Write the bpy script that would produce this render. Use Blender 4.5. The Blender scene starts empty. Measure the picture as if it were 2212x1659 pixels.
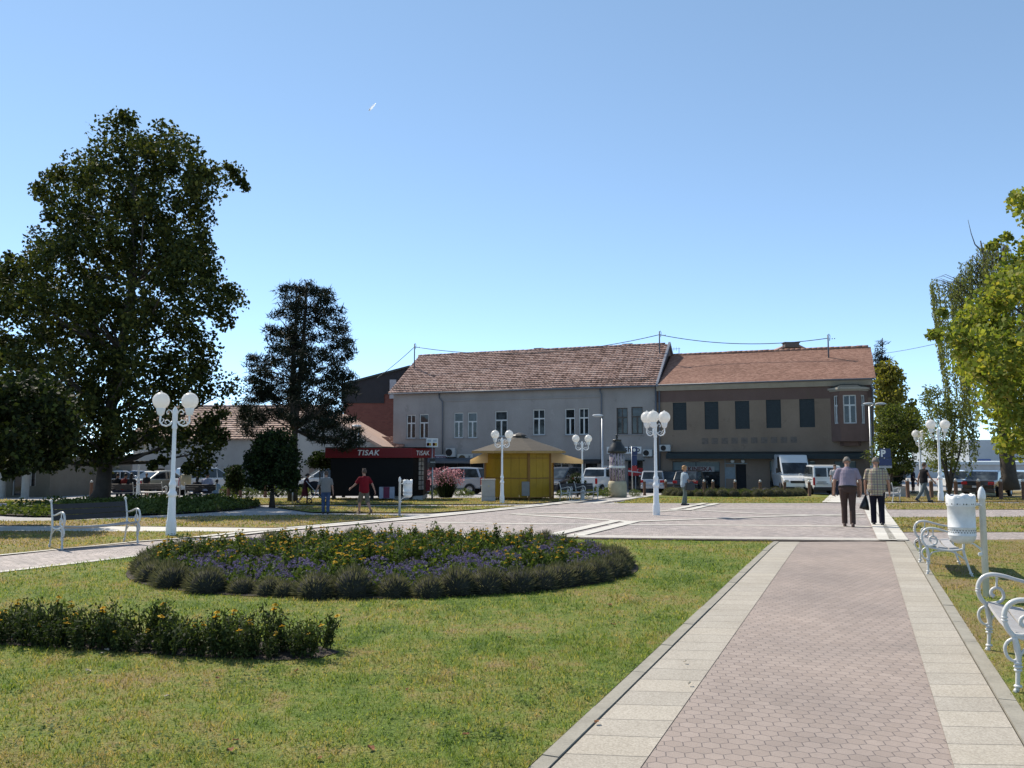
SKY_STRENGTH, SUN_STRENGTH, EXPOSURE = 0.15, 2.4, 1.48
SKY_AIR, SKY_DUST, SKY_OZONE = 0.5, 0.08, 3.0
SKY_TINT, SKY_GAMMA = (1.05, 1.14, 1.08), 0.72
import bpy, bmesh, math, random
import numpy as np
from mathutils import Vector, Matrix
random.seed(7)
rng = np.random.default_rng(7)
C = bpy.context.scene.collection
R = math.radians
# ---------------------------------------------------------------- camera model (measures in a 2212 x 1659 frame)
F, CX, CY, CAMH = 1780.0, 1106.0, 829.5, 1.75
PITCH = math.atan(153.5 / F)
def gz(y):
    return -0.019 * (min(max(y, 16.0), 60.0) - 16.0)
def ray(px, py):
    a, b = (px - CX) / F, -(py - CY) / F
    cp, sp = math.cos(PITCH), math.sin(PITCH)
    return a, cp - b * sp, sp + b * cp
def at(px, py, D):
    a, b, c = ray(px, py)
    return Vector((a / b * D, D, CAMH + c / b * D))
def G(px, py, h=0.0):
    a, b, c = ray(px, py)
    k = c / b
    lo, hi = 0.5, 400.0
    for _ in range(60):
        m = (lo + hi) / 2
        if CAMH + k * m > gz(m) + h: lo = m
        else: hi = m
    return Vector((a / b * lo, lo, gz(lo) + h))
def colx(px, D, h=0.0):
    """ground point at distance D in the column px (taken near eye level)"""
    p = at(px, 1040, D)
    return Vector((p.x, D, gz(D) + h))
# ---------------------------------------------------------------- mesh builder
class MB:
    def __init__(s): s.v = []; s.f = []; s.sm = []
    def add(s, vs, fs, smooth=False):
        o = len(s.v)
        s.v.extend([tuple(v) for v in vs]); s.f.extend([tuple(i + o for i in f) for f in fs]); s.sm.extend([smooth] * len(fs))
        return s
    def box(s, x0, x1, y0, y1, z0, z1, M=None):
        vs = [Vector((x, y, z)) for z in (z0, z1) for y in (y0, y1) for x in (x0, x1)]
        if M: vs = [M @ v for v in vs]
        return s.add(vs, [(0, 2, 3, 1), (4, 5, 7, 6), (0, 1, 5, 4), (2, 6, 7, 3), (0, 4, 6, 2), (1, 3, 7, 5)])
    def quad(s, a, b, c, d): return s.add([a, b, c, d], [(0, 1, 2, 3)])
    def tube(s, pts, r, n=8, smooth=True):
        pts = [Vector(p) for p in pts]
        rs = list(r) if hasattr(r, '__len__') else [r] * len(pts)
        up = None; vs = []; fs = []
        for i, p in enumerate(pts):
            t = (pts[min(i + 1, len(pts) - 1)] - pts[max(i - 1, 0)])
            t = t.normalized() if t.length > 1e-9 else Vector((0, 0, 1))
            if up is None:
                up = t.orthogonal().normalized()
            up = (up - t * up.dot(t))
            up = up.normalized() if up.length > 1e-6 else t.orthogonal().normalized()
            w = t.cross(up)
            for k in range(n):
                a = 2 * math.pi * k / n
                vs.append(p + (up * math.cos(a) + w * math.sin(a)) * rs[i])
        m = len(pts)
        for i in range(m - 1):
            for k in range(n):
                k2 = (k + 1) % n
                fs.append((i * n + k, i * n + k2, (i + 1) * n + k2, (i + 1) * n + k))
        fs.append(tuple(range(n))[::-1]); fs.append(tuple((m - 1) * n + k for k in range(n)))
        return s.add(vs, fs, smooth)
    def lathe(s, prof, n=16, c=(0, 0, 0), smooth=True, rot=0.0):
        vs = []; fs = []; c = Vector(c)
        for (r, z) in prof:
            for k in range(n):
                a = 2 * math.pi * k / n + rot
                vs.append(c + Vector((r * math.cos(a), r * math.sin(a), z)))
        for i in range(len(prof) - 1):
            for k in range(n):
                k2 = (k + 1) % n
                fs.append((i * n + k, i * n + k2, (i + 1) * n + k2, (i + 1) * n + k))
        fs.append(tuple(range(n))[::-1]); fs.append(tuple((len(prof) - 1) * n + k for k in range(n)))
        return s.add(vs, fs, smooth)
    def ball(s, c, r, n=14, m=9, M=None):
        rx, ry, rz = r if hasattr(r, '__len__') else (r, r, r)
        c = Vector(c); vs = []; fs = []
        for i in range(m + 1):
            t = math.pi * i / m
            for k in range(n):
                a = 2 * math.pi * k / n
                v = Vector((rx * math.sin(t) * math.cos(a), ry * math.sin(t) * math.sin(a), -rz * math.cos(t)))
                vs.append(c + (M @ v if M else v))
        for i in range(m):
            for k in range(n):
                k2 = (k + 1) % n
                a, b, cc, d = i * n + k, i * n + k2, (i + 1) * n + k2, (i + 1) * n + k
                if i == 0: fs.append((a, cc, d))
                elif i == m - 1: fs.append((a, b, d))
                else: fs.append((a, b, cc, d))
        return s.add(vs, fs, True)
    def capsule(s, p0, p1, r0, r1, n=10):
        p0, p1 = Vector(p0), Vector(p1)
        d = p1 - p0; L = d.length
        if L < 1e-6: return s.ball(p0, r0)
        d /= L; pts = []; rs = []
        for k in (1.0, 0.94, 0.75, 0.4, 0):
            pts.append(p0 - d * r0 * k); rs.append(r0 * math.sqrt(max(0, 1 - k * k)) + 1e-4)
        for k in (0, 0.4, 0.75, 0.94, 1.0):
            pts.append(p1 + d * r1 * k); rs.append(r1 * math.sqrt(max(0, 1 - k * k)) + 1e-4)
        return s.tube(pts, rs, n)
    def prism(s, poly, vec):
        poly = [Vector(p) for p in poly]; vec = Vector(vec); n = len(poly)
        vs = poly + [p + vec for p in poly]
        fs = [tuple(range(n))[::-1], tuple(range(n, 2 * n))]
        fs += [(i, (i + 1) % n, (i + 1) % n + n, i + n) for i in range(n)]
        return s.add(vs, fs)
    def build(s, name, mat, parent=None, bevel=0.0, seg=2, fix=True):
        me = bpy.data.meshes.new(name)
        me.from_pydata([tuple(v) for v in s.v], [], s.f)
        me.polygons.foreach_set('use_smooth', s.sm)
        if fix:
            bm = bmesh.new(); bm.from_mesh(me)
            bmesh.ops.recalc_face_normals(bm, faces=bm.faces)
            bm.to_mesh(me); bm.free()
        me.update()
        o = bpy.data.objects.new(name, me); C.objects.link(o)
        if mat: me.materials.append(mat)
        if parent: o.parent = parent
        if bevel:
            b = o.modifiers.new('bevel', 'BEVEL'); b.width = bevel; b.segments = seg; b.limit_method = 'ANGLE'; b.angle_limit = R(35)
            b.harden_normals = False
        return o
def np_obj(name, V, mat, parent=None, smooth=False):
    """V: (n, k, 3) array, n separate k-gons, as one mesh"""
    n, k, _ = V.shape
    me = bpy.data.meshes.new(name)
    me.vertices.add(n * k); me.vertices.foreach_set('co', V.reshape(-1).astype(np.float32))
    me.loops.add(n * k); me.loops.foreach_set('vertex_index', np.arange(n * k, dtype=np.int32))
    me.polygons.add(n); me.polygons.foreach_set('loop_start', np.arange(0, n * k, k, dtype=np.int32))
    me.update(calc_edges=True); me.validate()
    o = bpy.data.objects.new(name, me); C.objects.link(o)
    me.materials.append(mat)
    if parent: o.parent = parent
    return o
def tag(o, label=None, cat=None, group=None, kind=None):
    if label: o['label'] = label
    if cat: o['category'] = cat
    if group: o['group'] = group
    if kind: o['kind'] = kind
    return o
def thing(name, label, cat, loc=(0, 0, 0), rz=0.0, group=None, scale=1.0):
    o = bpy.data.objects.new(name, None); C.objects.link(o)
    o.empty_display_size = 0.2
    o.location = loc; o.rotation_euler = (0, 0, rz); o.scale = (scale,) * 3
    return tag(o, label, cat, group)
def copy_tree(o, parent=None):
    c = o.copy(); C.objects.link(c)
    if parent: c.parent = parent
    for ch in list(o.children): copy_tree(ch, c)
    return c
def solid(mb, name, mat, parent, voxel=0.012, it=3, fac=0.5):
    """fuse overlapping closed shapes into one continuous skin"""
    t = mb.build('tmp', None, None)
    m = t.modifiers.new('r', 'REMESH'); m.mode = 'VOXEL'; m.voxel_size = voxel; m.use_smooth_shade = True
    if it:
        s = t.modifiers.new('s', 'SMOOTH'); s.factor = fac; s.iterations = it
    bpy.context.view_layer.update()
    dg = bpy.context.evaluated_depsgraph_get()
    me = bpy.data.meshes.new_from_object(t.evaluated_get(dg))
    bpy.data.objects.remove(t, do_unlink=True)
    me.name = name
    me.materials.clear(); me.materials.append(mat)
    o = bpy.data.objects.new(name, me); C.objects.link(o); o.parent = parent
    return o
# ---------------------------------------------------------------- materials
class NT:
    def __init__(s, name):
        s.m = bpy.data.materials.new(name); s.m.use_nodes = True
        s.t = s.m.node_tree; s.t.nodes.clear()
        s.out = s.t.nodes.new('ShaderNodeOutputMaterial')
        s.co = None
    def n(s, typ, **kw):
        nd = s.t.nodes.new(typ)
        for k, v in kw.items():
            if k.startswith('i_'):
                key = k[2:]
                key = int(key) if key.isdigit() else key.replace('_', ' ')
                s.set(nd.inputs[key], v)
            else: setattr(nd, k, v)
        return nd
    def set(s, inp, v):
        if isinstance(v, bpy.types.NodeSocket): s.t.links.new(v, inp)
        elif isinstance(v, (tuple, list)) and len(v) == 3 and inp.type == 'RGBA': inp.default_value = (*v, 1)
        else: inp.default_value = v
    def coord(s, which='Object'):
        return s.n('ShaderNodeTexCoord').outputs[which]
    def noise(s, vec, scale, detail=3, rough=0.6, dim='3D'):
        return s.n('ShaderNodeTexNoise', i_Vector=vec, i_Scale=scale, i_Detail=detail, i_Roughness=rough)
    def ramp(s, fac, stops, interp='LINEAR'):
        r = s.n('ShaderNodeValToRGB'); s.set(r.inputs[0], fac); r.color_ramp.interpolation = interp
        e = r.color_ramp.elements
        while len(e) > 1: e.remove(e[-1])
        e[0].position = stops[0][0]; e[0].color = (*stops[0][1], 1)
        for p, c in stops[1:]:
            x = e.new(p); x.color = (*c, 1)
        return r.outputs[0]
    def mix(s, fac, a, b, mode='MIX'):
        m = s.n('ShaderNodeMix', data_type='RGBA', blend_type=mode)
        s.set(m.inputs[0], fac); s.set(m.inputs[6], a); s.set(m.inputs[7], b)
        return m.outputs[2]
    def math(s, op, a, b=None, c=None):
        m = s.n('ShaderNodeMath', operation=op)
        s.set(m.inputs[0], a)
        if b is not None: s.set(m.inputs[1], b)
        if c is not None: s.set(m.inputs[2], c)
        return m.outputs[0]
    def bump(s, h, strength=0.3, dist=0.02):
        return s.n('ShaderNodeBump', i_Height=h, i_Strength=strength, i_Distance=dist).outputs[0]
    def bsdf(s, color, rough=0.7, normal=None, metal=0.0, spec=0.4, **kw):
        b = s.n('ShaderNodeBsdfPrincipled')
        s.set(b.inputs['Base Color'], color); s.set(b.inputs['Roughness'], rough); s.set(b.inputs['Metallic'], metal)
        s.set(b.inputs['Specular IOR Level'], spec)
        if normal: s.set(b.inputs['Normal'], normal)
        for k, v in kw.items(): s.set(b.inputs[k.replace('_', ' ')], v)
        return b.outputs[0]
    def fin(s, sh):
        s.t.links.new(sh, s.out.inputs[0]); return s.m
_cache = {}
def plain(name, col, rough=0.6, var=0.15, scale=6.0, metal=0.0, spec=0.4, bump=0.0, bscale=40.0, coat=0.0):
    """a surface of one colour with soft wear and dirt in it"""
    if name in _cache: return _cache[name]
    t = NT(name); co = t.coord()
    nz = t.noise(co, scale, 4).outputs[0]
    fine = t.noise(co, scale * 9, 2).outputs[0]
    f = t.math('ADD', t.math('MULTIPLY', nz, 0.7), t.math('MULTIPLY', fine, 0.3))
    lo = tuple(c * (1 - var) for c in col); hi = tuple(min(1, c * (1 + var)) for c in col)
    c = t.ramp(f, [(0.3, lo), (0.7, hi)])
    nm = t.bump(t.noise(co, bscale, 3).outputs[0], bump, 0.01) if bump else None
    m = t.fin(t.bsdf(c, rough, nm, metal, spec, Coat_Weight=coat)); _cache[name] = m
    return m
def leafmat(name, stops, trans=0.35, tcol=None, rough=0.55):
    if name in _cache: return _cache[name]
    t = NT(name)
    ri = t.n('ShaderNodeNewGeometry').outputs['Random Per Island']
    nz = t.noise(t.coord(), 0.9, 2).outputs[0]
    f = t.math('ADD', t.math('MULTIPLY', ri, 0.65), t.math('MULTIPLY', nz, 0.35))
    c = t.ramp(f, stops)
    oi = t.n('ShaderNodeObjectInfo').outputs['Random']
    c = t.mix(1.0, c, t.ramp(oi, [(0, (0.78, 0.80, 0.78)), (1, (1.25, 1.2, 1.15))]), 'MULTIPLY')
    a = t.bsdf(c, 0.7, None, 0, 0.15)
    tr = t.n('ShaderNodeBsdfTranslucent')
    t.set(tr.inputs[0], t.mix(1.0, c, tcol or (1.5, 1.6, 0.6), 'MULTIPLY'))
    mx = t.n('ShaderNodeMixShader', i_0=trans)
    t.t.links.new(a, mx.inputs[1]); t.t.links.new(tr.outputs[0], mx.inputs[2])
    m = t.fin(mx.outputs[0]); _cache[name] = m
    return m
WHITE_PAINT = plain('white_cast_iron_paint', (0.56, 0.55, 0.52), 0.3, 0.16, 9, spec=0.55)
LAMP_PAINT = plain('white_lamp_post_paint', (0.74, 0.75, 0.75), 0.4, 0.08, 3)
BLACK = plain('black_plastic', (0.012, 0.012, 0.013), 0.45, 0.2)
RUBBER = plain('tyre_rubber', (0.014, 0.014, 0.014), 0.85, 0.25)
STEEL = plain('galvanised_steel', (0.42, 0.43, 0.44), 0.45, 0.15, metal=0.6)
CONCRETE = plain('grey_concrete', (0.36, 0.35, 0.33), 0.85, 0.18, 4, bump=0.3)
def glassmat(name, col=(0.015, 0.018, 0.02), rough=0.06):
    if name in _cache: return _cache[name]
    t = NT(name)
    nz = t.noise(t.coord(), 1.5, 2).outputs[0]
    c = t.ramp(nz, [(0.35, tuple(x * 0.5 for x in col)), (0.55, tuple(x * 1.5 for x in col)), (0.7, tuple(x * 3.5 for x in col))])  # paler patches painted into the glass to stand for reflections
    m = t.fin(t.bsdf(c, rough, None, 0, 0.5)); _cache[name] = m
    return m
GLASS = glassmat('dark_window_glass'); CARGLASS = glassmat('car_window_glass', (0.02, 0.024, 0.026), 0.04)
# ---------------------------------------------------------------- light, sky, camera
sc = bpy.context.scene
SUN_AZ, SUN_EL = R(-42), R(47)          # the sun stands ahead and to the left of the view
w = bpy.data.worlds.new('World'); sc.world = w; w.use_nodes = True
wt = w.node_tree; wt.nodes.clear()
sky = wt.nodes.new('ShaderNodeTexSky'); sky.sky_type = 'NISHITA'; sky.sun_disc = False
sky.sun_elevation = SUN_EL; sky.sun_rotation = SUN_AZ
sky.air_density = SKY_AIR; sky.dust_density = SKY_DUST; sky.ozone_density = SKY_OZONE; sky.altitude = 3000
bg = wt.nodes.new('ShaderNodeBackground'); bg.inputs[1].default_value = SKY_STRENGTH
wo = wt.nodes.new('ShaderNodeOutputWorld')
tint = wt.nodes.new('ShaderNodeMix'); tint.data_type = 'RGBA'; tint.blend_type = 'MULTIPLY'; tint.inputs[0].default_value = 1; tint.inputs[7].default_value = (*SKY_TINT, 1)
gm_ = wt.nodes.new('ShaderNodeGamma'); gm_.inputs[1].default_value = SKY_GAMMA; wt.links.new(sky.outputs[0], gm_.inputs[0]); wt.links.new(gm_.outputs[0], tint.inputs[6]); wt.links.new(tint.outputs[2], bg.inputs[0]); wt.links.new(bg.outputs[0], wo.inputs[0])
ld = bpy.data.lights.new('sun', 'SUN'); ld.energy = SUN_STRENGTH; ld.angle = R(0.5); ld.color = (1.0, 0.92, 0.80)
lo = bpy.data.objects.new('sun', ld); C.objects.link(lo)
sdir = Vector((math.sin(SUN_AZ) * math.cos(SUN_EL), math.cos(SUN_AZ) * math.cos(SUN_EL), math.sin(SUN_EL)))
lo.rotation_euler = sdir.to_track_quat('Z', 'Y').to_euler(); lo.location = sdir * 60
cd = bpy.data.cameras.new('camera'); cam = bpy.data.objects.new('camera', cd); C.objects.link(cam)
cd.sensor_width = 36; cd.lens = 36 * F / 2212; cd.clip_end = 6000; cd.clip_start = 0.05
cam.location = (0, 0, CAMH); cam.rotation_euler = (math.pi / 2 + PITCH, 0, 0)
sc.camera = cam
sc.view_settings.view_transform = 'Standard'; sc.view_settings.look = 'None'
sc.view_settings.exposure = EXPOSURE; sc.view_settings.gamma = 1
sc.cycles.max_bounces = 8; sc.cycles.transparent_max_bounces = 8
sc.cycles.sample_clamp_indirect = 6
# ---------------------------------------------------------------- ground sheets
def sheet(name, poly, mat, zoff, rot=0.0, kind='structure', thick=0.0):
    bm = bmesh.new()
    vs = [bm.verts.new((p[0], p[1], 0)) for p in poly]
    f = bm.faces.new(vs)
    bmesh.ops.triangulate(bm, faces=[f])
    for yy in (16.0, 60.0):
        g = bm.verts[:] + bm.edges[:] + bm.faces[:]
        bmesh.ops.bisect_plane(bm, geom=g, plane_co=(0, yy, 0), plane_no=(0, 1, 0))
    for v in bm.verts: v.co.z = gz(v.co.y) + zoff
    for f in bm.faces:
        f.normal_update()
        if f.normal.z < 0: f.normal_flip()
    if thick:
        r = bmesh.ops.extrude_face_region(bm, geom=bm.faces[:])
        for v in [e for e in r['geom'] if isinstance(e, bmesh.types.BMVert)]: v.co.z -= thick
        bmesh.ops.recalc_face_normals(bm, faces=bm.faces)
    M = Matrix.Rotation(-rot, 4, 'Z')
    bm.transform(M)
    me = bpy.data.meshes.new(name); bm.to_mesh(me); bm.free()
    me.materials.append(mat)
    o = bpy.data.objects.new(name, me); C.objects.link(o); o.rotation_euler = (0, 0, rot)
    if kind: o['kind'] = kind
    return o
def GP(pts): return [G(*p).to_2d() for p in pts]
def ribbon(mb, pts, w, zoff, side=0.0):
    """flat strip of world width w along world xy points"""
    pts = [Vector((p[0], p[1])) for p in pts]
    out = []
    for i in range(len(pts) - 1):
        a, b = pts[i], pts[i + 1]
        n = max(1, int((b - a).length / 3))
        out += [a.lerp(b, k / n) for k in range(n)]
    out.append(pts[-1])
    L = []; Rr = []
    for i, p in enumerate(out):
        t = (out[min(i + 1, len(out) - 1)] - out[max(i - 1, 0)]).normalized()
        nn = Vector((-t.y, t.x))
        L.append(p + nn * (side + w / 2)); Rr.append(p + nn * (side - w / 2))
    vs = [(p.x, p.y, gz(p.y) + zoff) for p in L] + [(p.x, p.y, gz(p.y) + zoff) for p in Rr]
    m = len(L)
    mb.add(vs, [(i, i + m, i + m + 1, i + 1) for i in range(m - 1)])
def kerb(mb, pts, w, z0, z1, side=0.0):
    pts = [Vector((p[0], p[1])) for p in pts]
    for i in range(len(pts) - 1):
        a, b = pts[i], pts[i + 1]; t = (b - a).normalized(); nn = Vector((-t.y, t.x))
        n = max(1, int((b - a).length / 1.0))
        for k in range(n):
            p = a.lerp(b, k / n) + t * 0.004; q = a.lerp(b, (k + 1) / n) - t * 0.004
            cs = [p + nn * (side - w / 2), q + nn * (side - w / 2), q + nn * (side + w / 2), p + nn * (side + w / 2)]
            dz = random.uniform(-0.004, 0.004)
            bt = [(c.x, c.y, gz(c.y) + z0) for c in cs]; tp = [(c.x, c.y, gz(c.y) + z1 + dz) for c in cs]
            mb.add(bt + tp, [(4, 5, 6, 7), (0, 1, 5, 4), (1, 2, 6, 5), (2, 3, 7, 6), (3, 0, 4, 7)])
PROT = R(-8)      # the paving pattern lies a little askew to the view
def paver_mat():
    t = NT('pink_block_paving'); co = t.coord()
    sp = t.n('ShaderNodeSeparateXYZ', i_0=co)
    wob = t.noise(co, 1.3, 2).outputs[0]
    y0_ = t.math('ADD', sp.outputs[1], t.math('MULTIPLY', wob, 0.06)); x = t.math('ADD', sp.outputs[0], t.math('MULTIPLY', wob, 0.04))
    tri = t.math('SUBTRACT', t.math('DIVIDE', t.math('PINGPONG', x, 0.055), 0.055), 0.5)
    y = t.math('SUBTRACT', y0_, t.math('MULTIPLY', t.math('MULTIPLY', tri, 0.028), t.math('COSINE', t.math('MULTIPLY', y0_, math.pi / 0.092))))
    v = t.n('ShaderNodeCombineXYZ', i_0=x, i_1=y)
    br = t.n('ShaderNodeTexBrick', i_Vector=v.outputs[0], i_Scale=1.0, i_Mortar_Size=0.0036, i_Mortar_Smooth=0.3, i_Brick_Width=0.11, i_Row_Height=0.092,
             i_Color1=(0.272, 0.222, 0.190), i_Color2=(0.318, 0.262, 0.226), i_Mortar=(0.14, 0.115, 0.108))
    fine = t.noise(co, 160, 2).outputs[0]; big = t.noise(co, 0.6, 4).outputs[0]
    gaps = t.ramp(t.noise(co, 3.0, 3).outputs[0], [(0.42, (0.30,) * 3), (0.66, (1.0,) * 3)])
    c = t.mix(t.math('MULTIPLY', br.outputs[1], gaps), br.outputs[0], (0.125, 0.107, 0.099))
    c = t.mix(1.0, c, t.ramp(big, [(0.3, (0.80, 0.80, 0.81)), (0.7, (1.12, 1.10, 1.08))]), 'MULTIPLY')
    dirt = t.noise(co, 2.3, 6, 0.7).outputs[0]; c = t.mix(t.math('MULTIPLY', t.ramp(dirt, [(0.58, (0, 0, 0)), (0.72, (1, 1, 1))]), 0.35), c, (0.14, 0.125, 0.11))
    c = t.mix(0.5, c, t.ramp(fine, [(0.3, (0.75,) * 3), (0.7, (1.2,) * 3)]), 'MULTIPLY')
    h = t.math('SUBTRACT', t.math('MULTIPLY', fine, 0.15), br.outputs[1])
    return t.fin(t.bsdf(c, 0.82, t.bump(h, 0.5, 0.008)))
def slab_mat(name, a, b, pitch, skew=0.0):
    t = NT(name); co = t.coord(); sp = t.n('ShaderNodeSeparateXYZ', i_0=co)
    y = t.math('ADD', sp.outputs[1], t.math('MULTIPLY', sp.outputs[0], skew))
    y = t.math('ADD', y, t.math('MULTIPLY', t.noise(co, 0.8, 2).outputs[0], 0.05))
    u = t.math('DIVIDE', y, pitch)
    fr = t.math('FRACT', u); j = t.math('LESS_THAN', t.math('MINIMUM', fr, t.math('SUBTRACT', 1.0, fr)), 0.012)
    idx = t.math('FLOOR', u)
    rn = t.n('ShaderNodeTexWhiteNoise', noise_dimensions='1D', i_W=idx).outputs[0]
    ag = t.noise(co, 75, 2, 0.7).outputs[0]; big = t.noise(co, 1.1, 4).outputs[0]
    c = t.ramp(ag, [(0.3, a), (0.68, b)])
    c = t.mix(1.0, c, t.ramp(rn, [(0, (0.93, 0.93, 0.93)), (1, (1.06, 1.05, 1.03))]), 'MULTIPLY')
    c = t.mix(1.0, c, t.ramp(big, [(0.35, (0.90, 0.89, 0.87)), (0.65, (1.05,) * 3)]), 'MULTIPLY')
    c = t.mix(j, c, (0.10, 0.092, 0.08))
    h = t.math('SUBTRACT', t.math('MULTIPLY', ag, 0.4), j)
    return t.fin(t.bsdf(c, 0.85, t.bump(h, 0.45, 0.008)))
def sett_mat():
    t = NT('grey_pink_setts'); co = t.coord()
    nz = t.n('ShaderNodeTexNoise', i_Vector=co, i_Scale=0.9, i_Detail=1)
    v = t.n('ShaderNodeVectorMath', operation='ADD')
    t.set(v.inputs[0], co)
    sc_ = t.n('ShaderNodeVectorMath', operation='SCALE', i_3=0.35); t.set(sc_.inputs[0], nz.outputs[1]); t.t.links.new(sc_.outputs[0], v.inputs[1])
    br = t.n('ShaderNodeTexBrick', i_Vector=v.outputs[0], i_Scale=1.0, i_Mortar_Size=0.008, i_Mortar_Smooth=0.4, i_Brick_Width=0.12, i_Row_Height=0.11,
             i_Color1=(0.25, 0.225, 0.215), i_Color2=(0.38, 0.34, 0.32), i_Mortar=(0.16, 0.14, 0.125))
    vo = t.n('ShaderNodeTexVoronoi', i_Vector=co, i_Scale=7.0)
    c = t.mix(0.45, br.outputs[0], t.mix(1.0, br.outputs[0], t.ramp(vo.outputs[1], [(0, (0.6, 0.58, 0.56)), (1, (1.5, 1.4, 1.35))]), 'MULTIPLY'))
    big = t.noise(co, 0.25, 4).outputs[0]
    c = t.mix(1.0, c, t.ramp(big, [(0.3, (0.86, 0.86, 0.88)), (0.7, (1.1, 1.08, 1.04))]), 'MULTIPLY')
    return t.fin(t.bsdf(c, 0.8, t.bump(t.math('SUBTRACT', 1.0, br.outputs[1]), 0.35, 0.012)))
def lawn_color(t, dry, jitter=None):
    p = t.n('ShaderNodeNewGeometry').outputs['Position']
    a = t.noise(p, 0.55, 6, 0.68).outputs[0]; b = t.noise(p, 4.5, 4, 0.7).outputs[0]; f = t.noise(p, 45, 3, 0.7).outputs[0]
    x = t.math('ADD', t.math('MULTIPLY', t.math('SUBTRACT', a, .5), 0.85), t.math('MULTIPLY', b, 0.55)); x = t.math('ADD', x, 0.213)
    x = t.math('ADD', x, dry)
    if jitter is not None: x = t.math('ADD', x, t.math('MULTIPLY', t.math('SUBTRACT', jitter, 0.5), 0.22))
    c = t.ramp(x, [(0.30, (0.080, 0.135, 0.024)), (0.42, (0.150, 0.205, 0.042)), (0.51, (0.225, 0.240, 0.066)), (0.58, (0.270, 0.232, 0.088)), (0.66, (0.290, 0.215, 0.108)), (0.80, (0.34, 0.255, 0.145))])
    return t.mix(0.75, c, t.ramp(f, [(0.3, (0.5, 0.52, 0.5)), (0.7, (1.3, 1.28, 1.25))]), 'MULTIPLY'), f
_lawn = {}
def lawn_mat(dry):
    if dry in _lawn: return _lawn[dry]
    t = NT('lawn_grass'); c, f = lawn_color(t, dry)
    m = t.fin(t.bsdf(c, 0.9, t.bump(f, 0.9, 0.05), 0, 0.15)); _lawn[dry] = m
    return m
def blade_mat(name, dry):
    t = NT(name); ri = t.n('ShaderNodeNewGeometry').outputs['Random Per Island']
    c, f = lawn_color(t, dry, ri)
    c = t.mix(1.0, c, t.ramp(ri, [(0, (0.55, 0.6, 0.55)), (0.5, (0.95, 0.95, 0.9)), (1, (1.5, 1.4, 1.3))]), 'MULTIPLY')
    a = t.bsdf(c, 0.6, None, 0, 0.25)
    tr = t.n('ShaderNodeBsdfTranslucent'); t.set(tr.inputs[0], t.mix(1.0, c, (1.5, 1.55, 0.8), 'MULTIPLY'))
    mx = t.n('ShaderNodeMixShader', i_0=0.45); t.t.links.new(a, mx.inputs[1]); t.t.links.new(tr.outputs[0], mx.inputs[2])
    return t.fin(mx.outputs[0])
def asphalt_mat():
    t = NT('pale_worn_asphalt'); co = t.coord()
    a = t.noise(co, 0.3, 5).outputs[0]; f = t.noise(co, 30, 3).outputs[0]
    c = t.ramp(a, [(0.3, (0.27, 0.26, 0.25)), (0.7, (0.36, 0.34, 0.325))])
    c = t.mix(0.4, c, t.ramp(f, [(0.3, (0.75,) * 3), (0.7, (1.2,) * 3)]), 'MULTIPLY')
    return t.fin(t.bsdf(c, 0.88, t.bump(f, 0.3, 0.01)))
ASPH = asphalt_mat(); PAVER = paver_mat(); SETT = sett_mat()
SLAB = slab_mat('cream_exposed_aggregate_slabs', (0.272, 0.243, 0.202), (0.435, 0.398, 0.338), 0.335)
BAND = slab_mat('white_stone_bands', (0.44, 0.42, 0.38), (0.60, 0.58, 0.53), 0.5)
KERB = plain('concrete_kerb', (0.27, 0.25, 0.205), 0.9, 0.2, 5, bump=0.4)
SOIL = plain('dark_garden_soil', (0.030, 0.021, 0.015), 0.95, 0.5, 9, bump=1.0, bscale=25)
sheet('ground', [(-500, -40), (500, -40), (500, 1500), (-500, 1500)], ASPH, -0.03)
# main path and its edges: world lines through two measured points each, run on behind the camera
def wline(p, q, back=9.0):
    a, b = G(*p).to_2d(), G(*q).to_2d(); d = (b - a).normalized()
    return a - d * back, a, b
L_pv, R_pv = wline((1385, 1659), (1728, 1171)), wline((2061, 1658), (1914, 1170))
L_sl, R_sl = wline((1194, 1659), (1684, 1171)), wline((2210, 1613), (1953, 1170))
sheet('path', [L_pv[0], R_pv[0], R_pv[2], L_pv[2]], PAVER, 0.004, PROT)
sheet('path_edging', [L_sl[0], L_pv[0], L_pv[2], L_sl[2]], SLAB, 0.008, PROT + R(2))
sheet('path_edging', [R_pv[0], R_sl[0], R_sl[2], R_pv[2]], SLAB, 0.008, PROT + R(4))
km = MB()
kerb(km, [L_sl[0], L_sl[2]], 0.10, -0.1, 0.018, side=0.062)
kerb(km, [R_sl[0], R_sl[2]], 0.11, -0.1, 0.018, side=-0.068)
tag(km.build('kerb', KERB), kind='structure')
# plaza
plaza = GP([(430, 1167), (565, 1150), (878, 1122.5), (1106, 1099), (1213, 1087.5), (1330, 1087.5), (1790, 1087), (1876, 1087), (1953, 1171), (1191, 1163), (800, 1164)])
sheet('plaza', plaza, SETT, 0.004, PROT)
bm_ = MB()
def px_band(pts, w, side=0.0, z=0.012): ribbon(bm_, GP(pts), w, z, side)
px_band([(853, 1128), (1106, 1132), (1659, 1136), (1880, 1138)], 0.30)
px_band([(1106, 1111), (1356, 1127)], 0.34, 0, 0.016); px_band([(1106, 1111), (1418, 1106), (1481, 1102)], 0.30, 0, 0.020)
px_band([(1481, 1102), (1659, 1111), (1870, 1117)], 0.30, 0, 0.016); px_band([(1343, 1128.5), (1518, 1122), (1659, 1117), (1868, 1111)], 0.30, 0, 0.020)
px_band([(1131, 1098), (1659, 1100), (1870, 1101)], 0.26); px_band([(1281, 1088.4), (1790, 1088.2)], 0.3, 0, 0.012)
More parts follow.
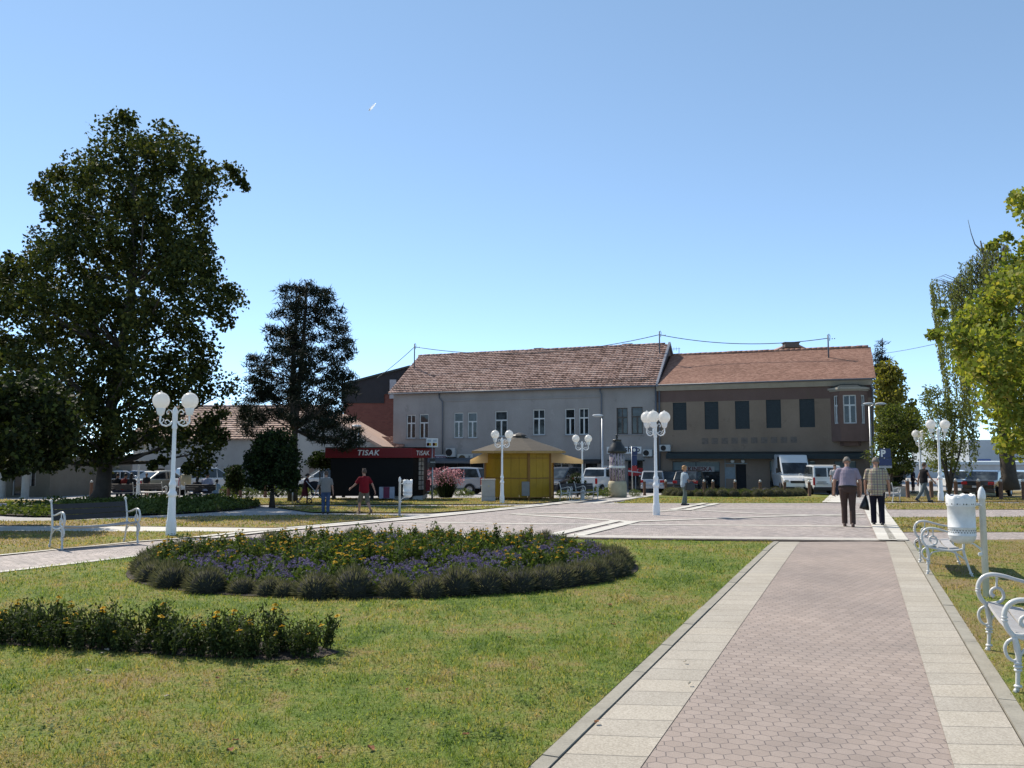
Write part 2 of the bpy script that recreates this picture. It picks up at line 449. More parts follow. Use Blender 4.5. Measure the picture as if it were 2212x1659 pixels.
for s_ in (-0.27, 0.27):
    px_band([(1200, 1162), (1350, 1127)], 0.34, s_, 0.024 + s_ * 0.006); px_band([(1466, 1103), (1536, 1088)], 0.32, s_, 0.028 + s_ * 0.006)
    px_band([(800, 1160.5), (1236, 1161), (1951, 1168.5)], 0.2, s_ * 0.55, 0.032 + s_ * 0.004)
    px_band([(440, 1164), (565, 1149.5), (878, 1122), (1106, 1099), (1256, 1083)], 0.26, s_ * 0.75, 0.036 + s_ * 0.004)
# right double band with setts between
px_band([(1917, 1170), (1876, 1098), (1868, 1087)], 0.36, 0, 0.040); px_band([(1942, 1169.5), (1905, 1108), (1893, 1087)], 0.36, 0, 0.040)
px_band([(1796, 1087), (1812, 1066)], 0.8, 0, 0.040)
px_band([(1281, 1088), (1420, 1070)], 0.3, 0, 0.044); px_band([(1213, 1086.5), (1345, 1070)], 0.3, 0, 0.044)
tag(bm_.build('plaza_band', BAND), kind='structure')
# side paths
lp_near = [(-700, 1322), (0, 1237.5), (290, 1203.5), (420, 1180), (560, 1165)]
lp_far = [(560, 1151), (410, 1163), (300, 1171), (0, 1201), (-700, 1282)]
sheet('side_path', GP(lp_near + lp_far), SETT, 0.001, R(12))
sheet('footway', GP([(-500, 1136), (0, 1136.5), (300, 1138), (595, 1141.5), (600, 1147), (550, 1149), (0, 1147.5), (-500, 1147)]), BAND, 0.008, 0)
kk = MB(); ribbon(kk, GP(lp_near), 0.16, 0.02); ribbon(kk, GP(lp_far[1:]), 0.12, 0.02)
tag(kk.build('path_border', BAND), kind='structure')
sheet('right_path', GP([(1916, 1101), (2500, 1101.5), (2500, 1115), (1925, 1117.5)]), SETT, 0.002, PROT)
sheet('right_path', GP([(1944, 1150.5), (2600, 1149), (2600, 1162), (1985, 1167), (1962, 1182)]), SETT, 0.002, PROT)
# lawns
LAWN_N = GP(lp_near[:5] + [(800, 1164), (1191, 1164), (1230, 1166), (1660, 1171.5)]) + [L_sl[2] + Vector((-0.13, 0))] + [L_sl[0] + Vector((-0.13, 0))] + [Vector((-18, -6)), Vector((-22, 8))]
LAWN_R = GP([(1972, 1180), (1988, 1168.5), (2600, 1163)]) + [Vector((24, 10)), Vector((14, -6))] + [R_sl[0] + Vector((0.13, 0)), R_sl[0].lerp(R_sl[2], (15.3 - R_sl[0].y) / (R_sl[2].y - R_sl[0].y)) + Vector((0.13, 0))]
LAWNS = [(LAWN_N, -0.015), (LAWN_R, 0.10),
    (GP([(-700, 1281), (0, 1200.5), (300, 1170.5), (410, 1162.5), (545, 1150), (0, 1148), (-500, 1148)]), 0.13),
    (GP([(-500, 1136), (0, 1136), (300, 1137.5), (595, 1141), (700, 1131.5), (830, 1120), (880, 1116), (830, 1112.5), (640, 1112.5), (500, 1115), (380, 1118), (80, 1126), (-500, 1129)]), 0.17),
    (GP([(586, 1094.5), (672, 1106.5), (800, 1107.5), (930, 1107.8), (1143, 1092.6), (900, 1093.5)]), 0.10),
    (GP([(440, 1076), (480, 1088), (560, 1090), (700, 1090), (1000, 1089.3), (1150, 1088), (1225, 1081.5), (1290, 1076), (1200, 1076), (900, 1076.5)]), 0.10),
    (GP([(-500, 1092), (0, 1086), (140, 1084), (0, 1079), (-500, 1080)]), 0.12),
    (GP([(1325, 1087.4), (1790, 1086.8), (1811, 1069), (1740, 1066.5), (1450, 1067), (1410, 1071)]), 0.0),
    (GP([(1908, 1083.5), (1921, 1063), (2030, 1060), (2700, 1059), (2700, 1084.5)]), 0.16),
    (GP([(1911, 1087), (2700, 1087.5), (2700, 1100.5), (1916, 1101)]), 0.12),
    (GP([(1924, 1118.5), (2700, 1115.5), (2700, 1149), (1945, 1150.2)]), 0.09)]
for poly, dry in LAWNS:
    o = sheet('lawn', poly, lawn_mat(dry), 0.012)
# blades of grass on the near lawns
def inpoly(P, poly):
    x, y = P[:, 0], P[:, 1]; res = np.zeros(len(P), bool); n = len(poly)
    for i in range(n):
        x0, y0 = poly[i][0], poly[i][1]; x1, y1 = poly[(i + 1) % n][0], poly[(i + 1) % n][1]
        c = ((y0 > y) != (y1 > y))
        res ^= c & (x < (x1 - x0) * (y - y0) / (y1 - y0 + 1e-12) + x0)
    return res
bc = Vector(((G(292, 1222).x + G(1368, 1216).x) / 2 + 0.06, 13.25)); BRX, BRY = 4.0, 3.15     # round flower bed
strip_c = [G(*p).to_2d() for p in [(-330, 1372), (-150, 1378), (0, 1386), (200, 1398), (400, 1410), (560, 1416), (700, 1416)]]
strip_soil = GP([(-330, 1340), (0, 1354), (300, 1372), (600, 1394), (700, 1402), (735, 1413), (690, 1426), (600, 1431), (400, 1422), (200, 1407), (0, 1397), (-330, 1392)])
def blades(polys, bands, skip=True):
    out = []
    for (y0, y1, dens, hh, ww) in bands:
        xw = 0.70 * y1 + 0.4
        n = int(2 * xw * (y1 - y0) * dens)
        P = np.stack([rng.uniform(-xw, xw, n), rng.uniform(y0, y1, n)], 1)
        P = P[np.abs(P[:, 0]) < 0.68 * P[:, 1] + 0.5]
        ok = np.zeros(len(P), bool)
        for poly in polys: ok |= inpoly(P, poly)
        if skip:
            ok &= ((P[:, 0] - bc.x) / BRX) ** 2 + ((P[:, 1] - bc.y) / BRY) ** 2 > 0.95
            ok &= ~inpoly(P, strip_soil)
        P = P[ok]; n = len(P)
        h = hh * rng.uniform(0.5, 1.25, n); a = rng.uniform(0, 2 * np.pi, n); wd = ww * rng.uniform(0.6, 1.3, n)
        clump = np.sin(P[:, 0] * 5.1 + np.sin(P[:, 1] * 3.7) * 2) * np.sin(P[:, 1] * 6.3 + np.sin(P[:, 0] * 2.9) * 2)
        h *= 1 + 0.35 * clump
        zb = np.where(P[:, 1] < 16, 0, -0.019 * (P[:, 1] - 16)) + 0.008
        b = np.stack([P[:, 0], P[:, 1], zb], 1)
        s = np.stack([np.cos(a) * wd, np.sin(a) * wd, np.zeros(n)], 1)
        la = rng.uniform(0, 2 * np.pi, n); lean = h * rng.uniform(0.15, 1.0, n)
        tip = b + np.stack([np.cos(la) * lean, np.sin(la) * lean, h], 1)
        out.append(np.stack([b - s, b + s, tip], 1))
    return np.concatenate(out)
gN = np_obj('grass', blades([LAWN_N], [(2.8, 5, 5200, 0.030, 0.0030), (5, 8, 2400, 0.032, 0.0042), (8, 12, 900, 0.036, 0.006), (12, 18, 360, 0.04, 0.009)]), blade_mat('green_grass_blades', -0.01))
tag(gN, 'short mown grass of the lawn round the flower bed', 'grass', kind='stuff')
gR = np_obj('grass', blades([LAWN_R], [(3, 6, 2600, 0.028, 0.0035), (6, 10, 1100, 0.03, 0.005), (10, 17, 420, 0.034, 0.008)], False), blade_mat('dry_grass_blades', 0.09))
tag(gR, 'dry worn grass under the white benches beside the path', 'grass', kind='stuff')
gF = np_obj('grass', blades([p for p, d in LAWNS[2:]], [(12, 20, 220, 0.04, 0.012), (20, 45, 90, 0.05, 0.02)], False), blade_mat('straw_grass_blades', 0.11))
tag(gF, 'thin dry grass of the strips of lawn around the plaza', 'grass', kind='stuff')

# clover and weeds in patches of the near lawn
cl = []
for k in range(170):
    y = rng.uniform(3.2, 12); x = rng.uniform(-.66, .66) * y
    m = int(rng.integers(20, 70)); r = rng.uniform(.08, .28)
    cl.append(np.stack([x + rng.normal(0, r, m), y + rng.normal(0, r, m), rng.uniform(.018, .045, m)], 1))
cl = np.concatenate(cl); ok = inpoly(cl, LAWN_N) & ~inpoly(cl, strip_soil) & (((cl[:, 0] - bc.x) / BRX) ** 2 + ((cl[:, 1] - bc.y) / BRY) ** 2 > 1.0)
cl = cl[ok]; n = len(cl); an = rng.uniform(0, 2 * np.pi, n); s_ = rng.uniform(.007, .016, n)[:, None]
u_ = np.stack([np.cos(an), np.sin(an), rng.uniform(-.5, .5, n)], 1) * s_; v_ = np.stack([-np.sin(an), np.cos(an), rng.uniform(-.5, .5, n)], 1) * s_ * .8
tag(np_obj('clover', np.stack([cl - u_, cl + v_, cl + u_, cl - v_], 1), leafmat('clover_leaves', [(0.2, (0.05, 0.085, 0.02)), (0.6, (0.09, 0.14, 0.03)), (0.9, (0.16, 0.20, 0.07))], 0.35)), 'patches of clover and small weeds in the near lawn', 'clover', kind='stuff')
# ---------------------------------------------------------------- people
SKIN = plain('fair_skin', (0.36, 0.20, 0.14), 0.55, 0.1, 9); SKIN2 = plain('tanned_skin', (0.26, 0.135, 0.09), 0.55, 0.1, 9)  # two even skin tones, the first fairer
H_GREY = plain('grey_hair', (0.16, 0.14, 0.12), 0.8, 0.4, 30); H_DARK = plain('dark_hair', (0.018, 0.013, 0.010), 0.6, 0.4, 30); H_BLOND = plain('blond_hair', (0.34, 0.18, 0.07), 0.6, 0.35, 30); H_BROWN = plain('brown_hair', (0.07, 0.042, 0.026), 0.6, 0.4, 30)
SHOE = plain('dark_leather_shoe', (0.02, 0.016, 0.014), 0.45, 0.2); SHOEB = plain('brown_shoe', (0.09, 0.05, 0.035), 0.5, 0.2)
def cloth(name, col, var=0.12):
    return plain(name, col, 0.9, var, 5, spec=0.15, bump=0.35, bscale=14)
def checked():
    t = NT('checked_shirt_cloth'); co = t.coord(); sp = t.n('ShaderNodeSeparateXYZ', i_0=co)
    def st(v, p, wd): return t.math('LESS_THAN', t.math('FRACT', t.math('MULTIPLY', v, p)), wd)
    c = t.ramp(t.noise(co, 4, 3).outputs[0], [(.3, (0.34, 0.305, 0.205)), (.7, (0.41, 0.37, 0.26))])
    for o, p, col, f in ((0, 15, (0.16, 0.13, 0.12), .75), (2, 15, (0.16, 0.13, 0.12), .75), (0, 7.5, (0.22, 0.12, 0.13), .5), (2, 7.5, (0.18, 0.17, 0.22), .5)):
        c = t.mix(t.math('MULTIPLY', st(sp.outputs[o], p, .22), f), c, col)
    return t.fin(t.bsdf(c, .9, t.bump(t.noise(co, 14, 3).outputs[0], .35, .01), 0, .15))
def etube(mb, secs, n=18):
    """secs: (centre, rx, ry, axis-up) ellipses"""
    vs = []; fs = []
    for (c, rx, ry, up) in secs:
        X = Vector((1, 0, 0)); Y = Vector(up).cross(X).normalized()
        for k in range(n):
            a = 2 * math.pi * k / n; vs.append(Vector(c) + X * rx * math.cos(a) + Y * ry * math.sin(a))
    m = len(secs)
    for i in range(m - 1):
        for k in range(n): fs.append((i * n + k, i * n + (k + 1) % n, (i + 1) * n + (k + 1) % n, (i + 1) * n + k))
    fs.append(tuple(range(n))[::-1]); fs.append(tuple((m - 1) * n + k for k in range(n)))
    mb.add(vs, fs, True)
def hand(mb, w, d, med, curl=.5):
    d = d.normalized(); n = (med - d * med.dot(d)).normalized(); t = d.cross(n)
    if t.y < 0: t = -t            # t points forward: the thumb side
    mb.capsule(w, w + d * .03, .026, .030)
    M = Matrix((t, n, d)).transposed()
    mb.ball(w + d * .065, (.040, .018, .048), 12, 8, M)
    for i, (o, L_) in enumerate(((.030, .074), (.010, .082), (-.011, .077), (-.031, .060))):
        p0 = w + d * .10 + t * o; c1 = curl * .7; c2 = curl * 1.7
        p1 = p0 + (d * math.cos(c1) + n * math.sin(c1)) * L_ * .5 + t * o * .08; p2 = p1 + (d * math.cos(c2) + n * math.sin(c2)) * L_ * .5
        mb.capsule(p0, p1, .0098, .009, 8); mb.capsule(p1, p2, .009, .0078, 8)
    p0 = w + d * .035 + t * .030; p1 = p0 + (d * .72 + t * .62 + n * .3).normalized() * .042; p2 = p1 + (d * .9 + t * .1 + n * .4).normalized() * .034
    mb.capsule(p0, p1, .0125, .0105, 8); mb.capsule(p1, p2, .0105, .0085, 8)
def person(label, loc, rz, H, legs, larm, rarm, lean=3, headp=5, g=1.0, top=None, sleeve='short', hem=-.04, bottom=None, btype='long', hair=H_DARK, hstyle='short', shoes=SHOE, skin=SKIN, vox=.010, belt=None, sit=None, fem=False, headturn=0, female_bag=None, group=None):
    t = thing('person', label, 'person', loc, rz, group, H / 1.75)
    lr = R(lean); up = Vector((0, math.sin(lr), math.cos(lr)))
    def dirf(a): return Vector((0, math.sin(R(a)), -math.cos(R(a))))
    P0 = Vector((0, 0, 0)); J_ = {}
    for s, nm, (th, shn, ft) in ((-1, 'l', legs[0]), (1, 'r', legs[1])):
        h = Vector((s * .095, 0, -.02)); k = h + dirf(th) * .43; a = k + dirf(shn) * .42
        J_[nm] = (h, k, a, ft)
    low = min(J_[n_][2].z for n_ in 'lr') - .075
    off = Vector((0, 0, -low)) if sit is None else Vector((0, 0, sit))
    def A(v): return Vector(v) + off
    body = MB(); sh = 1.0 if not fem else .88
    SL = [(-.10, .140, .105), (-.02, .168, .122), (.08, .160, .115), (.16, .150, .108), (.28, .162, .115), (.40, .180 * sh, .115), (.475, .165 * sh, .098), (.53, .095, .072), (.565, .060, .060)]
    def tors(mb, s0, s1, e, gg=True):
        secs = []
        ss = [s0] + [q[0] for q in SL if s0 < q[0] < s1] + [s1]
        for s in ss:
            rx = np.interp(s, [q[0] for q in SL], [q[1] for q in SL]); ry = np.interp(s, [q[0] for q in SL], [q[2] for q in SL])
            gf = 1 + (g - 1) * math.exp(-((s - .14) / .22) ** 2)
            c = A(P0 + up * s); c.y += (gf - 1) * .05
            secs.append((c, rx * gf + e, ry * (1 + (gf - 1) * 1.6) + e, up))
        etube(mb, secs)
    tors(body, -.10, .565, 0)
    shl = {}
    for s, nm, arm in ((-1, 'l', larm), (1, 'r', rarm)):
        S = A(P0 + up * .475) + Vector((s * .185 * sh * (1 + (g - 1) * .25), 0, 0))
        sw, ab, el = arm[:3]
        d = Vector((s * math.sin(R(ab)), math.sin(R(sw)) * math.cos(R(ab)), -math.cos(R(sw)) * math.cos(R(ab))))
        E = S + d * .29
        d2 = Vector((s * math.sin(R(ab * (arm[3] if len(arm) > 3 else .6))), math.sin(R(sw + el)), -math.cos(R(sw + el)))).normalized()
        W = E + d2 * .25; shl[nm] = (S, E, W, d2)
        body.capsule(A(P0 + up * .46), S, .07, .06); body.capsule(S, E, .052 * (1 + (g - 1) * .4), .040); body.capsule(E, W, .041, .027)
        hand(body, W, d2, Vector((-s, .1, 0)), arm[4] if len(arm) > 4 else .5)
    for nm in 'lr':
        h, k, a, ft = J_[nm]
        body.capsule(A(h), A(k), .085, .056); body.capsule(A(k), A(k.lerp(a, .35)), .054, .056); body.capsule(A(k.lerp(a, .35)), A(a), .056, .036)
        fd = Vector((0, math.cos(R(ft)), math.sin(R(ft)))); pn = Vector((0, -math.sin(R(ft)), math.cos(R(ft))))
        heel = A(a) - pn * .045 - fd * .045; toe = heel + fd * .19
        body.capsule(heel, toe, .034, .026)
    hr_ = R(headp); hd = Vector((0, math.sin(lr * .6 + hr_), math.cos(lr * .6 + hr_))); nb = A(P0 + up * .53)
    nt = nb + Vector((0, math.sin(lr + hr_ * .6), math.cos(lr + hr_ * .6))) * .10; hc = nt + hd * .095
    M = Matrix.Rotation(R(headturn), 3, 'Z') @ Matrix.Rotation(-hr_ - lr * .6, 3, 'X')
    def hp_(x, y, z): return hc + M @ Vector((x, y, z))
    body.capsule(nb - up * .02, nt + hd * .02, .058, .054)
    body.ball(hp_(0, -.012, .025), (.077, .096, .098), 18, 12, M); body.ball(hp_(0, .022, -.045), (.060, .070, .068), 16, 10, M); body.ball(hp_(0, .055, -.095), (.026, .022, .02), 10, 6, M)
    body.capsule(hp_(0, .088, .012), hp_(0, .108, -.028), .010, .0145, 8); body.capsule(hp_(-.03, .080, .028), hp_(.03, .080, .028), .011, .011, 8)
    body.capsule(hp_(-.018, .086, -.06), hp_(.018, .086, -.06), .008, .008, 6)
    for s in (-1, 1): body.ball(hp_(s * .080, -.008, -.008), (.010, .022, .034), 10, 8, M)
    solid(body, 'body', skin, t, vox, 2)
    for s in (-1, 1):
        e = MB(); e.ball(hp_(s * .031, .079, .008), .0105, 8, 6); e.build('eye', plain('eye_white', (0.5, 0.48, 0.45), 0.3), t)
    hb = MB()
    if hstyle == 'fringe':
        for k in range(9):
            a = math.pi * (k / 8) ; hb.ball(hp_(.074 * math.cos(a), -.02 - .085 * math.sin(a), .01), (.022, .022, .05), 10, 7, M)
        hb.ball(hp_(0, -.035, .055), (.073, .075, .075), 16, 10, M)
    else:
        hb.ball(hp_(0, -.022, .042), (.084, .098, .092), 18, 12, M); hb.ball(hp_(0, .035, .085), (.062, .055, .038), 12, 8, M)
        for s in (-1, 1): hb.ball(hp_(s * .066, -.02, .01), (.020, .055, .06), 10, 8, M)
        hb.ball(hp_(0, -.085, -.005), (.062, .03, .065), 12, 8, M)
        if hstyle == 'puffy':
            hb.ball(hp_(0, -.03, .06), (.102, .112, .095), 14, 10, M); hb.ball(hp_(0, .05, .10), (.07, .05, .04), 12, 8, M); hb.ball(hp_(0, -.09, -.01), (.085, .045, .07), 12, 8, M)
        if hstyle == 'long': hb.ball(hp_(0, -.07, -.08), (.085, .05, .14), 14, 10, M)
        if hstyle == 'tail': hb.capsule(hp_(0, -.11, .05), hp_(0, -.17, -.06), .03, .02)
        if hstyle == 'spiky':
            for k in range(12): a = k * .52; hb.capsule(hp_(.05 * math.cos(a), .06 * math.sin(a) - .01, .10), hp_(.062 * math.cos(a), .075 * math.sin(a), .145), .02, .008)
    solid(hb, 'hair', hair, t, max(vox, .009), 1)
    if top:
        m = MB(); tors(m, hem, .545, .016 if hem > -.02 else .034)
        etube(m, [(A(P0 + up * .52), .075, .07, up), (A(P0 + up * .575) + Vector((0, -.012, 0)), .070, .066, up)])
        for nm in 'lr':
            S, E, W, d2 = shl[nm]
            m.capsule(A(P0 + up * .455), S, .090, .074)
            if sleeve == 'short': q = S.lerp(E, .80); m.tube([S - (E - S) * .12, S, S.lerp(E, .5), q], [.05, .074, .070, .071], 14)
            elif sleeve == 'long': m.capsule(S, E, .070, .056); m.tube([E, E.lerp(W, .1), E.lerp(W, .95)], [.054, .055, .043], 12)
        solid(m, 'shirt', top, t, vox, 3)
    if bottom:
        m = MB(); tors(m, -.10, .085, .020)
        if btype == 'skirt':
            kz = (J_['l'][1] + J_['r'][1]) / 2
            etube(m, [(A(P0 + up * .06), .17, .125, up), (A(P0 + Vector((0, 0, -.10))), .20, .16, (0, 0, 1)), (A(Vector((0, kz.y * .8, -.48))), .24, .22, (0, 0, 1))])
        else:
            for nm in 'lr':
                h, k, a, ft = J_[nm]
                m.capsule(A(h) + Vector((0, 0, -.02)), A(k), .105 * (1 + (g - 1) * .3), .074)
                if btype == 'long': m.tube([A(k) - (A(a) - A(k)) * .05, A(k), A(k.lerp(a, .4)), A(k.lerp(a, 1.0))], [.06, .074, .072, .068], 14)
                else: m.tube([A(h.lerp(k, .5)), A(k), A(k + (a - k) * .12)], [.10, .088, .086], 14)
        solid(m, 'trousers' if btype == 'long' else ('shorts' if btype == 'shorts' else 'skirt'), bottom, t, vox, 3)
    if belt:
        m = MB(); tors(m, .045, .085, .028); m.build('belt', belt, t)
    for nm in 'lr':
        h, k, a, ft = J_[nm]; fd = Vector((0, math.cos(R(ft)), math.sin(R(ft)))); pn = Vector((0, -math.sin(R(ft)), math.cos(R(ft))))
        heel = A(a) - pn * .042 - fd * .045; m = MB()
        m.capsule(heel, heel + fd * .20 - pn * .004, .043, .036); m.capsule(heel + pn * .02, heel + pn * .045 + fd * .02, .042, .042)
        q = heel - pn * .026 - fd * .04; m.prism([q + Vector((x, 0, 0)) + fd * y for x, y in ((-.032, 0), (.032, 0), (.042, .14), (.034, .27), (0, .29), (-.034, .27), (-.042, .14))], -pn * .012)
        solid(m, 'shoe', shoes, t, .010, 2)
    t['_w'] = [*shl['l'][2], *shl['r'][2]]
    return t, shl
def Hpx(px, py, ytop): b = G(px, py); return b, (at(px, ytop, b.y).z - b.z)
YW = R(-22)
b, h = Hpx(1834, 1138, 990.5)
person('heavy grey-haired man in a lavender shirt and brown trousers walking away', b, YW, h * 1.02, ((10, -4, 0), (-6, -14, -8)), (3, 22, 12, .2), (-4, 20, 14, .1), lean=9, headp=30, g=1.28, top=cloth('lavender_shirt_cloth', (0.255, 0.215, 0.265)), hem=.03, bottom=cloth('brown_trouser_cloth', (0.062, 0.040, 0.034)), hair=H_GREY, hstyle='fringe', shoes=SHOEB, belt=BLACK, vox=.008)
b, h = Hpx(1897, 1136.5, 990)
m2, sh2 = person('grey-haired man in a yellow checked shirt carrying a black bag', b, YW, h, ((9, -2, 0), (-5, -12, -6)), (4, 14, 10, .1, 1.6), (2, 17, 12, .3), lean=6, headp=22, g=1.22, top=checked(), hem=-.16, bottom=cloth('navy_trouser_cloth', (0.012, 0.012, 0.022)), hair=H_GREY, hstyle='fringe', shoes=SHOE, vox=.008)
bpy.context.view_layer.update()
wl = m2.matrix_world @ sh2['l'][2]
hd_ = wl + Vector((0, 0, -.09 * h / 1.75))
t = thing('shopping_bag', 'black plastic bag hanging from the hand of the man in the checked shirt', 'bag', (hd_.x, hd_.y, hd_.z - .40))
bgm = MB(); n = 14
rows = [(.40, .012, .012, 0), (.34, .035, .03, -.005), (.2, .085, .055, -.02), (.06, .125, .06, -.04), (.0, .13, .05, -.045), (-.005, .10, .03, -.045)]
vs = []
for (z, rx, ry, ox) in rows:
    for k in range(n):
        a = 2 * math.pi * k / n; cr = 1 + .10 * math.sin(k * 3.1 + z * 9); vs.append((ox + rx * cr * math.cos(a), ry * cr * math.sin(a), z - ox * .25 + (rx * .22 * math.cos(a) if z < .1 else 0) * -1))
bgm.add(vs, [(i * n + k, i * n + (k + 1) % n, (i + 1) * n + (k + 1) % n, (i + 1) * n + k) for i in range(len(rows) - 1) for k in range(n)] + [tuple((len(rows) - 1) * n + k for k in range(n))], True)
bgm.build('sack', plain('black_plastic_film', (0.012, 0.011, 0.014), 0.28, 0.2, 6), t)
hb_ = MB(); hb_.tube([(-.012, .01, .39), (-.02, .02, .45), (0, .03, .49), (.02, .02, .45), (.012, .01, .39)], .006, 6); hb_.build('handle', BLACK, t)
b, h = Hpx(1997, 1084, 998)
person('person in a black sleeveless top and grey trousers striding right', b, R(-80), h, ((28, 14, 4), (-22, -40, -28)), (-18, 10, 12), (22, 10, 20), lean=4, headp=8, top=cloth('black_cotton', (0.012, 0.011, 0.012)), sleeve='none', hem=-.06, bottom=cloth('grey_trouser_cloth', (0.085, 0.10, 0.10)), hair=H_BROWN, skin=SKIN2, shoes=SHOE)
b, h = Hpx(1479, 1091.5, 1008)
wm, shw = person('short-haired blond woman in a pale blue blouse facing right', b, R(-72), h, ((14, 0, 0), (-6, -14, -6)), (8, 6, 60), (12, 8, 75), lean=2, headp=4, g=1.12, top=cloth('pale_blue_blouse', (0.30, 0.36, 0.40)), hem=-.12, bottom=cloth('grey_green_trouser_cloth', (0.12, 0.145, 0.125)), hair=H_BLOND, hstyle='puffy', shoes=SHOE, fem=True)
bpy.context.view_layer.update()
q = wm.matrix_world @ (shw['r'][1].lerp(shw['r'][2], .7))
t = thing('handbag', 'black handbag hanging from the forearm of the blond woman', 'bag', (q.x - .10, q.y - .12, q.z - .40), R(20), scale=1.25)
m = MB(); m.prism([(-.17, -.06, 0), (.17, -.06, 0), (.15, -.05, .26), (-.15, -.05, .26)], (0, .11, 0)); m.build('body', plain('black_leather', (0.010, 0.010, 0.010), 0.4), t, .02)
m = MB(); m.tube([(-.10, 0, .25), (-.07, 0, .38), (0, 0, .43), (.07, 0, .38), (.10, 0, .25)], .009, 6); m.build('handle', BLACK, t)
b, h = Hpx(786, 1110, 1013)
person('man in a dark red shirt and khaki shorts walking left', b, R(38), h, ((24, 6, 2), (-16, -38, -30)), (30, 24, 22, .9), (-22, 26, 16, .8), lean=2, headp=4, g=1.08, top=cloth('dark_red_cotton', (0.15, 0.008, 0.014)), hem=-.10, bottom=cloth('khaki_cotton', (0.135, 0.115, 0.085)), btype='shorts', hair=H_BROWN, hstyle='spiky', skin=SKIN, shoes=plain('tan_sandal', (0.12, 0.075, 0.05), 0.7))
b, h = Hpx(703, 1110, 1019)
person('man in a grey shirt and blue jeans walking away beside the pushchair', b, R(14), h, ((6, -2, 0), (-4, -14, -8)), (6, 24, 16, .9), (-4, 14, 10), lean=3, headp=6, g=1.1, top=cloth('grey_cotton', (0.19, 0.18, 0.17)), hem=-.05, bottom=cloth('blue_denim', (0.055, 0.085, 0.155), .35), hair=H_BROWN, shoes=SHOE)
b, h = colx(659, 36.5), 1.0
wp, shp = person('woman in a dark red dress pushing a pushchair to the right', colx(659, 36.8), R(-75), at(659, 1023, 36.8).z - gz(36.8), ((18, 2, 0), (-16, -34, -22)), (30, 8, 38), (34, 8, 36), lean=12, headp=6, top=cloth('dark_red_jersey', (0.035, 0.012, 0.016)), hem=-.06, bottom=cloth('dark_maroon_skirt', (0.07, 0.012, 0.018)), btype='skirt', hair=H_DARK, hstyle='tail', fem=True, skin=SKIN2, vox=.012)
b = colx(684, 36.8); t = thing('pushchair', 'dark pushchair standing behind the man in the grey shirt', 'pushchair', b, R(-75))
m = MB(); m.tube([(-.2, -.45, 1.0), (-.2, -.1, .6), (-.2, .35, .12)], .016, 6); m.tube([(.2, -.45, 1.0), (.2, -.1, .6), (.2, .35, .12)], .016, 6); m.tube([(-.2, -.45, 1.0), (.2, -.45, 1.0)], .02, 6); m.tube([(-.2, -.3, .12), (-.2, .05, .6)], .014, 6); m.tube([(.2, -.3, .12), (.2, .05, .6)], .014, 6); m.build('frame', STEEL, t)
m = MB(); m.prism([(-.19, -.25, .85), (-.19, -.15, .45), (-.19, .25, .40), (-.19, .35, .25), (-.19, .28, .22), (-.19, .15, .34), (-.19, -.22, .36)], (.38, 0, 0)); m.build('seat', cloth('dark_fabric', (0.018, 0.018, 0.022)), t)
m = MB(); m.ball((0, -.1, .80), (.22, .3, .2), 14, 8); m.build('hood', cloth('dark_fabric', (0.018, 0.018, 0.022)), t)
for x in (-.22, .22):
    for y in (-.3, .35):
        m = MB(); m.tube([(x + .09 * 0, y + .11 * math.cos(k * .3927), .12 + .11 * math.sin(k * .3927)) for k in range(17)], .022, 6); w_ = m.build('wheel', RUBBER, t)
b = colx(317, 42.5)
person('man standing in a dark T-shirt and pale shorts behind the shaded lamp post', b, R(170), at(317, 1023, 42.5).z - b.z, ((3, 0, 0), (-3, -6, 0)), (4, 8, 14), (4, 8, 14), top=cloth('charcoal_cotton', (0.02, 0.022, 0.026)), hem=-.08, bottom=cloth('khaki_cotton', (0.135, 0.115, 0.085)), btype='shorts', hair=H_BROWN, skin=SKIN2, vox=.012)
SITL = ((82, 4, 0), (78, 0, 0))
def sitter(px, D, rz, label, topc, botc, hair=H_DARK, s=1.72, skin=SKIN2, hstyle='short', lean=14, fem=False, dy=0.0):
    b = colx(px, D); b.y += dy
    return person(label, b, rz, s, SITL, (22, 10, 50), (26, 10, 52), lean=lean, headp=10, top=topc, hem=-.05, bottom=botc, hair=hair, hstyle=hstyle, skin=skin, sit=.53, vox=.014, fem=fem)
dk = cloth('black_cotton', (0.012, 0.011, 0.012)); dn = cloth('dark_denim', (0.025, 0.03, 0.05))
sitter(251, 40.9, R(4), 'seated person in black, left of the three on the bench by the plane tree', dk, dn)
sitter(267, 40.9, R(-6), 'seated person in dark red, middle of the three on the bench by the plane tree', cloth('dull_red_cotton', (0.13, 0.016, 0.014)), dn)
sitter(281, 40.9, R(2), 'seated person in charcoal, right of the three on the bench by the plane tree', cloth('charcoal_cotton', (0.02, 0.022, 0.026)), dn, hstyle='long', fem=True)
sitter(425, 39.4, R(8), 'seated dark-haired woman at the left end of the bench before the white van', cloth('brown_jersey', (0.05, 0.04, 0.04)), dn, hstyle='long', fem=True, s=1.5)
sitter(445, 39.4, R(0), 'seated man in a pale lavender shirt on the bench before the white van', cloth('pale_lavender_cotton', (0.38, 0.38, 0.50)), dn, s=1.76)
sitter(466, 39.4, R(-5), 'small seated child in a pale blue top on the bench before the white van', cloth('pale_blue_cotton', (0.22, 0.30, 0.40)), dn, s=1.35, hstyle='long', fem=True)
b = colx(1972, 54)
person('girl in shorts with a dark rucksack standing far off by the street bollards', b, R(-120), at(1972, 1012, 54).z - b.z, ((5, 0, 0), (-3, -6, 0)), (6, 8, 30), (6, 8, 30), top=cloth('plum_cotton', (0.03, 0.018, 0.024)), hem=-.06, bottom=cloth('plum_shorts', (0.05, 0.03, 0.035)), btype='shorts', hair=H_DARK, fem=True, skin=SKIN2, vox=.014)
b = colx(1804, 47.5)
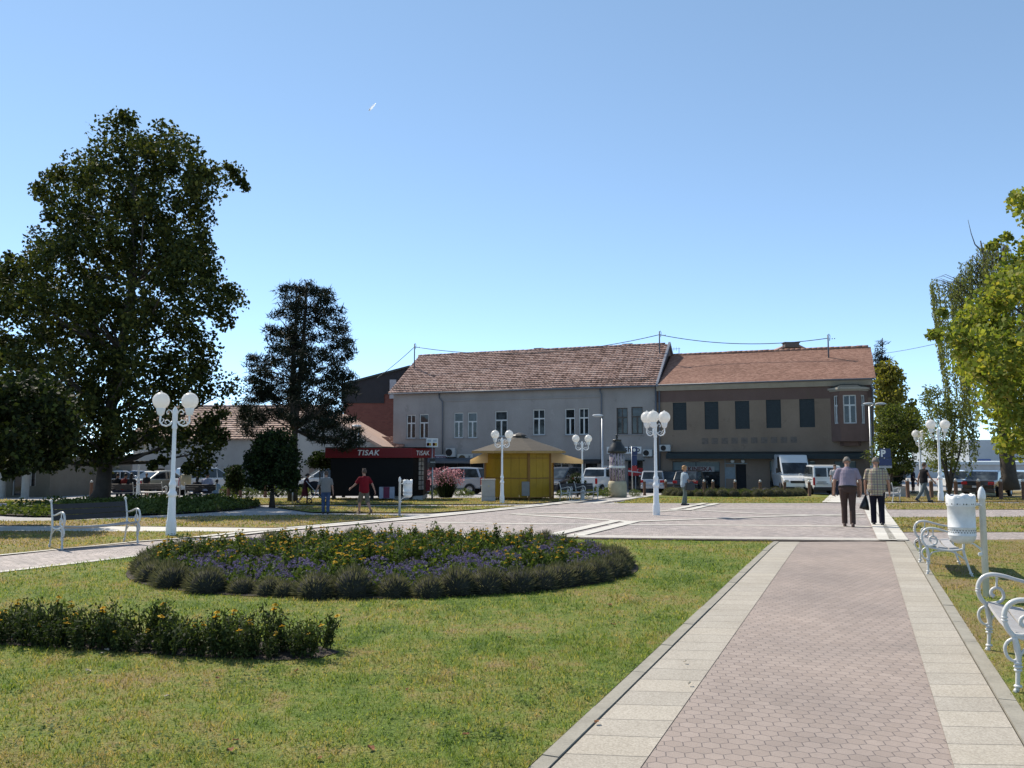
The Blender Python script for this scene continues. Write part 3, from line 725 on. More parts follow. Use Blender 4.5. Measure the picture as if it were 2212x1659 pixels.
person('person half hidden behind the man in the lavender shirt', b, R(160), at(1804, 1005, 47.5).z - b.z, ((5, 0, 0), (-5, -8, 0)), (6, 8, 14), (6, 8, 14), top=cloth('pale_cotton', (0.4, 0.38, 0.38)), hem=-.06, bottom=dn, hair=H_BROWN, vox=.014)
# ---------------------------------------------------------------- buildings
def plaster(name, lo, hi, stain=(0.8, 0.78, 0.76), z_split=None, upper=None):
    t = NT(name); co = t.coord()
    a = t.noise(co, 0.35, 6, 0.65).outputs[0]; f = t.noise(co, 14, 3).outputs[0]
    mp = t.n('ShaderNodeMapping', i_Vector=co); mp.inputs['Scale'].default_value = (0.5, 0.5, 0.16)
    st = t.noise(mp.outputs[0], 1.4, 4).outputs[0]
    c = t.ramp(a, [(0.32, lo), (0.68, hi)])
    if z_split is not None:
        sp = t.n('ShaderNodeSeparateXYZ', i_0=co)
        k = t.math('GREATER_THAN', sp.outputs[2], z_split)
        c = t.mix(k, c, t.ramp(a, [(0.32, upper[0]), (0.68, upper[1])]))
    c = t.mix(0.4, c, t.ramp(st, [(0.35, stain), (0.6, (1.04,) * 3)]), 'MULTIPLY')
    c = t.mix(0.35, c, t.ramp(f, [(0.3, (0.8,) * 3), (0.7, (1.15,) * 3)]), 'MULTIPLY')
    pt = t.noise(co, 0.55, 6, 0.7).outputs[0]; c = t.mix(t.math('MULTIPLY', t.ramp(pt, [(0.60, (0, 0, 0)), (0.64, (1, 1, 1))]), 0.4), c, tuple(v * 0.66 for v in lo))
    c = t.mix(t.math('MULTIPLY', t.ramp(pt, [(0.34, (1, 1, 1)), (0.38, (0, 0, 0))]), 0.4), c, tuple(min(1, v * 1.25) for v in hi))
    return t.fin(t.bsdf(c, 0.92, t.bump(f, 0.25, 0.01), 0, 0.15))
def tilemat(name, stops):
    t = NT(name); co = t.coord(); ri = t.n('ShaderNodeNewGeometry').outputs['Random Per Island']
    big = t.noise(co, 0.5, 5, 0.65).outputs[0]; f = t.noise(co, 25, 3).outputs[0]
    x = t.math('ADD', t.math('MULTIPLY', ri, 0.5), t.math('MULTIPLY', big, 0.5))
    c = t.ramp(x, stops)
    c = t.mix(0.5, c, t.ramp(f, [(0.3, (0.65,) * 3), (0.7, (1.2,) * 3)]), 'MULTIPLY')
    return t.fin(t.bsdf(c, 0.85, None, 0, 0.2))
TILE_OLD = tilemat('weathered_clay_tiles', [(0.2, (0.16, 0.095, 0.075)), (0.42, (0.30, 0.190, 0.155)), (0.6, (0.37, 0.245, 0.205)), (0.85, (0.44, 0.32, 0.27))])
TILE_NEW = tilemat('red_flat_clay_tiles', [(0.2, (0.225, 0.122, 0.088)), (0.5, (0.300, 0.165, 0.120)), (0.8, (0.36, 0.21, 0.155))])
TILE_PALE = tilemat('pale_clay_tiles', [(0.2, (0.30, 0.20, 0.155)), (0.5, (0.42, 0.29, 0.225)), (0.8, (0.50, 0.37, 0.30))])
GREY_PL = plaster('grey_plaster', (0.265, 0.246, 0.232), (0.325, 0.303, 0.287), (0.78, 0.77, 0.78))
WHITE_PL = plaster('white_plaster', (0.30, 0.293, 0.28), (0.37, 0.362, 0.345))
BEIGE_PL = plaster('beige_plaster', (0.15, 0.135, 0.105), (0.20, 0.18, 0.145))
WFRAME = plain('white_window_wood', (0.55, 0.56, 0.55), 0.5, 0.12)
DFRAME = plain('brown_window_wood', (0.075, 0.06, 0.05), 0.6, 0.25)
DARKMETAL = plain('dark_sheet_metal', (0.03, 0.038, 0.036), 0.5, 0.2)
PIPE = plain('grey_downpipe', (0.11, 0.12, 0.14), 0.5, 0.2)
def tiles(parent, x0, x1, ye, ze, yr, zr, tw, ch, mat, wavy=True, name='roof', lift=0.085, wob=0.022):
    L = math.hypot(yr - ye, zr - ze); uy, uz = (yr - ye) / L, (zr - ze) / L; ny, nz = -uz, uy
    nr = int(L / ch); ch = L / nr; nc = int((x1 - x0) / tw); tw = (x1 - x0) / nc
    mb = MB()
    prof = [(0.0, 0.018), (0.22, 0.03), (0.45, 0.018), (0.72, 0.0), (1.0, 0.015)] if wavy else [(0.02, 0.0), (0.98, 0.0)]
    for r in range(nr):
        for c in range(nc):
            jx = random.uniform(-1, 1) * 0.006; jl = random.uniform(-1, 1) * wob * 0.5
            sagv = wob * (math.sin(c * 0.13 + r * 0.21) + math.sin(c * 0.041 - r * 0.33 + 1))
            top, bot, lip = [], [], []
            off = 0.5 * tw if (not wavy and r % 2) else 0
            for (u, h) in prof:
                x = min(x1, x0 + (c + u) * tw + off * 0.999 + jx)
                for lst, s, hh in ((bot, r * ch - 0.02, lift + h + jl), (top, (r + 1) * ch + 0.03, h + 0.004), (lip, r * ch - 0.015, 0.0)):
                    lst.append((x, ye + uy * s + ny * (hh + sagv), ze + uz * s + nz * (hh + sagv)))
            k = len(prof); mb.add(bot + top + lip, [(i, i + 1, i + 1 + k, i + k) for i in range(k - 1)] + [(i, i + 2 * k, i + 1 + 2 * k, i + 1) for i in range(k - 1)])
    o = mb.build(name, mat, parent, fix=False)
    return o
def ridge_caps(parent, x0, x1, y, z, mat, step=0.38):
    mb = MB(); n = int((x1 - x0) / step)
    for i in range(n):
        a = x0 + i * step; dz = random.uniform(-0.012, 0.012)
        mb.tube([(a, y, z + dz), (a + step + 0.03, y, z + dz + 0.012)], [0.13, 0.115], 8)
    return mb.build('ridge_cap', mat, parent)
def wall(x0, x1, z0, z1, holes, y=0.0, depth=0.16, mb=None):
    """a wall face with real openings and their reveals"""
    mb = mb or MB()
    xs = sorted({x0, x1, *[v for h in holes for v in h[:2]]}); zs = sorted({z0, z1, *[v for h in holes for v in h[2:4]]})
    for i in range(len(xs) - 1):
        for j in range(len(zs) - 1):
            mx, mz = (xs[i] + xs[i + 1]) / 2, (zs[j] + zs[j + 1]) / 2
            if any(h[0] < mx < h[1] and h[2] < mz < h[3] for h in holes): continue
            mb.quad((xs[i], y, zs[j]), (xs[i + 1], y, zs[j]), (xs[i + 1], y, zs[j + 1]), (xs[i], y, zs[j + 1]))
    for h in holes:
        a, b, c, d = h[:4]
        mb.quad((a, y, c), (a, y + depth, c), (a, y + depth, d), (a, y, d)); mb.quad((b, y, c), (b, y, d), (b, y + depth, d), (b, y + depth, c))
        mb.quad((a, y, c), (b, y, c), (b, y + depth, c), (a, y + depth, c)); mb.quad((a, y, d), (a, y + depth, d), (b, y + depth, d), (b, y, d))
    return mb
def window(parent, x0, x1, z0, z1, style='white', y=0.0, M=None, sill=True, label=None):
    fm = WFRAME if style == 'white' else DFRAME
    t = 0.07; ya, yb = y + 0.07, y + 0.13
    mb = MB()
    def bx(*a): mb.box(*a, M=M)
    zt = z0 + (z1 - z0) * 0.64; xm = (x0 + x1) / 2
    if style in ('white', 'dark'):
        bx(x0, x0 + t, ya, yb, z0, z1); bx(x1 - t, x1, ya, yb, z0, z1)
        bx(x0 + t, x1 - t, ya, yb, z0, z0 + t); bx(x0 + t, x1 - t, ya, yb, z1 - t, z1)
        bx(x0 + t, x1 - t, ya - 0.01, yb, zt - 0.05, zt + 0.05); bx(xm - 0.055, xm + 0.055, ya - 0.012, yb, z0 + t, zt - 0.05)
        if random.random() < 0.5 and x1 - x0 < 1.1: bx(xm - 0.03, xm + 0.03, ya, yb, zt + 0.05, z1 - t)
        o = mb.build('window', fm, parent)
        g = MB(); g.box(x0 + t * 0.5, x1 - t * 0.5, y + 0.105, y + 0.118, z0 + t * 0.5, z1 - t * 0.5, M=M); g.build('pane', GLASS, o)
    else:   # rolled-down slatted blind
        n = int((z1 - z0) / 0.11)
        for i in range(n):
            a = z0 + (z1 - z0) * i / n; b = z0 + (z1 - z0) * (i + 1) / n
            mb.add([Vector(q) if not M else M @ Vector(q) for q in [(x0, y + 0.05, a), (x1, y + 0.05, a), (x1, y + 0.075, b), (x0, y + 0.075, b), (x0, y + 0.09, a), (x1, y + 0.09, a)]], [(0, 1, 2, 3), (4, 5, 1, 0)])
        o = mb.build('window', GLASS, parent) if style == 'open' else mb.build('window_blind', plain('dark_green_blind', (0.020, 0.026, 0.027), 0.55, 0.25), parent)
    if sill:
        s = MB(); s.box(x0 - 0.1, x1 + 0.1, y - 0.09, y + 0.068, z0 - 0.055, z0 - 0.003, M=M); s.build('sill', plain('stone_sill', (0.25, 0.245, 0.25), 0.85), o)
    return o
def text_mesh(txt, size, mat, parent, loc, rot=(math.pi / 2, 0, 0), shear=0.0, depth=0.012, name='lettering', bold=0.0, ax='LEFT', sx=1.0):
    cu = bpy.data.curves.new(name, 'FONT'); cu.body = txt; cu.size = size; cu.extrude = depth; cu.shear = shear; cu.offset = bold; cu.align_x = ax; cu.space_character = 1.12 if bold and len(txt) < 6 else 1.03
    cu.resolution_u = 3
    tmp = bpy.data.objects.new('tmp', cu); C.objects.link(tmp)
    bpy.context.view_layer.update()
    me = bpy.data.meshes.new_from_object(tmp.evaluated_get(bpy.context.evaluated_depsgraph_get()))
    bpy.data.objects.remove(tmp, do_unlink=True)
    me.name = name; me.materials.clear(); me.materials.append(mat)
    o = bpy.data.objects.new(name, me); C.objects.link(o)
    o.parent = parent; o.location = loc; o.rotation_euler = rot; o.scale = (sx, 1, 1)
    return o
YAW = math.atan(F / (CX + 3485)); uX = Vector((math.cos(YAW), -math.sin(YAW), 0)); nY = Vector((math.sin(YAW), math.cos(YAW), 0))
J = colx(1421, 59.5); J.z = gz(60)
def FX(px, py, off=0.0):
    d = Vector(ray(px, py)); o = J + nY * off; cam_ = Vector((0, 0, CAMH))
    p = cam_ + d * ((o - cam_).dot(nY) / d.dot(nY))
    return (p - J).dot(uX), p.z - J.z
def frect(x0, x1, y0, y1):
    xm, ym = (x0 + x1) / 2, (y0 + y1) / 2
    return FX(x0, ym)[0], FX(x1, ym)[0], FX(xm, y1)[1], FX(xm, y0)[1]
LX = FX(849, 950)[0]; RX = FX(1889, 950)[0]
EZ = (FX(849, 848)[1] + FX(1418, 830)[1]) / 2; EZB = (FX(1430, 833)[1] + FX(1885, 817)[1]) / 2
def ridge_z(px, py, off): return FX(px, py, off)[1]
RD = 4.9
GRZ = ridge_z(1447, 744, RD); BRZ = (ridge_z(1470, 766, RD) + ridge_z(1888, 751, RD)) / 2
# --- the grey two-storey house
gb = thing('grey_building', 'long grey two-storey house with white window frames and an old brown tiled roof', 'building', J, -YAW)
gw = [(878, 897.5, 896, 947), (906, 925.5, 894.5, 947), (980.5, 1000.5, 891.5, 946), (1010, 1030.5, 891, 946), (1069, 1096, 888, 943), (1151, 1177, 884.5, 939.5), (1220.5, 1242, 883, 939.5), (1250.5, 1272, 882, 939)]
gd = [(1332, 1356, 881, 938), (1364, 1388.5, 879, 937.5)]
shops = [frect(930, 1044, 998, 1058), frect(1196, 1228, 1000, 1060), frect(1236, 1290, 1000, 1056), frect(1355, 1389, 996, 1056)]
shops = [(a, b, 0.06 if c < 0.5 else c, d) for a, b, c, d in shops]
holes = [frect(*r) for r in gw + gd] + shops
mb = wall(LX, -0.01, -1.0, EZ, holes)
mb.quad((LX, 0, -1), (LX, 9.8, -1), (LX, 9.8, EZ), (LX, 0, EZ)); mb.quad((-0.01, 0, -1), (-0.01, 9.8, -1), (-0.01, 9.8, EZ), (-0.01, 0, EZ)); mb.quad((LX, 9.8, -1), (0, 9.8, -1), (0, 9.8, EZ), (LX, 9.8, EZ))
mb.add([(LX, 0, EZ), (LX, 9.8, EZ), (LX, RD, GRZ - 0.05)], [(0, 1, 2)])
mb.build('wall', GREY_PL, gb)
for r in gw: window(gb, *frect(*r))
for r in gd: window(gb, *frect(*r), style='dark')
tiles(gb, LX - 0.25, 0.02, -0.38, EZ - 0.10, RD, GRZ, 0.27, 0.30, TILE_OLD)
mb = MB(); mb.quad((LX - 0.25, RD, GRZ + 0.02), (0.02, RD, GRZ + 0.02), (0.02, 10.2, EZ - 0.1), (LX - 0.25, 10.2, EZ - 0.1)); mb.quad((LX - 0.2, -0.34, EZ - 0.13), (0, -0.34, EZ - 0.13), (0, RD, GRZ - 0.05), (LX - 0.2, RD, GRZ - 0.05))
mb.build('roof', TILE_OLD, gb)
ridge_caps(gb, LX - 0.3, 0.05, RD, GRZ + 0.04, TILE_OLD)
GABLE = plain('brown_gable_boards', (0.10, 0.065, 0.05), 0.8, 0.25)
mb = MB(); mb.prism([(0.0, -0.3, EZ - 0.35), (0.0, RD, GRZ - 0.08), (0.0, 9.9, EZ - 0.3)], (0.05, 0, 0)); mb.build('gable', GABLE, gb)
mb = MB()
for (ya, za, yb, zb) in ((-0.42, EZ - 0.08, RD, GRZ + 0.10), (RD, GRZ + 0.10, 10.2, EZ - 0.08)):
    mb.prism([(0.03, ya, za - 0.12), (0.03, ya, za + 0.1), (0.03, yb, zb + 0.1), (0.03, yb, zb - 0.12)], (0.16, 0, 0))
mb.build('verge', plain('grey_verge_flashing', (0.16, 0.17, 0.20), 0.55), gb)
mb = MB(); mb.tube([(LX - 0.2, -0.46, EZ - 0.14), (0, -0.46, EZ - 0.16)], 0.065, 8); mb.build('gutter', PIPE, gb)
mb = MB()
for k in range(int(-LX / 0.75)):
    x = LX + 0.3 + k * 0.75; mb.tube([(x, -0.05, EZ + 0.18), (x, -0.14, EZ + 0.55)], 0.018, 5)
for dz in (0.28, 0.44): mb.tube([(LX, -0.12, EZ + 0.05 + dz), (-8, -0.10, EZ + dz + 0.0), (0, -0.12, EZ + 0.05 + dz)], 0.016, 5)
mb.build('snow_guard', DARKMETAL, gb)
def pipe_px(parent, pts, r=0.055, name='downpipe', mat=PIPE, y=-0.09):
    mb = MB(); mb.tube([(*[FX(*p)[0:1][0]], y, FX(*p)[1]) for p in pts], r, 8); return mb.build(name, mat, parent)
pipe_px(gb, [(949, 846), (950, 860), (957, 868), (957, 980)]); pipe_px(gb, [(1296, 834), (1297, 846), (1300, 852), (1300, 950), (1300, 1050)])
pipe_px(gb, [(1417, 832), (1419, 1062)], 0.06)
a, b = FX(958, 866), FX(1294, 856)
mb = MB(); mb.box(a[0], b[0], -0.07, -0.003, a[1] - 0.04, a[1] + 0.05); mb.build('moulding', GREY_PL, gb)
VENT = plain('rust_stain', (0.09, 0.05, 0.04), 0.9)
# shop fronts
DARKIN = plain('dark_shop_interior', (0.018, 0.018, 0.02), 0.9, 0.3)
for i, (x0, x1, z0, z1) in enumerate(shops):
    mb = MB(); mb.box(x0, x1, 0.17, 0.20, z0, z1); f = mb.build('shop_window', GLASS if i != 0 else DARKIN, gb)
    mb = MB(); n = max(2, int((x1 - x0) / 1.1))
    for k in range(n + 1):
        x = x0 + (x1 - x0) * k / n; mb.box(x - 0.03, x + 0.03, 0.12, 0.168, z0, z1)
    mb.build('frame', DFRAME if i == 0 else STEEL, f)
x0, x1, z0, z1 = frect(1356, 1388, 1011, 1028)
mb = MB(); mb.box(x0, x1, 0.10, 0.118, z0, z1); rs = mb.build('shop_banner', plain('red_film', (0.38, 0.018, 0.02), 0.5), gb)
mb = MB(); mb.prism([(x0, 0.096, z0 + 0.30), (x1, 0.096, z0 + 0.18), (x1, 0.096, z0 + 0.24), (x0, 0.096, z0 + 0.42)], (0, 0.003, 0)); mb.build('stripe', WFRAME, rs)
text_mesh('T', 0.3, WFRAME, rs, (x0 + (x1 - x0) * 0.55, 0.095, z1 - 0.3), depth=0.002)
x0, x1, z0, z1 = frect(906, 1046, 992, 996)
mb = MB(); mb.prism([(x0, -0.003, z1 + 0.12), (x0, -1.3, z0), (x0, -1.3, z0 - 0.16), (x0, -0.003, z0 - 0.06)], (x1 - x0, 0, 0)); mb.build('canopy', plain('grey_canopy', (0.10, 0.105, 0.115), 0.7), gb)
x0, x1, z0, z1 = frect(1196, 1300, 992, 998)
mb = MB(); mb.prism([(x0, -0.003, z1), (x0, -0.9, z0), (x0, -0.9, z0 - 0.1), (x0, -0.003, z0 - 0.1)], (x1 - x0, 0, 0)); mb.build('canopy', plain('dark_canopy', (0.035, 0.03, 0.028), 0.7), gb)
x0, x1, z0, z1 = frect(1316, 1392, 993, 996)
mb = MB(); mb.box(x0, x1, -0.5, -0.003, z0, z1); mb.build('canopy', DARKMETAL, gb)
INK = plain('dark_ink', (0.02, 0.018, 0.03), 0.6); SIGNW = plain('white_sign_board', (0.62, 0.63, 0.62), 0.5, 0.05)
def sign(rect, label, txt=None, mat=SIGNW, tm=INK, size=None, y=-0.06, cat='sign', **kw):
    x0, x1, z0, z1 = frect(*rect)
    t = thing('shop_sign', label, cat, J + uX * x0 + nY * y + Vector((0, 0, z0)), -YAW)
    mb = MB(); mb.box(0, x1 - x0, 0, 0.05, 0, z1 - z0); mb.build('board', mat, t, 0.008)
    if txt: text_mesh(txt, size or (z1 - z0) * 0.95, tm, t, ((x1 - x0) * kw.pop('at', 0.08), -0.004, (z1 - z0) * kw.pop('up', 0.2)), depth=0.003, **kw)
    return t, x1 - x0, z1 - z0
sign((1311, 1386, 965, 980), 'white shop sign with dark lettering ending in shop', 'Pet  shop', bold=0.012, up=0.28, size=0.55, sx=1.05)
t, W_, H_ = sign((929, 969, 983, 994), 'white sign with a purple strip reading mesnica', None)
mb = MB(); mb.box(W_ * 0.28, W_ * 0.95, -0.012, -0.001, H_ * 0.25, H_ * 0.8); mb.build('strip', plain('purple_print', (0.12, 0.02, 0.07), 0.6), t)
text_mesh('mesnica', 0.26, SIGNW, t, (W_ * 0.33, -0.015, H_ * 0.40), depth=0.002)
t, W_, H_ = sign((988, 1022, 981, 994), 'cream sign with a brown half-round emblem above the canopy', None, plain('cream_sign', (0.5, 0.48, 0.43), 0.6))
mb = MB(); mb.prism([(W_ * (0.32 + 0.24 * math.cos(k * math.pi / 10)), -0.006, H_ * (0.1 + 0.75 * math.sin(k * math.pi / 10))) for k in range(11)], (0, 0.003, 0)); mb.build('emblem', plain('brown_emblem', (0.10, 0.065, 0.03), 0.6), t)
text_mesh('K', 0.34, INK, t, (W_ * 0.72, -0.006, H_ * 0.28), depth=0.002)
sign((1301, 1322, 1006, 1019), 'white sign with red capitals behind the advertising column', 'IMO', tm=plain('red_ink', (0.30, 0.03, 0.03), 0.6), up=0.22, size=0.42)
def ac_unit(rect, label):
    x0, x1, z0, z1 = frect(*rect)
    t = thing('air_conditioner', label, 'air conditioner', J + uX * x0 + nY * -0.42 + Vector((0, 0, z0)), -YAW, 'air conditioners on the house fronts')
    W_, H_ = x1 - x0, z1 - z0
    mb = MB(); mb.box(0, W_, 0, 0.36, 0, H_); mb.build('casing', plain('ac_casing', (0.42, 0.43, 0.42), 0.6), t, 0.015)
    mb = MB()
    for k in range(1, 6): 
        r = H_ * 0.4 * k / 5; mb.tube([(W_ * 0.36 + r * math.cos(q * 0.3307), -0.012, H_ * 0.5 + r * math.sin(q * 0.3307)) for q in range(20)], 0.008, 4)
    mb.prism([(W_ * 0.36 + H_ * 0.4 * math.cos(q * 0.3142), -0.004, H_ * 0.5 + H_ * 0.4 * math.sin(q * 0.3142)) for q in range(20)], (0, 0.003, 0))
    mb.build('fan_grille', BLACK, t)
    for xb in (.05, W_ - .1): mb = MB(); mb.box(xb, xb + .05, 0.02, 0.42, -0.06, -0.002); mb.build('bracket', DARKMETAL, t)
ac_unit((1420 - 29, 1420 - 9, 1001 - 30, 1001 - 15), 'air conditioner low beside the downpipe, under the paired dark windows')
ac_unit((1427, 1450, 961, 975), 'air conditioner on the tan wall beside the downpipe')
ac_unit((968, 987, 968, 987), 'tall air conditioner above the canopy by the purple sign')
# --- the tan and brown house with the oriel
upz = FX(1650, 864)[1]
TAN_PL = plaster('tan_and_brown_render', (0.205, 0.155, 0.116), (0.255, 0.196, 0.150), (0.82, 0.8, 0.78), upz, ((0.125, 0.083, 0.071), (0.155, 0.105, 0.091)))
bb = thing('brown_building', 'tan and brown two-storey house with dark blinds, red tiled roof and corner oriel', 'building', J, -YAW)
bw = [(1453.5, 1483, 869.5, 929), (1522, 1552, 867.5, 927.5), (1588, 1619, 866, 926.5), (1655, 1687, 863.5, 924.5), (1727, 1760, 861.8, 923)]
bs = [frect(1453, 1555, 997, 1056), frect(1590, 1612, 1003, 1058), frect(1663, 1762, 996, 1056), frect(1803, 1850, 996, 1056)]
bs = [(a, b, c if c > 0.3 and i in (0, 2, 3) else 0.05, d) for i, (a, b, c, d) in enumerate(bs)]
mb = wall(0.01, RX, -1, EZB, [frect(*r) for r in bw] + bs)
mb.quad((RX, 0, -1), (RX, 9.8, -1), (RX, 9.8, EZB), (RX, 0, EZB)); mb.quad((0, 9.8, -1), (RX, 9.8, -1), (RX, 9.8, EZB), (0, 9.8, EZB)); mb.add([(RX, 0, EZB), (RX, 9.8, EZB), (RX, RD, BRZ - 0.04)], [(0, 1, 2)])
mb.build('wall', TAN_PL, bb)
for r in bw: window(bb, *frect(*r), style='blind', sill=False)
tiles(bb, 0.22, RX + 0.2, -0.42, EZB + 0.02, RD, BRZ, 0.19, 0.155, TILE_NEW, False, lift=0.022, wob=0.008)
mb = MB(); mb.quad((0.05, RD, BRZ + 0.01), (RX + 0.2, RD, BRZ + 0.01), (RX + 0.2, 10.2, EZB), (0.05, 10.2, EZB)); mb.quad((0.2, -0.40, EZB - 0.02), (RX + 0.18, -0.40, EZB - 0.02), (RX + 0.18, RD, BRZ - 0.05), (0.2, RD, BRZ - 0.05)); mb.build('roof', TILE_NEW, bb)
ridge_caps(bb, 0.3, RX + 0.2, RD, BRZ + 0.02, TILE_NEW)
CREAM = plain('cream_cornice', (0.33, 0.30, 0.25), 0.9, 0.15, 1.5)
mb = MB(); mb.prism([(0.02, -0.003, EZB - 0.02), (0.02, -0.32, EZB - 0.02), (0.02, -0.30, EZB - 0.14), (0.02, -0.12, EZB - 0.42), (0.02, -0.003, EZB - 0.42)], (RX - 0.05, 0, 0)); mb.build('cornice', CREAM, bb)
mb = MB(); mb.tube([(0.2, -0.48, EZB - 0.03), (RX + 0.1, -0.48, EZB - 0.03)], 0.055, 8); mb.build('gutter', PIPE, bb)
pipe_px(bb, [(1881, 822), (1882, 834), (1885, 840), (1888, 1060)]); pipe_px(bb, [(1424.5, 832), (1426, 1062)], 0.06)
for (x0, x1, z0, z1), nn in zip(bs, (3, 1, 3, 2)):
    mb = MB(); mb.box(x0, x1, 0.13, 0.15, z0, z1); f = mb.build('shop_window' if nn > 1 else 'door', GLASS if nn > 1 else DARKIN, bb)
    if nn > 1:
        mb = MB(); mb.box(x0, x1, 0.08, 0.126, z1 - 0.62, z1 - 0.05); mb.build('blind_box', plain('pale_blind_box', (0.16, 0.20, 0.20), 0.6), f)
        mb = MB()
        for k in range(nn): x = x0 + (x1 - x0) * k / (nn - 1); mb.box(x - 0.04, x + 0.04, 0.06, 0.128, z0, z1)
        mb.box(x0, x1, 0.055, 0.079, z1 - 0.70, z1 - 0.63); mb.build('frame', plain('teal_frame', (0.05, 0.075, 0.085), 0.5), f)
dx0, dx1, dz0, dz1 = bs[1]
mb = MB(); mb.box(dx0 - 0.75, dx0 - 0.70, -0.05, -0.003, 0.1, dz1 + 0.6); mb.box(dx0 - 0.1, dx0 - 0.04, -0.05, -0.003, 0.1, dz1); mb.box(dx0 - 0.7, dx0 - 0.1, -0.03, -0.004, dz1 - 1.0, dz1 - 0.2); mb.box(dx0 - 0.75, dx1 + 0.1, -0.055, -0.003, dz1 + 0.02, dz1 + 0.09); mb.build('door_surround', plain('grey_door_metal', (0.20, 0.24, 0.26), 0.5), bb)
for x_ in (-.2, .5): mb = MB(); mb.ball((dx0 + x_, -0.18, dz1 + 0.22), 0.14); mb.build('door_lamp', plain('white_glass_globe', (0.6, 0.62, 0.62), 0.3), bb)
x0, x1, z0, z1 = frect(1442, 1865, 976, 991); x0, x1 = FX(1444, 983)[0], FX(1865, 980)[0]
mb = MB(); mb.prism([(x0, -0.003, z1 + 0.02), (x0, -0.95, z0 + 0.35), (x0, -1.0, z0), (x0, -0.003, z0)], (x1 - x0, 0, 0)); mb.build('awning', plain('dark_green_awning', (0.012, 0.020, 0.020), 0.6, 0.3, 2), bb)
mb = MB()
for k in range(10):
    px = 1516 + k * 21.3; a = frect(px, px + 14, 946.5 - k * 0.35, 959.5 - k * 0.35)
    mb = MB(); mb.box(a[0], a[1], -0.012, -0.003, a[2], a[3])
    mb.build('faded_letter_panel', plain('faded_letter_stain', (0.145, 0.120, 0.102), 0.9, 0.3, 6), bb)
# oriel
ox0, ox1 = FX(1795, 900)[0], FX(1876, 900)[0]; oz0, oz1 = FX(1835, 953)[1], FX(1835, 846)[1]; PR = 0.85
ch_ = (ox1 - ox0) * 0.24
pl = [(ox0, -0.003), (ox0 + ch_, -PR), (ox1 - ch_, -PR), (ox1, -0.003)]
orx = MB()
BR2 = plain('brown_oriel_render', (0.145, 0.092, 0.075), 0.9, 0.15, 2)
wz0, wz1 = FX(1832, 919)[1] + 0.1, FX(1832, 858)[1] + 0.1
segM = []
for i in range(3):
    a, b = Vector((*pl[i], 0)), Vector((*pl[i + 1], 0)); d = b - a; L_ = d.length
    M = Matrix.Translation(a) @ Matrix.Rotation(math.atan2(d.y, d.x), 4, 'Z')
    mg = (L_ * 0.30, L_ * 0.78) if i == 0 else ((L_ * 0.22, L_ * 0.70) if i == 2 else (L_ * 0.18, L_ * 0.84))
    sub = wall(0, L_, oz0, oz1, [(mg[0], mg[1], wz0, wz1)], depth=0.13)
    orx.add([M @ Vector(v) for v in sub.v], sub.f); segM.append((M, mg))
orx.prism([(p[0], p[1], oz0 - 0.02) for p in pl], (0, 0, 0.02))
orx.prism([(pl[0][0] + .5, -0.003, oz0 - 0.3), (pl[1][0] + 0.2, -PR + 0.4, oz0 - 0.3), (pl[2][0] - 0.2, -PR + 0.4, oz0 - 0.3), (pl[3][0] - .5, -0.003, oz0 - 0.3)], (0, 0, 0.28))
oo = orx.build('oriel', BR2, bb)
for M, mg in segM:
    w_ = window(bb, mg[0], mg[1], wz0, wz1, 'white', M=M, sill=False); w_.parent = oo
mb = MB(); cz = oz1
for (e, za, zb) in ((0.06, 0.0, 0.1), (0.16, 0.1, 0.24)): mb.prism([(pl[0][0] - e, -0.003, cz + za), (pl[1][0] - e * 0.6, -PR - e, cz + za), (pl[2][0] + e * 0.6, -PR - e, cz + za), (pl[3][0] + e, -0.003, cz + za)], (0, 0, zb - za - 0.002))
mb.build('oriel_cornice', CREAM, oo)
rt = FX(1835, 829)[1]; mb = MB(); base = [(pl[0][0] - .1, -0.003, cz + .24), (pl[1][0] - .06, -PR - .1, cz + .24), (pl[2][0] + .06, -PR - .1, cz + .24), (pl[3][0] + .1, -0.003, cz + .24)]
midp = [(p[0] * 0.75 + 0.25 * (ox0 + ox1) / 2, p[1] * 0.72, rt - 0.12) for p in base]; top = [((ox0 + ox1) / 2 - .5, -0.003, rt), ((ox0 + ox1) / 2 + .5, -0.003, rt)]
for A, B in ((base, midp),):
    mb.add(A + B, [(0, 1, 5, 4), (1, 2, 6, 5), (2, 3, 7, 6)])
mb.add(midp + top, [(0, 1, 4), (1, 2, 5, 4), (2, 3, 5)])
mb.build('oriel_roof', DARKMETAL, oo)
# lettering in the shop window
t, W_, H_ = sign((1484, 1543, 1007.5, 1019), 'white shop board with red-brown capitals KINESKA in the window', None, plain('board_grey', (0.33, 0.33, 0.32), 0.6), y=0.03)
text_mesh('KINESKA', 0.42, plain('redbrown_ink', (0.12, 0.025, 0.02), 0.6), t, (0.06, -0.004, H_ * 0.13), depth=0.003, bold=0.012, sx=0.98)
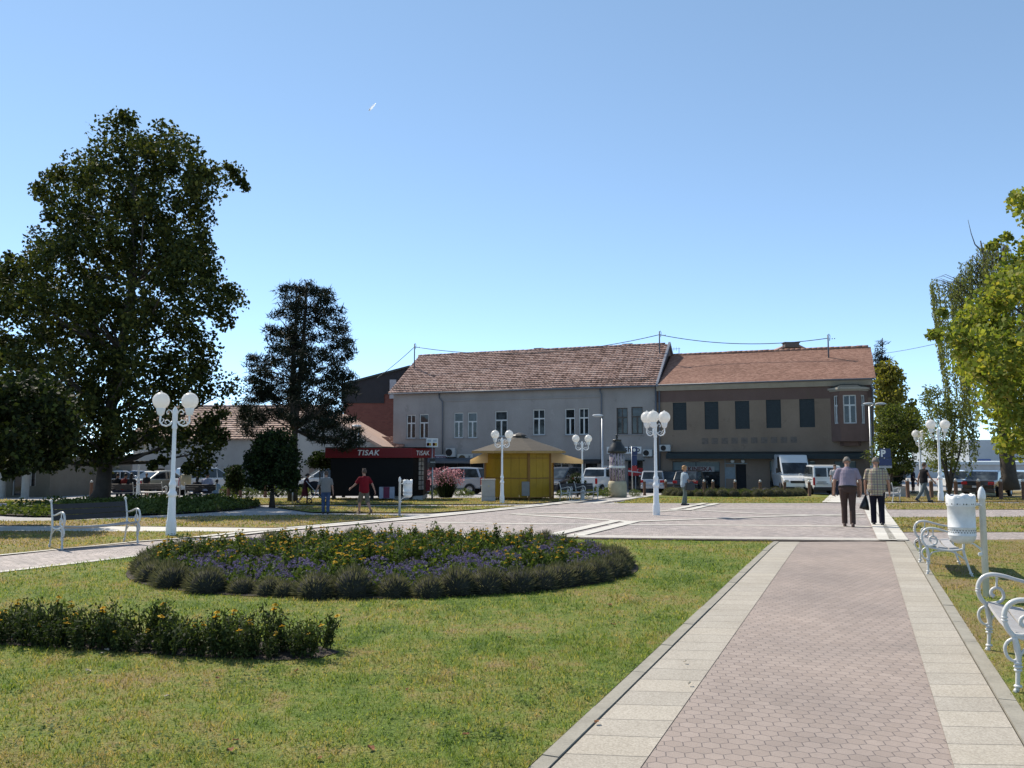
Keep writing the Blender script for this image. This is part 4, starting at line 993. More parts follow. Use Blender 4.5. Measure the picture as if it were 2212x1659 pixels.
# --- houses further off
def boxhouse(name, label, cat, px0, px1, D, ytop, mat, depth=9, ybase=None, openings=(), rz=0.0):
    a, b = colx(px0, D), colx(px1, D); H = at((px0 + px1) / 2, ytop, D).z - gz(60)
    t = thing(name, label, cat, (a.x, D, gz(60)), rz)
    W_ = b.x - a.x
    hs = []
    for (qx0, qx1, qy0, qy1) in openings:
        xa, xb = at(qx0, qy0, D).x - a.x, at(qx1, qy0, D).x - a.x; za, zb = at(qx0, qy1, D).z - gz(60), at(qx0, qy0, D).z - gz(60)
        hs.append((xa, xb, max(0.02, za), zb))
    mb = wall(0, W_, -0.8, H, hs); mb.quad((0, 0, -.8), (0, depth, -.8), (0, depth, H), (0, 0, H)); mb.quad((W_, 0, -.8), (W_, depth, -.8), (W_, depth, H), (W_, 0, H)); mb.quad((0, depth, -.8), (W_, depth, -.8), (W_, depth, H), (0, depth, H))
    mb.quad((0, 0, H), (W_, 0, H), (W_, depth, H), (0, depth, H))
    mb.build('wall', mat, t)
    for h in hs:
        m2 = MB(); m2.box(h[0], h[1], 0.12, 0.15, h[2], h[3]); f = m2.build('window' if h[2] > 0.3 else 'door', GLASS, t)
        m2 = MB(); m2.box(h[0], h[0] + .06, 0.07, 0.118, h[2], h[3]); m2.box(h[1] - .06, h[1], 0.07, 0.118, h[2], h[3]); m2.box(h[0] + .06, h[1] - .06, 0.07, 0.118, h[3] - .06, h[3]); m2.build('frame', WFRAME, f)
    return t, W_, H, a
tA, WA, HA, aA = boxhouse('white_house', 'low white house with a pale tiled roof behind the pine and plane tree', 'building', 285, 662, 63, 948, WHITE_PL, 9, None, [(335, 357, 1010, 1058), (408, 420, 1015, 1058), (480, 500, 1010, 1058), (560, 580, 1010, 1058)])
rz_ = at(480, 879, 67.5).z - gz(60)
tiles(tA, -0.3, WA + 0.2, -0.4, HA - 0.05, 4.5, rz_, 0.34, 0.36, TILE_PALE, True)
mb = MB(); mb.quad((-0.3, 4.5, rz_), (WA + .2, 4.5, rz_), (WA + .2, 9.4, HA), (-.3, 9.4, HA)); mb.quad((-0.3, -0.38, HA - 0.07), (WA + .2, -0.38, HA - 0.07), (WA + .2, 4.5, rz_ - 0.04), (-.3, 4.5, rz_ - 0.04)); mb.add([(0, 0, HA), (0, 9, HA), (0, 4.5, rz_ - .05)], [(0, 1, 2)]); mb.add([(WA, 0, HA), (WA, 9, HA), (WA, 4.5, rz_ - .05)], [(0, 1, 2)]); mb.build('roof', TILE_PALE, tA)
ridge_caps(tA, -.3, WA + .2, 4.5, rz_ + .03, TILE_PALE)
# gabled house
D_ = 60.0; tB = thing('gabled_house', 'white gable-ended house with a steep roof behind the newspaper kiosk', 'building', (0, D_, gz(60)))
gp = [at(x, y, D_) - Vector((0, D_, gz(60))) for x, y in [(640, 1075), (640, 926), (675, 886), (824, 969), (824, 1075)]]
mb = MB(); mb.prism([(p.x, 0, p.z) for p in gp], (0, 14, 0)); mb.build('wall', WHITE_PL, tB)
mb = MB()
for a, b in ((gp[1], gp[2]), (gp[2], gp[3])):
    d = (b - a); d.y = 0; d.normalize(); up = Vector((-d.z, 0, d.x)); up = up if up.z > 0 else -up
    A = Vector((a.x, 0, a.z)) - d * 0.25; B = Vector((b.x, 0, b.z)) + d * 0.02
    mb.prism([(q.x, -0.25, q.z) for q in (A + up * 0.02, B + up * 0.02, B + up * 0.2, A + up * 0.2)], (0, 14.3, 0))
mb.build('roof', TILE_PALE, tB)
mb = MB(); q0, q1 = at(700, 1010, D_), at(745, 1058, D_); mb.box(q0.x, q1.x, -0.06, -0.003, 0.03, q0.z - gz(60)); mb.build('door', plain('grey_garage_door', (0.20, 0.20, 0.23), 0.6), tB)
mb = MB(); q0, q1 = at(668, 1000, D_ - 0.6), at(679, 1030, D_ - .6); mb.box(q0.x, q1.x, -0.6, -0.003, q1.z - gz(60), q0.z - gz(60)); mb.build('wall_box', plain('brown_box', (0.18, 0.14, 0.12), 0.7), tB, 0.02)
# brick fire wall
def brickmat():
    t = NT('red_brick_wall'); co = t.coord()
    mp = t.n('ShaderNodeMapping', i_Vector=co); mp.inputs['Rotation'].default_value = (R(90), 0, 0)
    br = t.n('ShaderNodeTexBrick', i_Vector=mp.outputs[0], i_Scale=1.0, i_Mortar_Size=0.012, i_Brick_Width=0.3, i_Row_Height=0.16, i_Color1=(0.125, 0.043, 0.034), i_Color2=(0.155, 0.056, 0.043), i_Mortar=(0.12, 0.058, 0.048))
    return t.fin(t.bsdf(br.outputs[0], 0.9))
BRICK = brickmat(); D_ = 82.0
tC = thing('brick_building', 'red brick fire wall with black cladding above, behind the grey house', 'building', (0, D_, gz(60)))
def pp(pts, D, off): return [(lambda q: (q.x, off, q.z - gz(60)))(at(x, y, D)) for x, y in pts]
mb = MB(); mb.prism(pp([(742, 1060), (742, 850), (760, 826), (885, 796), (960, 812), (960, 1060)], D_, 0), (0, 16, 0)); mb.build('wall', BRICK, tC)
mb = MB(); mb.prism(pp([(738, 832), (885, 793), (965, 812), (965, 817), (846, 844), (846, 850), (830, 852), (830, 871), (738, 871)], D_, -0.12), (0, 0.11, 0)); mb.build('cladding', plain('black_cladding', (0.016, 0.015, 0.019), 0.7, 0.25, 2), tC)
mb = MB(); mb.prism(pp([(735, 830), (885, 790), (970, 810), (970, 814), (885, 794), (735, 834)], D_, -0.4), (0, 16.6, 0)); mb.build('roof', DARKMETAL, tC)
mb = MB(); q = at(844, 806, D_); mb.box(q.x - 0.35, q.x + .35, 3, 3.7, q.z - gz(60) - 0.6, q.z - gz(60) + 0.4); mb.build('chimney', BRICK, tC)
mb = MB(); q = at(849, 842, D_); mb.box(q.x - 0.3, q.x + .35, -.3, -0.125, q.z - gz(60) - .9, q.z - gz(60) + 1.0); mb.build('wall_box', plain('grey_box', (0.3, 0.3, 0.32), 0.6), tC)
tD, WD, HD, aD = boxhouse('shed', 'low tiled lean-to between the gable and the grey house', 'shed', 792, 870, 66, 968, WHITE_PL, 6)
zz = at(820, 944, 70).z - gz(60); tiles(tD, -.1, WD, -.3, HD - .05, 4, zz, 0.3, 0.3, TILE_OLD)
mb = MB(); mb.quad((-.1, -.3, HD - .1), (WD, -.3, HD - .1), (WD, 4, zz - .06), (-.1, 4, zz - .06)); mb.build('roof', TILE_OLD, tD)
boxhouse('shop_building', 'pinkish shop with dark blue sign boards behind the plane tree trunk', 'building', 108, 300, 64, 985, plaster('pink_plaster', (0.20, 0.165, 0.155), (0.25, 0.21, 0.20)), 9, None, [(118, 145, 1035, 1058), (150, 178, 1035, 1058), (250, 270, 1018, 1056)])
for (x0, x1, lb) in ((121, 143, 'dark blue sign board over the shutters left of the blue banner'), (152, 176, 'dark blue sign board over the shutters beside the trunk')):
    a, b = at(x0, 1024, 63.8), at(x1, 1030, 63.8); t = thing('shop_sign', lb, 'sign', (a.x, 63.8, b.z))
    mb = MB(); mb.box(0, b.x - a.x, 0, 0.08, 0, a.z - b.z); mb.build('board', plain('navy_sign', (0.014, 0.02, 0.06), 0.5), t, 0.01)
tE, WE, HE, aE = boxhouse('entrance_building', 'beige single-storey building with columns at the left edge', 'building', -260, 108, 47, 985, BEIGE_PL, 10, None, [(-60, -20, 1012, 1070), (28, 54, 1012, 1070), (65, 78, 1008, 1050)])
mb = MB()
for px in (-45, 10, 60):
    mb = MB(); q = colx(px, 46); mb.lathe([(0.28, 0), (0.28, 0.25), (0.2, 0.3), (0.19, HE - 0.5), (0.27, HE - 0.4), (0.27, HE - 0.02)], 14, (q.x - aE.x, -1.2, 0))
    mb.build('column', plain('pale_column', (0.36, 0.34, 0.30), 0.85), tE)
mb = MB(); mb.box(0, WE, -1.6, -0.003, HE + 0.003, HE + 0.25); mb.build('roof', CONCRETE, tE)
tF, WF, HF, aF = boxhouse('long_white_building', 'long low white building far off behind the birch', 'building', 1938, 2420, 96, 1004, plaster('bright_white_plaster', (0.50, 0.505, 0.505), (0.57, 0.575, 0.575)), 14, None, [(2038, 2062, 1022, 1050), (2085, 2108, 1022, 1050), (2180, 2200, 1022, 1050), (1985, 2006, 1024, 1050)])
mb = MB(); mb.box(-.3, WF, -.5, 14.2, HF + .003, HF + .35); mb.build('roof', plain('pale_metal_roof', (0.45, 0.50, 0.52), 0.5), tF)
tG, WG, HG, aG = boxhouse('industrial_block', 'pale blue-grey block with a blue stripe rising behind the long white building', 'building', 2096, 2420, 125, 950, plain('pale_blue_cladding', (0.36, 0.39, 0.41), 0.7, 0.1, 0.5), 18)
mb = MB(); q0, q1 = at(2112, 992, 125), at(2140, 1000, 125); mb.box(q0.x - aG.x, q1.x - aG.x, -0.1, -.003, q1.z - gz(60), q0.z - gz(60)); mb.build('stripe', plain('blue_sign_panel', (0.03, 0.07, 0.26), 0.5), tG)
# gable roof beyond the red ridge
tH = thing('distant_house', 'dark roof gable with a broad chimney showing over the red ridge', 'building', (0, 84, gz(60)))
mb = MB(); mb.prism(pp([(1676, 1000), (1676, 757), (1710, 741), (1745, 757), (1745, 1000)], 84, 0), (0, 10, 0)); mb.build('wall', GABLE, tH)
mb = MB()
for P4 in ([(1664, 761), (1710, 739), (1710, 742.5), (1664, 764.5)], [(1710, 739), (1756, 761), (1756, 764.5), (1710, 742.5)]): mb.prism(pp(P4, 84, -0.4), (0, 10.8, 0))
mb.build('roof', TILE_OLD, tH)
mb = MB(); mb.prism(pp([(1690, 752), (1690, 743), (1688, 743), (1688, 741), (1722, 741), (1722, 743), (1720, 743), (1720, 752)], 84, -0.9), (0, 0.9, 0)); mb.build('chimney', plain('dark_chimney', (0.10, 0.075, 0.065), 0.9), tH)
for px in (1160, 1353):
    mb = MB(); x = FX(px, 755, RD)[0]; mb.box(x - 0.4, x + .4, RD + .3, RD + .9, GRZ - .3, GRZ + .28)
    mb.build('chimney', plain('dark_chimney', (0.10, 0.075, 0.065), 0.9), gb)
# roof poles and wires
def roofpole(px, ytop, ybase, off, label):
    x, z0 = FX(px, ybase, off); z1 = FX(px, ytop, off)[1]
    p = J + uX * x + nY * off + Vector((0, 0, z0 - 0.3))
    t = thing('roof_pole', label, 'pole', p, -YAW, 'power-line poles on the roofs'); h = z1 - z0 + .3
    mb = MB(); mb.tube([(0, 0, 0), (0, 0, h)], 0.05, 8); mb.build('mast', plain('dark_galvanised_mast', (0.09, 0.095, 0.11), 0.6), t)
    mb = MB(); mb.tube([(0.1, 0, h - 0.45), (0.14, 0, h - .1), (0.07, 0, h + .05), (0, 0, h)], 0.02, 6)
    for k in range(3): mb.ball((0.12 + k * 0.16, 0, h - 0.3), 0.04, 8, 5)
    mb.build('insulator', BLACK, t)
    return p + Vector((0, 0, h - 0.25))
p1 = roofpole(895, 743, 795, 2.9, 'roof pole at the left end of the brown roof'); p2 = roofpole(1425, 716, 766, 3.6, 'tall roof pole at the right end of the brown roof'); p3 = roofpole(1790, 723, 775, 3.2, 'roof pole on the red tiled roof')
WIRE = plain('black_cable', (0.03, 0.03, 0.035), 0.6)
def wire(a, b, sag, label, r=0.028):
    mb = MB(); n = 18
    mb.tube([a.lerp(b, k / n) - Vector((0, 0, sag * 4 * (k / n) * (1 - k / n))) for k in range(n + 1)], r, 5)
    o = mb.build('cable', WIRE); tag(o, label, 'cable', 'overhead cables')
wire(p1, p2, 1.0, 'cable sagging along the brown ridge'); wire(p2, p3, 0.55, 'cable from the tall roof pole to the red roof'); wire(p1, at(815, 816, 76), 0.1, 'cable slanting down left from the brown roof'); wire(at(1905, 764, 66), at(2300, 660, 40), 0.3, 'cable crossing the sky right of the red roof', 0.018)
q = FX(1462, 757, RD); t = thing('roof_aerial', 'small television aerial on the ridge beside the gable', 'aerial', J + uX * q[0] + nY * (RD + 1) + Vector((0, 0, BRZ - .5)), -YAW)
mb = MB(); mb.tube([(0, 0, 0), (0, 0, 1.2)], .025, 6); mb.tube([(-.9, 0, 1.15), (.1, 0, 1.15)], .015, 5)
for k in range(5): mb.tube([(-.8 + k * .2, 0, 1.0), (-.8 + k * .2, 0, 1.3)], .012, 5)
mb.build('mast', DARKMETAL, t)
# ---------------------------------------------------------------- vegetation
BARK = plain('dark_bark', (0.055, 0.045, 0.036), 0.95, 0.35, 3, bump=0.8, bscale=18)
BARK_P = plain('pale_bark', (0.17, 0.155, 0.13), 0.9, 0.35, 3, bump=0.5)
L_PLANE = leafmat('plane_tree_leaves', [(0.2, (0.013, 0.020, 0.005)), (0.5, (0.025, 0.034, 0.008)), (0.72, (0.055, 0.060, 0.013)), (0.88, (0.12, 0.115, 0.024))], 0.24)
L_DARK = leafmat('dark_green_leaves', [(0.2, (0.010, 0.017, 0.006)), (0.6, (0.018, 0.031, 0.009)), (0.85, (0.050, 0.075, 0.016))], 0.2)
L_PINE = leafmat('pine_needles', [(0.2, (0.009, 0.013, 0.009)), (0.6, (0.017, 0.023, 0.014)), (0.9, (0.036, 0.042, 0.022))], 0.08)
L_LIME = leafmat('yellowing_lime_leaves', [(0.15, (0.080, 0.112, 0.024)), (0.45, (0.138, 0.168, 0.038)), (0.7, (0.205, 0.213, 0.055)), (0.9, (0.29, 0.225, 0.065))], 0.45)
L_BIRCH = leafmat('birch_leaves', [(0.2, (0.075, 0.088, 0.034)), (0.6, (0.125, 0.138, 0.055)), (0.9, (0.20, 0.19, 0.08))], 0.48)
L_FAR = leafmat('light_green_leaves', [(0.2, (0.065, 0.085, 0.025)), (0.5, (0.100, 0.120, 0.035)), (0.8, (0.16, 0.165, 0.05))], 0.4)
L_FAR2 = leafmat('golden_green_leaves', [(0.2, (0.095, 0.100, 0.022)), (0.5, (0.150, 0.140, 0.032)), (0.8, (0.20, 0.175, 0.045))], 0.4)
L_SHRUB = leafmat('shrub_leaves', [(0.2, (0.045, 0.065, 0.018)), (0.5, (0.080, 0.105, 0.030)), (0.8, (0.13, 0.15, 0.055))], 0.3)
def unit(n):
    v = rng.normal(size=(n, 3)); return v / np.linalg.norm(v, axis=1, keepdims=True)
def leafquads(P, size, asp=0.7, droop=0.0):
    n = len(P); a = unit(n); a[:, 2] -= droop; a /= np.linalg.norm(a, axis=1, keepdims=True)
    b = np.cross(a, unit(n)); b /= np.linalg.norm(b, axis=1, keepdims=True) + 1e-9
    s = size * rng.uniform(0.6, 1.3, n)[:, None]
    return np.stack([P - a * s * 0.5, P + b * s * asp * 0.5, P + a * s * 0.5, P - b * s * asp * 0.5], 1)
def cloud(Cn, rad, per, shell=0.5):
    n = len(Cn) * per
    d = unit(n); r = rng.uniform(0, 1, n) ** shell
    return np.repeat(Cn, per, 0) + d * r[:, None] * np.repeat(rad, per, 0)
def crown_centers(poly, D, n, thick, er=0.0):
    poly = np.array(poly, float); lo, hi = poly.min(0), poly.max(0)
    out = []; px_ = []
    while len(out) < n:
        P = rng.uniform(lo, hi, (n * 4, 2)); P = P[inpoly(P, poly)]
        for ex, ey in ((er, 0), (-er, 0), (0, er * .6), (0, -er)): P = P[inpoly(P + np.array([ex, ey]), poly)]
        Q = P.reshape(-1, 2)[: len(P) // 2 * 2].reshape(-1, 2, 2); sel = []
        for a_, b_ in Q:
            if not px_: sel.append(a_); px_.append(a_); continue
            e = np.array(px_); best = a_ if ((e - a_) ** 2).sum(1).min() > ((e - b_) ** 2).sum(1).min() else b_
            sel.append(best); px_.append(best)
        for p in sel:
            row = np.stack([np.linspace(lo[0], hi[0], 80), np.full(80, p[1])], 1); ins = row[inpoly(row, poly)][:, 0]
            if len(ins) < 2: continue
            c, hw = (ins[0] + ins[-1]) / 2, max(4, (ins[-1] - ins[0]) / 2)
            u = min(1, abs(p[0] - c) / hw); t = min(thick, hw / F * D) * math.sqrt(max(0.02, 1 - u * u))
            q = at(p[0], p[1], D + rng.uniform(-t, t)); out.append((q.x, q.y, q.z))
            if len(out) >= n: break
    return np.array(out)
def tree(name, label, cat, base_px, D, poly, n, r, per, size, mat, trunk, tr, bark=BARK, thick=4.0, flat=1.0, limbs=14, asp=0.7, droop=0.0, group=None, extra=None, needle=False, shell=0.5, kmin=1, lf=0.5):
    b = colx(base_px, D)
    t = thing(name, label, cat, b, 0, group)
    o = np.array(b)
    Cn = crown_centers(poly, D, n, thick, (r[0] + r[1]) * .24 * F / D) - o
    rad = np.stack([rng.uniform(*r, n)] * 3, 1); rad[:, 2] *= flat
    P = cloud(Cn, rad, per, shell)
    if extra is not None:
        E = np.array([tuple(at(x, y, D + dd)) for x, y, dd in extra]) - o
        P = np.concatenate([P, cloud(E, np.full((len(E), 3), r[0] * 0.6), per // 2)])
    P = P[P[:, 2] > 0.15]
    if needle:
        m = len(P); d = unit(m); d[:, 2] += 0.35; d /= np.linalg.norm(d, axis=1, keepdims=True)
        w_ = np.cross(d, unit(m)); w_ /= np.linalg.norm(w_, axis=1, keepdims=True) + 1e-9
        L_ = size * rng.uniform(0.6, 1.3, m)[:, None]
        V = np.stack([P - w_ * L_ * 0.09, P + w_ * L_ * 0.09, P + d * L_], 1)
    else: V = leafquads(P, size, asp, droop)
    np_obj('crown', V, mat, t)
    mb = MB()
    pts = [at(x, y, D) - b for x, y in trunk] if trunk else []
    pts = [Vector((p.x, p.y, p.z)) for p in pts]; pts[0].z = -0.05
    rr = [tr * (1 - 0.8 * k / (len(pts) - 1)) for k in range(len(pts))]; rr[0] *= 1.35
    mb.tube(pts, rr, 10)
    for c in Cn[rng.permutation(n)[:limbs]]:
        c = Vector(c); k = max(kmin, min(len(pts) - 2, int(sum(1 for p in pts if p.z < c.z - 0.25 * (Vector((c.x, c.y)).length)) - 1)))
        s = pts[k]; m1 = s.lerp(c, 0.45) + Vector((random.uniform(-.3, .3), random.uniform(-.3, .3), random.uniform(-.4, .1)))
        mb.tube([s, m1, c], [rr[k] * lf, rr[k] * lf * 0.6 + 0.008, 0.012], 6)
    mb.build('trunk', bark, t)
    return t, pts, Cn
PL = [(270, 236), (292, 258), (300, 290), (330, 285), (365, 264), (398, 285), (437, 322), (440, 365), (480, 345), (505, 338), (530, 385), (534, 412), (515, 400), (470, 408), (450, 425), (452, 470), (466, 505), (474, 560), (486, 556), (520, 625), (527, 645), (505, 690), (470, 705), (462, 730), (472, 800), (480, 840), (520, 770), (528, 800), (500, 880), (492, 960), (470, 1012), (450, 1024), (410, 1000), (390, 965), (345, 968), (300, 985), (240, 1004), (120, 1000), (60, 1012), (-70, 1010), (-90, 800), (-50, 660), (8, 545), (35, 540), (78, 505), (78, 470), (50, 438), (66, 405), (108, 366), (150, 345), (176, 300), (210, 285), (240, 262)]
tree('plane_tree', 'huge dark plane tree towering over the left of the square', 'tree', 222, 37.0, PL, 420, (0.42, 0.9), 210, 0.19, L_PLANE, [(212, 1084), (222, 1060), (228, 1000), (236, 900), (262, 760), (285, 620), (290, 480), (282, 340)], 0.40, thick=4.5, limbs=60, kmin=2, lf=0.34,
     extra=[(268, 250, 0), (282, 262, .2), (520, 392, .4), (508, 375, .4), (494, 362, .2), (530, 405, .3), (18, 552, 0), (330, 1005, -2), (402, 1012, -1.5), (352, 995, -1.8)])
PN = [(600, 612), (660, 600), (722, 612), (738, 660), (752, 690), (752, 735), (768, 712), (770, 765), (748, 790), (775, 805), (776, 850), (748, 870), (772, 900), (796, 962), (740, 978), (690, 955), (655, 975), (648, 930), (600, 905), (545, 950), (505, 925), (520, 872), (545, 850), (522, 815), (530, 765), (545, 748), (575, 765), (572, 700), (590, 660)]
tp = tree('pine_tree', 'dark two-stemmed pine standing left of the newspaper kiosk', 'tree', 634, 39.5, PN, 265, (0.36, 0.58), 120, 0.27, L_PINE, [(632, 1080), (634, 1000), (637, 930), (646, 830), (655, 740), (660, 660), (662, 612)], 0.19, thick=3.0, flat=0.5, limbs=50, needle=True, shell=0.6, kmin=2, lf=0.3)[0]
mb = MB(); q = colx(634, 39.5); mb.tube([at(x, y, 39.6) - q for x, y in [(636, 930), (632, 850), (634, 772), (640, 690), (640, 615)]], [0.18, 0.16, 0.12, 0.08, 0.03], 8); mb.build('trunk', BARK, tp)
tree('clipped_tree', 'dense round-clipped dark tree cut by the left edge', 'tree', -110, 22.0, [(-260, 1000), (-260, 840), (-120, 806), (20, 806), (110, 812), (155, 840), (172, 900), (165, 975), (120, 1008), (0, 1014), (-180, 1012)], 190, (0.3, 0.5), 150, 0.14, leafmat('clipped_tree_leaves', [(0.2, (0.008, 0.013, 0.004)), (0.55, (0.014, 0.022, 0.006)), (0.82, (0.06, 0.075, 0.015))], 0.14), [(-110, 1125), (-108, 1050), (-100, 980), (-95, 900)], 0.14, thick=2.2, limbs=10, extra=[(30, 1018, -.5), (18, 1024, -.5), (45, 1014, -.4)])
tree('weeping_tree', 'small dark weeping tree with a rounded top in front of the pine', 'tree', 588, 33.5, [(540, 960), (558, 935), (600, 924), (640, 938), (650, 990), (654, 1042), (640, 1058), (600, 1050), (560, 1052), (530, 1040), (528, 1000)], 110, (0.25, 0.42), 120, 0.13, L_DARK, [(588, 1089), (588, 1060), (589, 1000), (592, 950)], 0.10, thick=1.2, limbs=8, droop=0.5)
tree('ball_tree', 'small dark ball-shaped tree in front of the low white house', 'tree', 510, 45.5, [(490, 1050), (487, 1030), (495, 1010), (512, 1004), (527, 1015), (531, 1035), (525, 1052), (508, 1060)], 40, (0.2, 0.32), 110, 0.13, L_DARK, [(510, 1074), (510, 1060), (510, 1040), (510, 1020)], 0.06, thick=0.6, limbs=4)
tree('standard_tree', 'small mushroom-headed tree on a thin stem left of the newspaper kiosk', 'tree', 691, 44.0, [(664, 1004), (668, 988), (684, 976), (702, 976), (718, 988), (722, 1004), (712, 1010), (680, 1009)], 40, (0.2, 0.32), 110, 0.12, L_DARK, [(691, 1070), (691, 1040), (691, 1010), (692, 990)], 0.05, thick=0.8, limbs=5)
LM = [(2184, 425), (2230, 405), (2480, 420), (2480, 1010), (2250, 1000), (2176, 985), (2150, 972), (2146, 930), (2118, 880), (2110, 850), (2078, 826), (2060, 800), (2074, 752), (2040, 730), (2054, 685), (2086, 662), (2132, 626), (2170, 574), (2172, 528), (2210, 508), (2215, 480), (2194, 464)]
tree('lime_tree', 'yellowing lime tree leaning in from the right edge', 'tree', 2330, 16.0, LM, 230, (0.20, 0.38), 150, 0.10, L_LIME, [(2330, 1230), (2330, 1100), (2325, 950), (2320, 800), (2315, 650), (2310, 520)], 0.15, thick=2.4, limbs=22, lf=0.2, asp=0.85, droop=0.35, extra=[(2150, 528, 0), (2175, 512, .2), (2140, 532, .1), (2024, 724, 0), (2035, 676, .2), (2012, 722, .1), (2190, 430, .2)])
# weeping birch: hanging strands
b = colx(2182, 44.0); tb = thing('weeping_birch', 'tall weeping birch with thin hanging strands beside the lime tree', 'tree', b)
topx = [2008, 2018, 2030, 2045, 2062, 2076, 2090, 2105, 2120, 2140, 2160, 2180, 2200, 2230, 2270]; topy = [612, 592, 606, 604, 596, 560, 556, 540, 522, 530, 520, 530, 560, 600, 650]
Ps = []; tw = MB()
for i in range(190):
    x = random.uniform(2009, 2260); y0 = np.interp(x, topx, topy) + abs(random.gauss(0, 1)) * (50 if x > 2060 else 22)
    y1 = min(1030, y0 + random.uniform(140, 430) * (1.0 if x < 2060 else 0.9)); dd = random.uniform(-2.2, 2.2)
    p0 = at(x, y0, 44 + dd) - b; p1 = at(x + (y1 - y0) * (0.13 if x < 2075 else random.uniform(-.02, .04)), y1, 44 + dd) - b
    L_ = (p1 - p0).length; m = int(L_ / 0.042)
    ts = np.sort(rng.uniform(0, 1, m))[:, None]
    q = np.array(p0) * (1 - ts) + np.array(p1) * ts + rng.normal(0, 0.06, (m, 3)); Ps.append(q)
    cn = Vector(((p0.x * 0.5), 0, p0.z + 0.25)); tw.tube([Vector((p0.x * 0.55, p0.y * .4, p0.z - 0.5)), Vector((p0.x * 0.85, p0.y * .8, p0.z + .12)), p0, p1], [0.022, 0.014, 0.009, 0.004], 4)
np_obj('crown', leafquads(np.concatenate(Ps), 0.15, 0.5, 1.6), L_BIRCH, tb)
tw.tube([at(x, y, 44) - b for x, y in [(2182, 1058), (2180, 1030), (2172, 960), (2165, 860), (2150, 720), (2135, 600), (2118, 520)]], [0.5, 0.38, 0.33, 0.26, 0.18, 0.1, 0.03], 10)
tw.tube([at(x, y, 44) - b for x, y in [(2118, 540), (2106, 528), (2098, 505), (2091, 475)]], [0.05, 0.03, 0.02, 0.01], 5)
tw.build('trunk', BARK, tb)
tree('poplar_tree', 'tall golden-green tree rising behind the end of the red roof', 'tree', 1925, 74, [(1888, 930), (1890, 800), (1898, 772), (1925, 780), (1945, 800), (1958, 830), (1962, 880), (1985, 840), (1992, 850), (1975, 890), (1990, 930), (1960, 960), (1900, 970)], 90, (0.5, 0.9), 80, 0.34, L_FAR2, [(1925, 1060), (1924, 980), (1924, 880), (1922, 790)], 0.25, thick=2.5, limbs=12)
tree('spruce_tree', 'dark spruce tip showing above the red roof end', 'tree', 1904, 82, [(1902, 726), (1910, 724), (1913, 745), (1922, 768), (1930, 800), (1935, 860), (1880, 860), (1884, 780), (1892, 756), (1898, 744)], 50, (0.4, 0.7), 70, 0.4, L_PINE, [(1904, 1060), (1904, 950), (1904, 850), (1906, 730)], 0.2, thick=1.5, flat=0.6, limbs=25, needle=True)
tree('feathery_tree', 'pale feathery tree spreading in front of the brown house corner', 'tree', 1925, 50, [(1882, 1000), (1872, 985), (1886, 960), (1892, 900), (1910, 872), (1950, 868), (1985, 885), (2000, 920), (1992, 970), (1975, 1015), (1940, 1030), (1905, 1020)], 95, (0.3, 0.6), 85, 0.19, L_FAR, [(1925, 1062), (1925, 1030), (1930, 980), (1940, 920), (1945, 880)], 0.13, thick=2.2, limbs=22, flat=0.7, asp=0.5)
tree('sparse_tree', 'thin multi-stemmed tree with sparse leaves behind the right lamp posts', 'tree', 2052, 44, [(1985, 880), (1995, 835), (2020, 830), (2060, 850), (2085, 880), (2090, 960), (2070, 1010), (2020, 1020), (1990, 990)], 110, (0.25, 0.5), 60, 0.14, L_FAR, [(2052, 1060), (2047, 1030), (2042, 990), (2035, 930), (2025, 850)], 0.08, thick=1.8, limbs=14, lf=0.3, asp=0.5)
mb = MB(); q = colx(2052, 44)
for pts in ([(2053, 1060), (2058, 1030), (2070, 990), (2078, 950), (2082, 900)], [(2050, 1060), (2056, 1000), (2060, 950), (2064, 890)], [(2050, 1060), (2040, 1010), (2022, 960), (2005, 900)]):
    mb.tube([at(x, y, 43.8) - q for x, y in pts], [0.08, 0.065, 0.05, 0.035, 0.015][:len(pts)], 7)
o = mb.build('stem', BARK); o.parent = bpy.data.objects['sparse_tree']
tree('dark_conifer', 'low dark conifer spreading beneath the feathery tree', 'tree', 1925, 52, [(1890, 1050), (1895, 1022), (1915, 1005), (1950, 1010), (1962, 1018), (1955, 1035), (1950, 1055), (1915, 1060)], 40, (0.25, 0.45), 80, 0.25, L_PINE, [(1925, 1062), (1925, 1045), (1925, 1030), (1925, 1010)], 0.1, thick=1.2, flat=0.5, limbs=10, needle=True)
# shrubs
def ball_shrub(r, n=420, size=0.07, mat=L_SHRUB, parent=None, name='foliage', c=(0, 0, 0), flat=0.8):
    P = unit(n) * (rng.uniform(0.55, 1.0, n)[:, None]) * np.array([r, r, r * flat]) + np.array(c) + np.array([0, 0, r * flat * 0.85])
    return np_obj(name, leafquads(P, size), mat, parent)
SH = thing('low_shrub', 'low rounded shrub in the planted strip before the grey house', 'shrub', colx(1210, 47), 0, 'low shrubs before the grey house')
ball_shrub(0.38, parent=SH)
first = True
for px, D, s in [(1210, 47, .8), (1224, 47.5, 1.0), (1268, 47.5, 1.0), (1286, 47.5, 1.05), (1305, 45.5, 1.0), (1321, 46.5, 1.2), (1368, 47, .8), (1378, 48, .6), (936, 47, .8), (950, 47.2, .9), (990, 47, .9), (1004, 47.3, 1.0), (1017, 47.5, .7)]:
    o = SH if first else copy_tree(SH); first = False
    o.location = colx(px, D); o.scale = (s, s, s * random.uniform(.8, 1.1)); o.rotation_euler.z = random.uniform(0, 6)
SH2 = thing('hedge_shrub', 'small leafy shrub in the row along the pavement behind the weeping tree', 'shrub', colx(480, 47), 0, 'row of shrubs along the far left pavement')
ball_shrub(0.42, 420, 0.08, L_SHRUB, SH2)
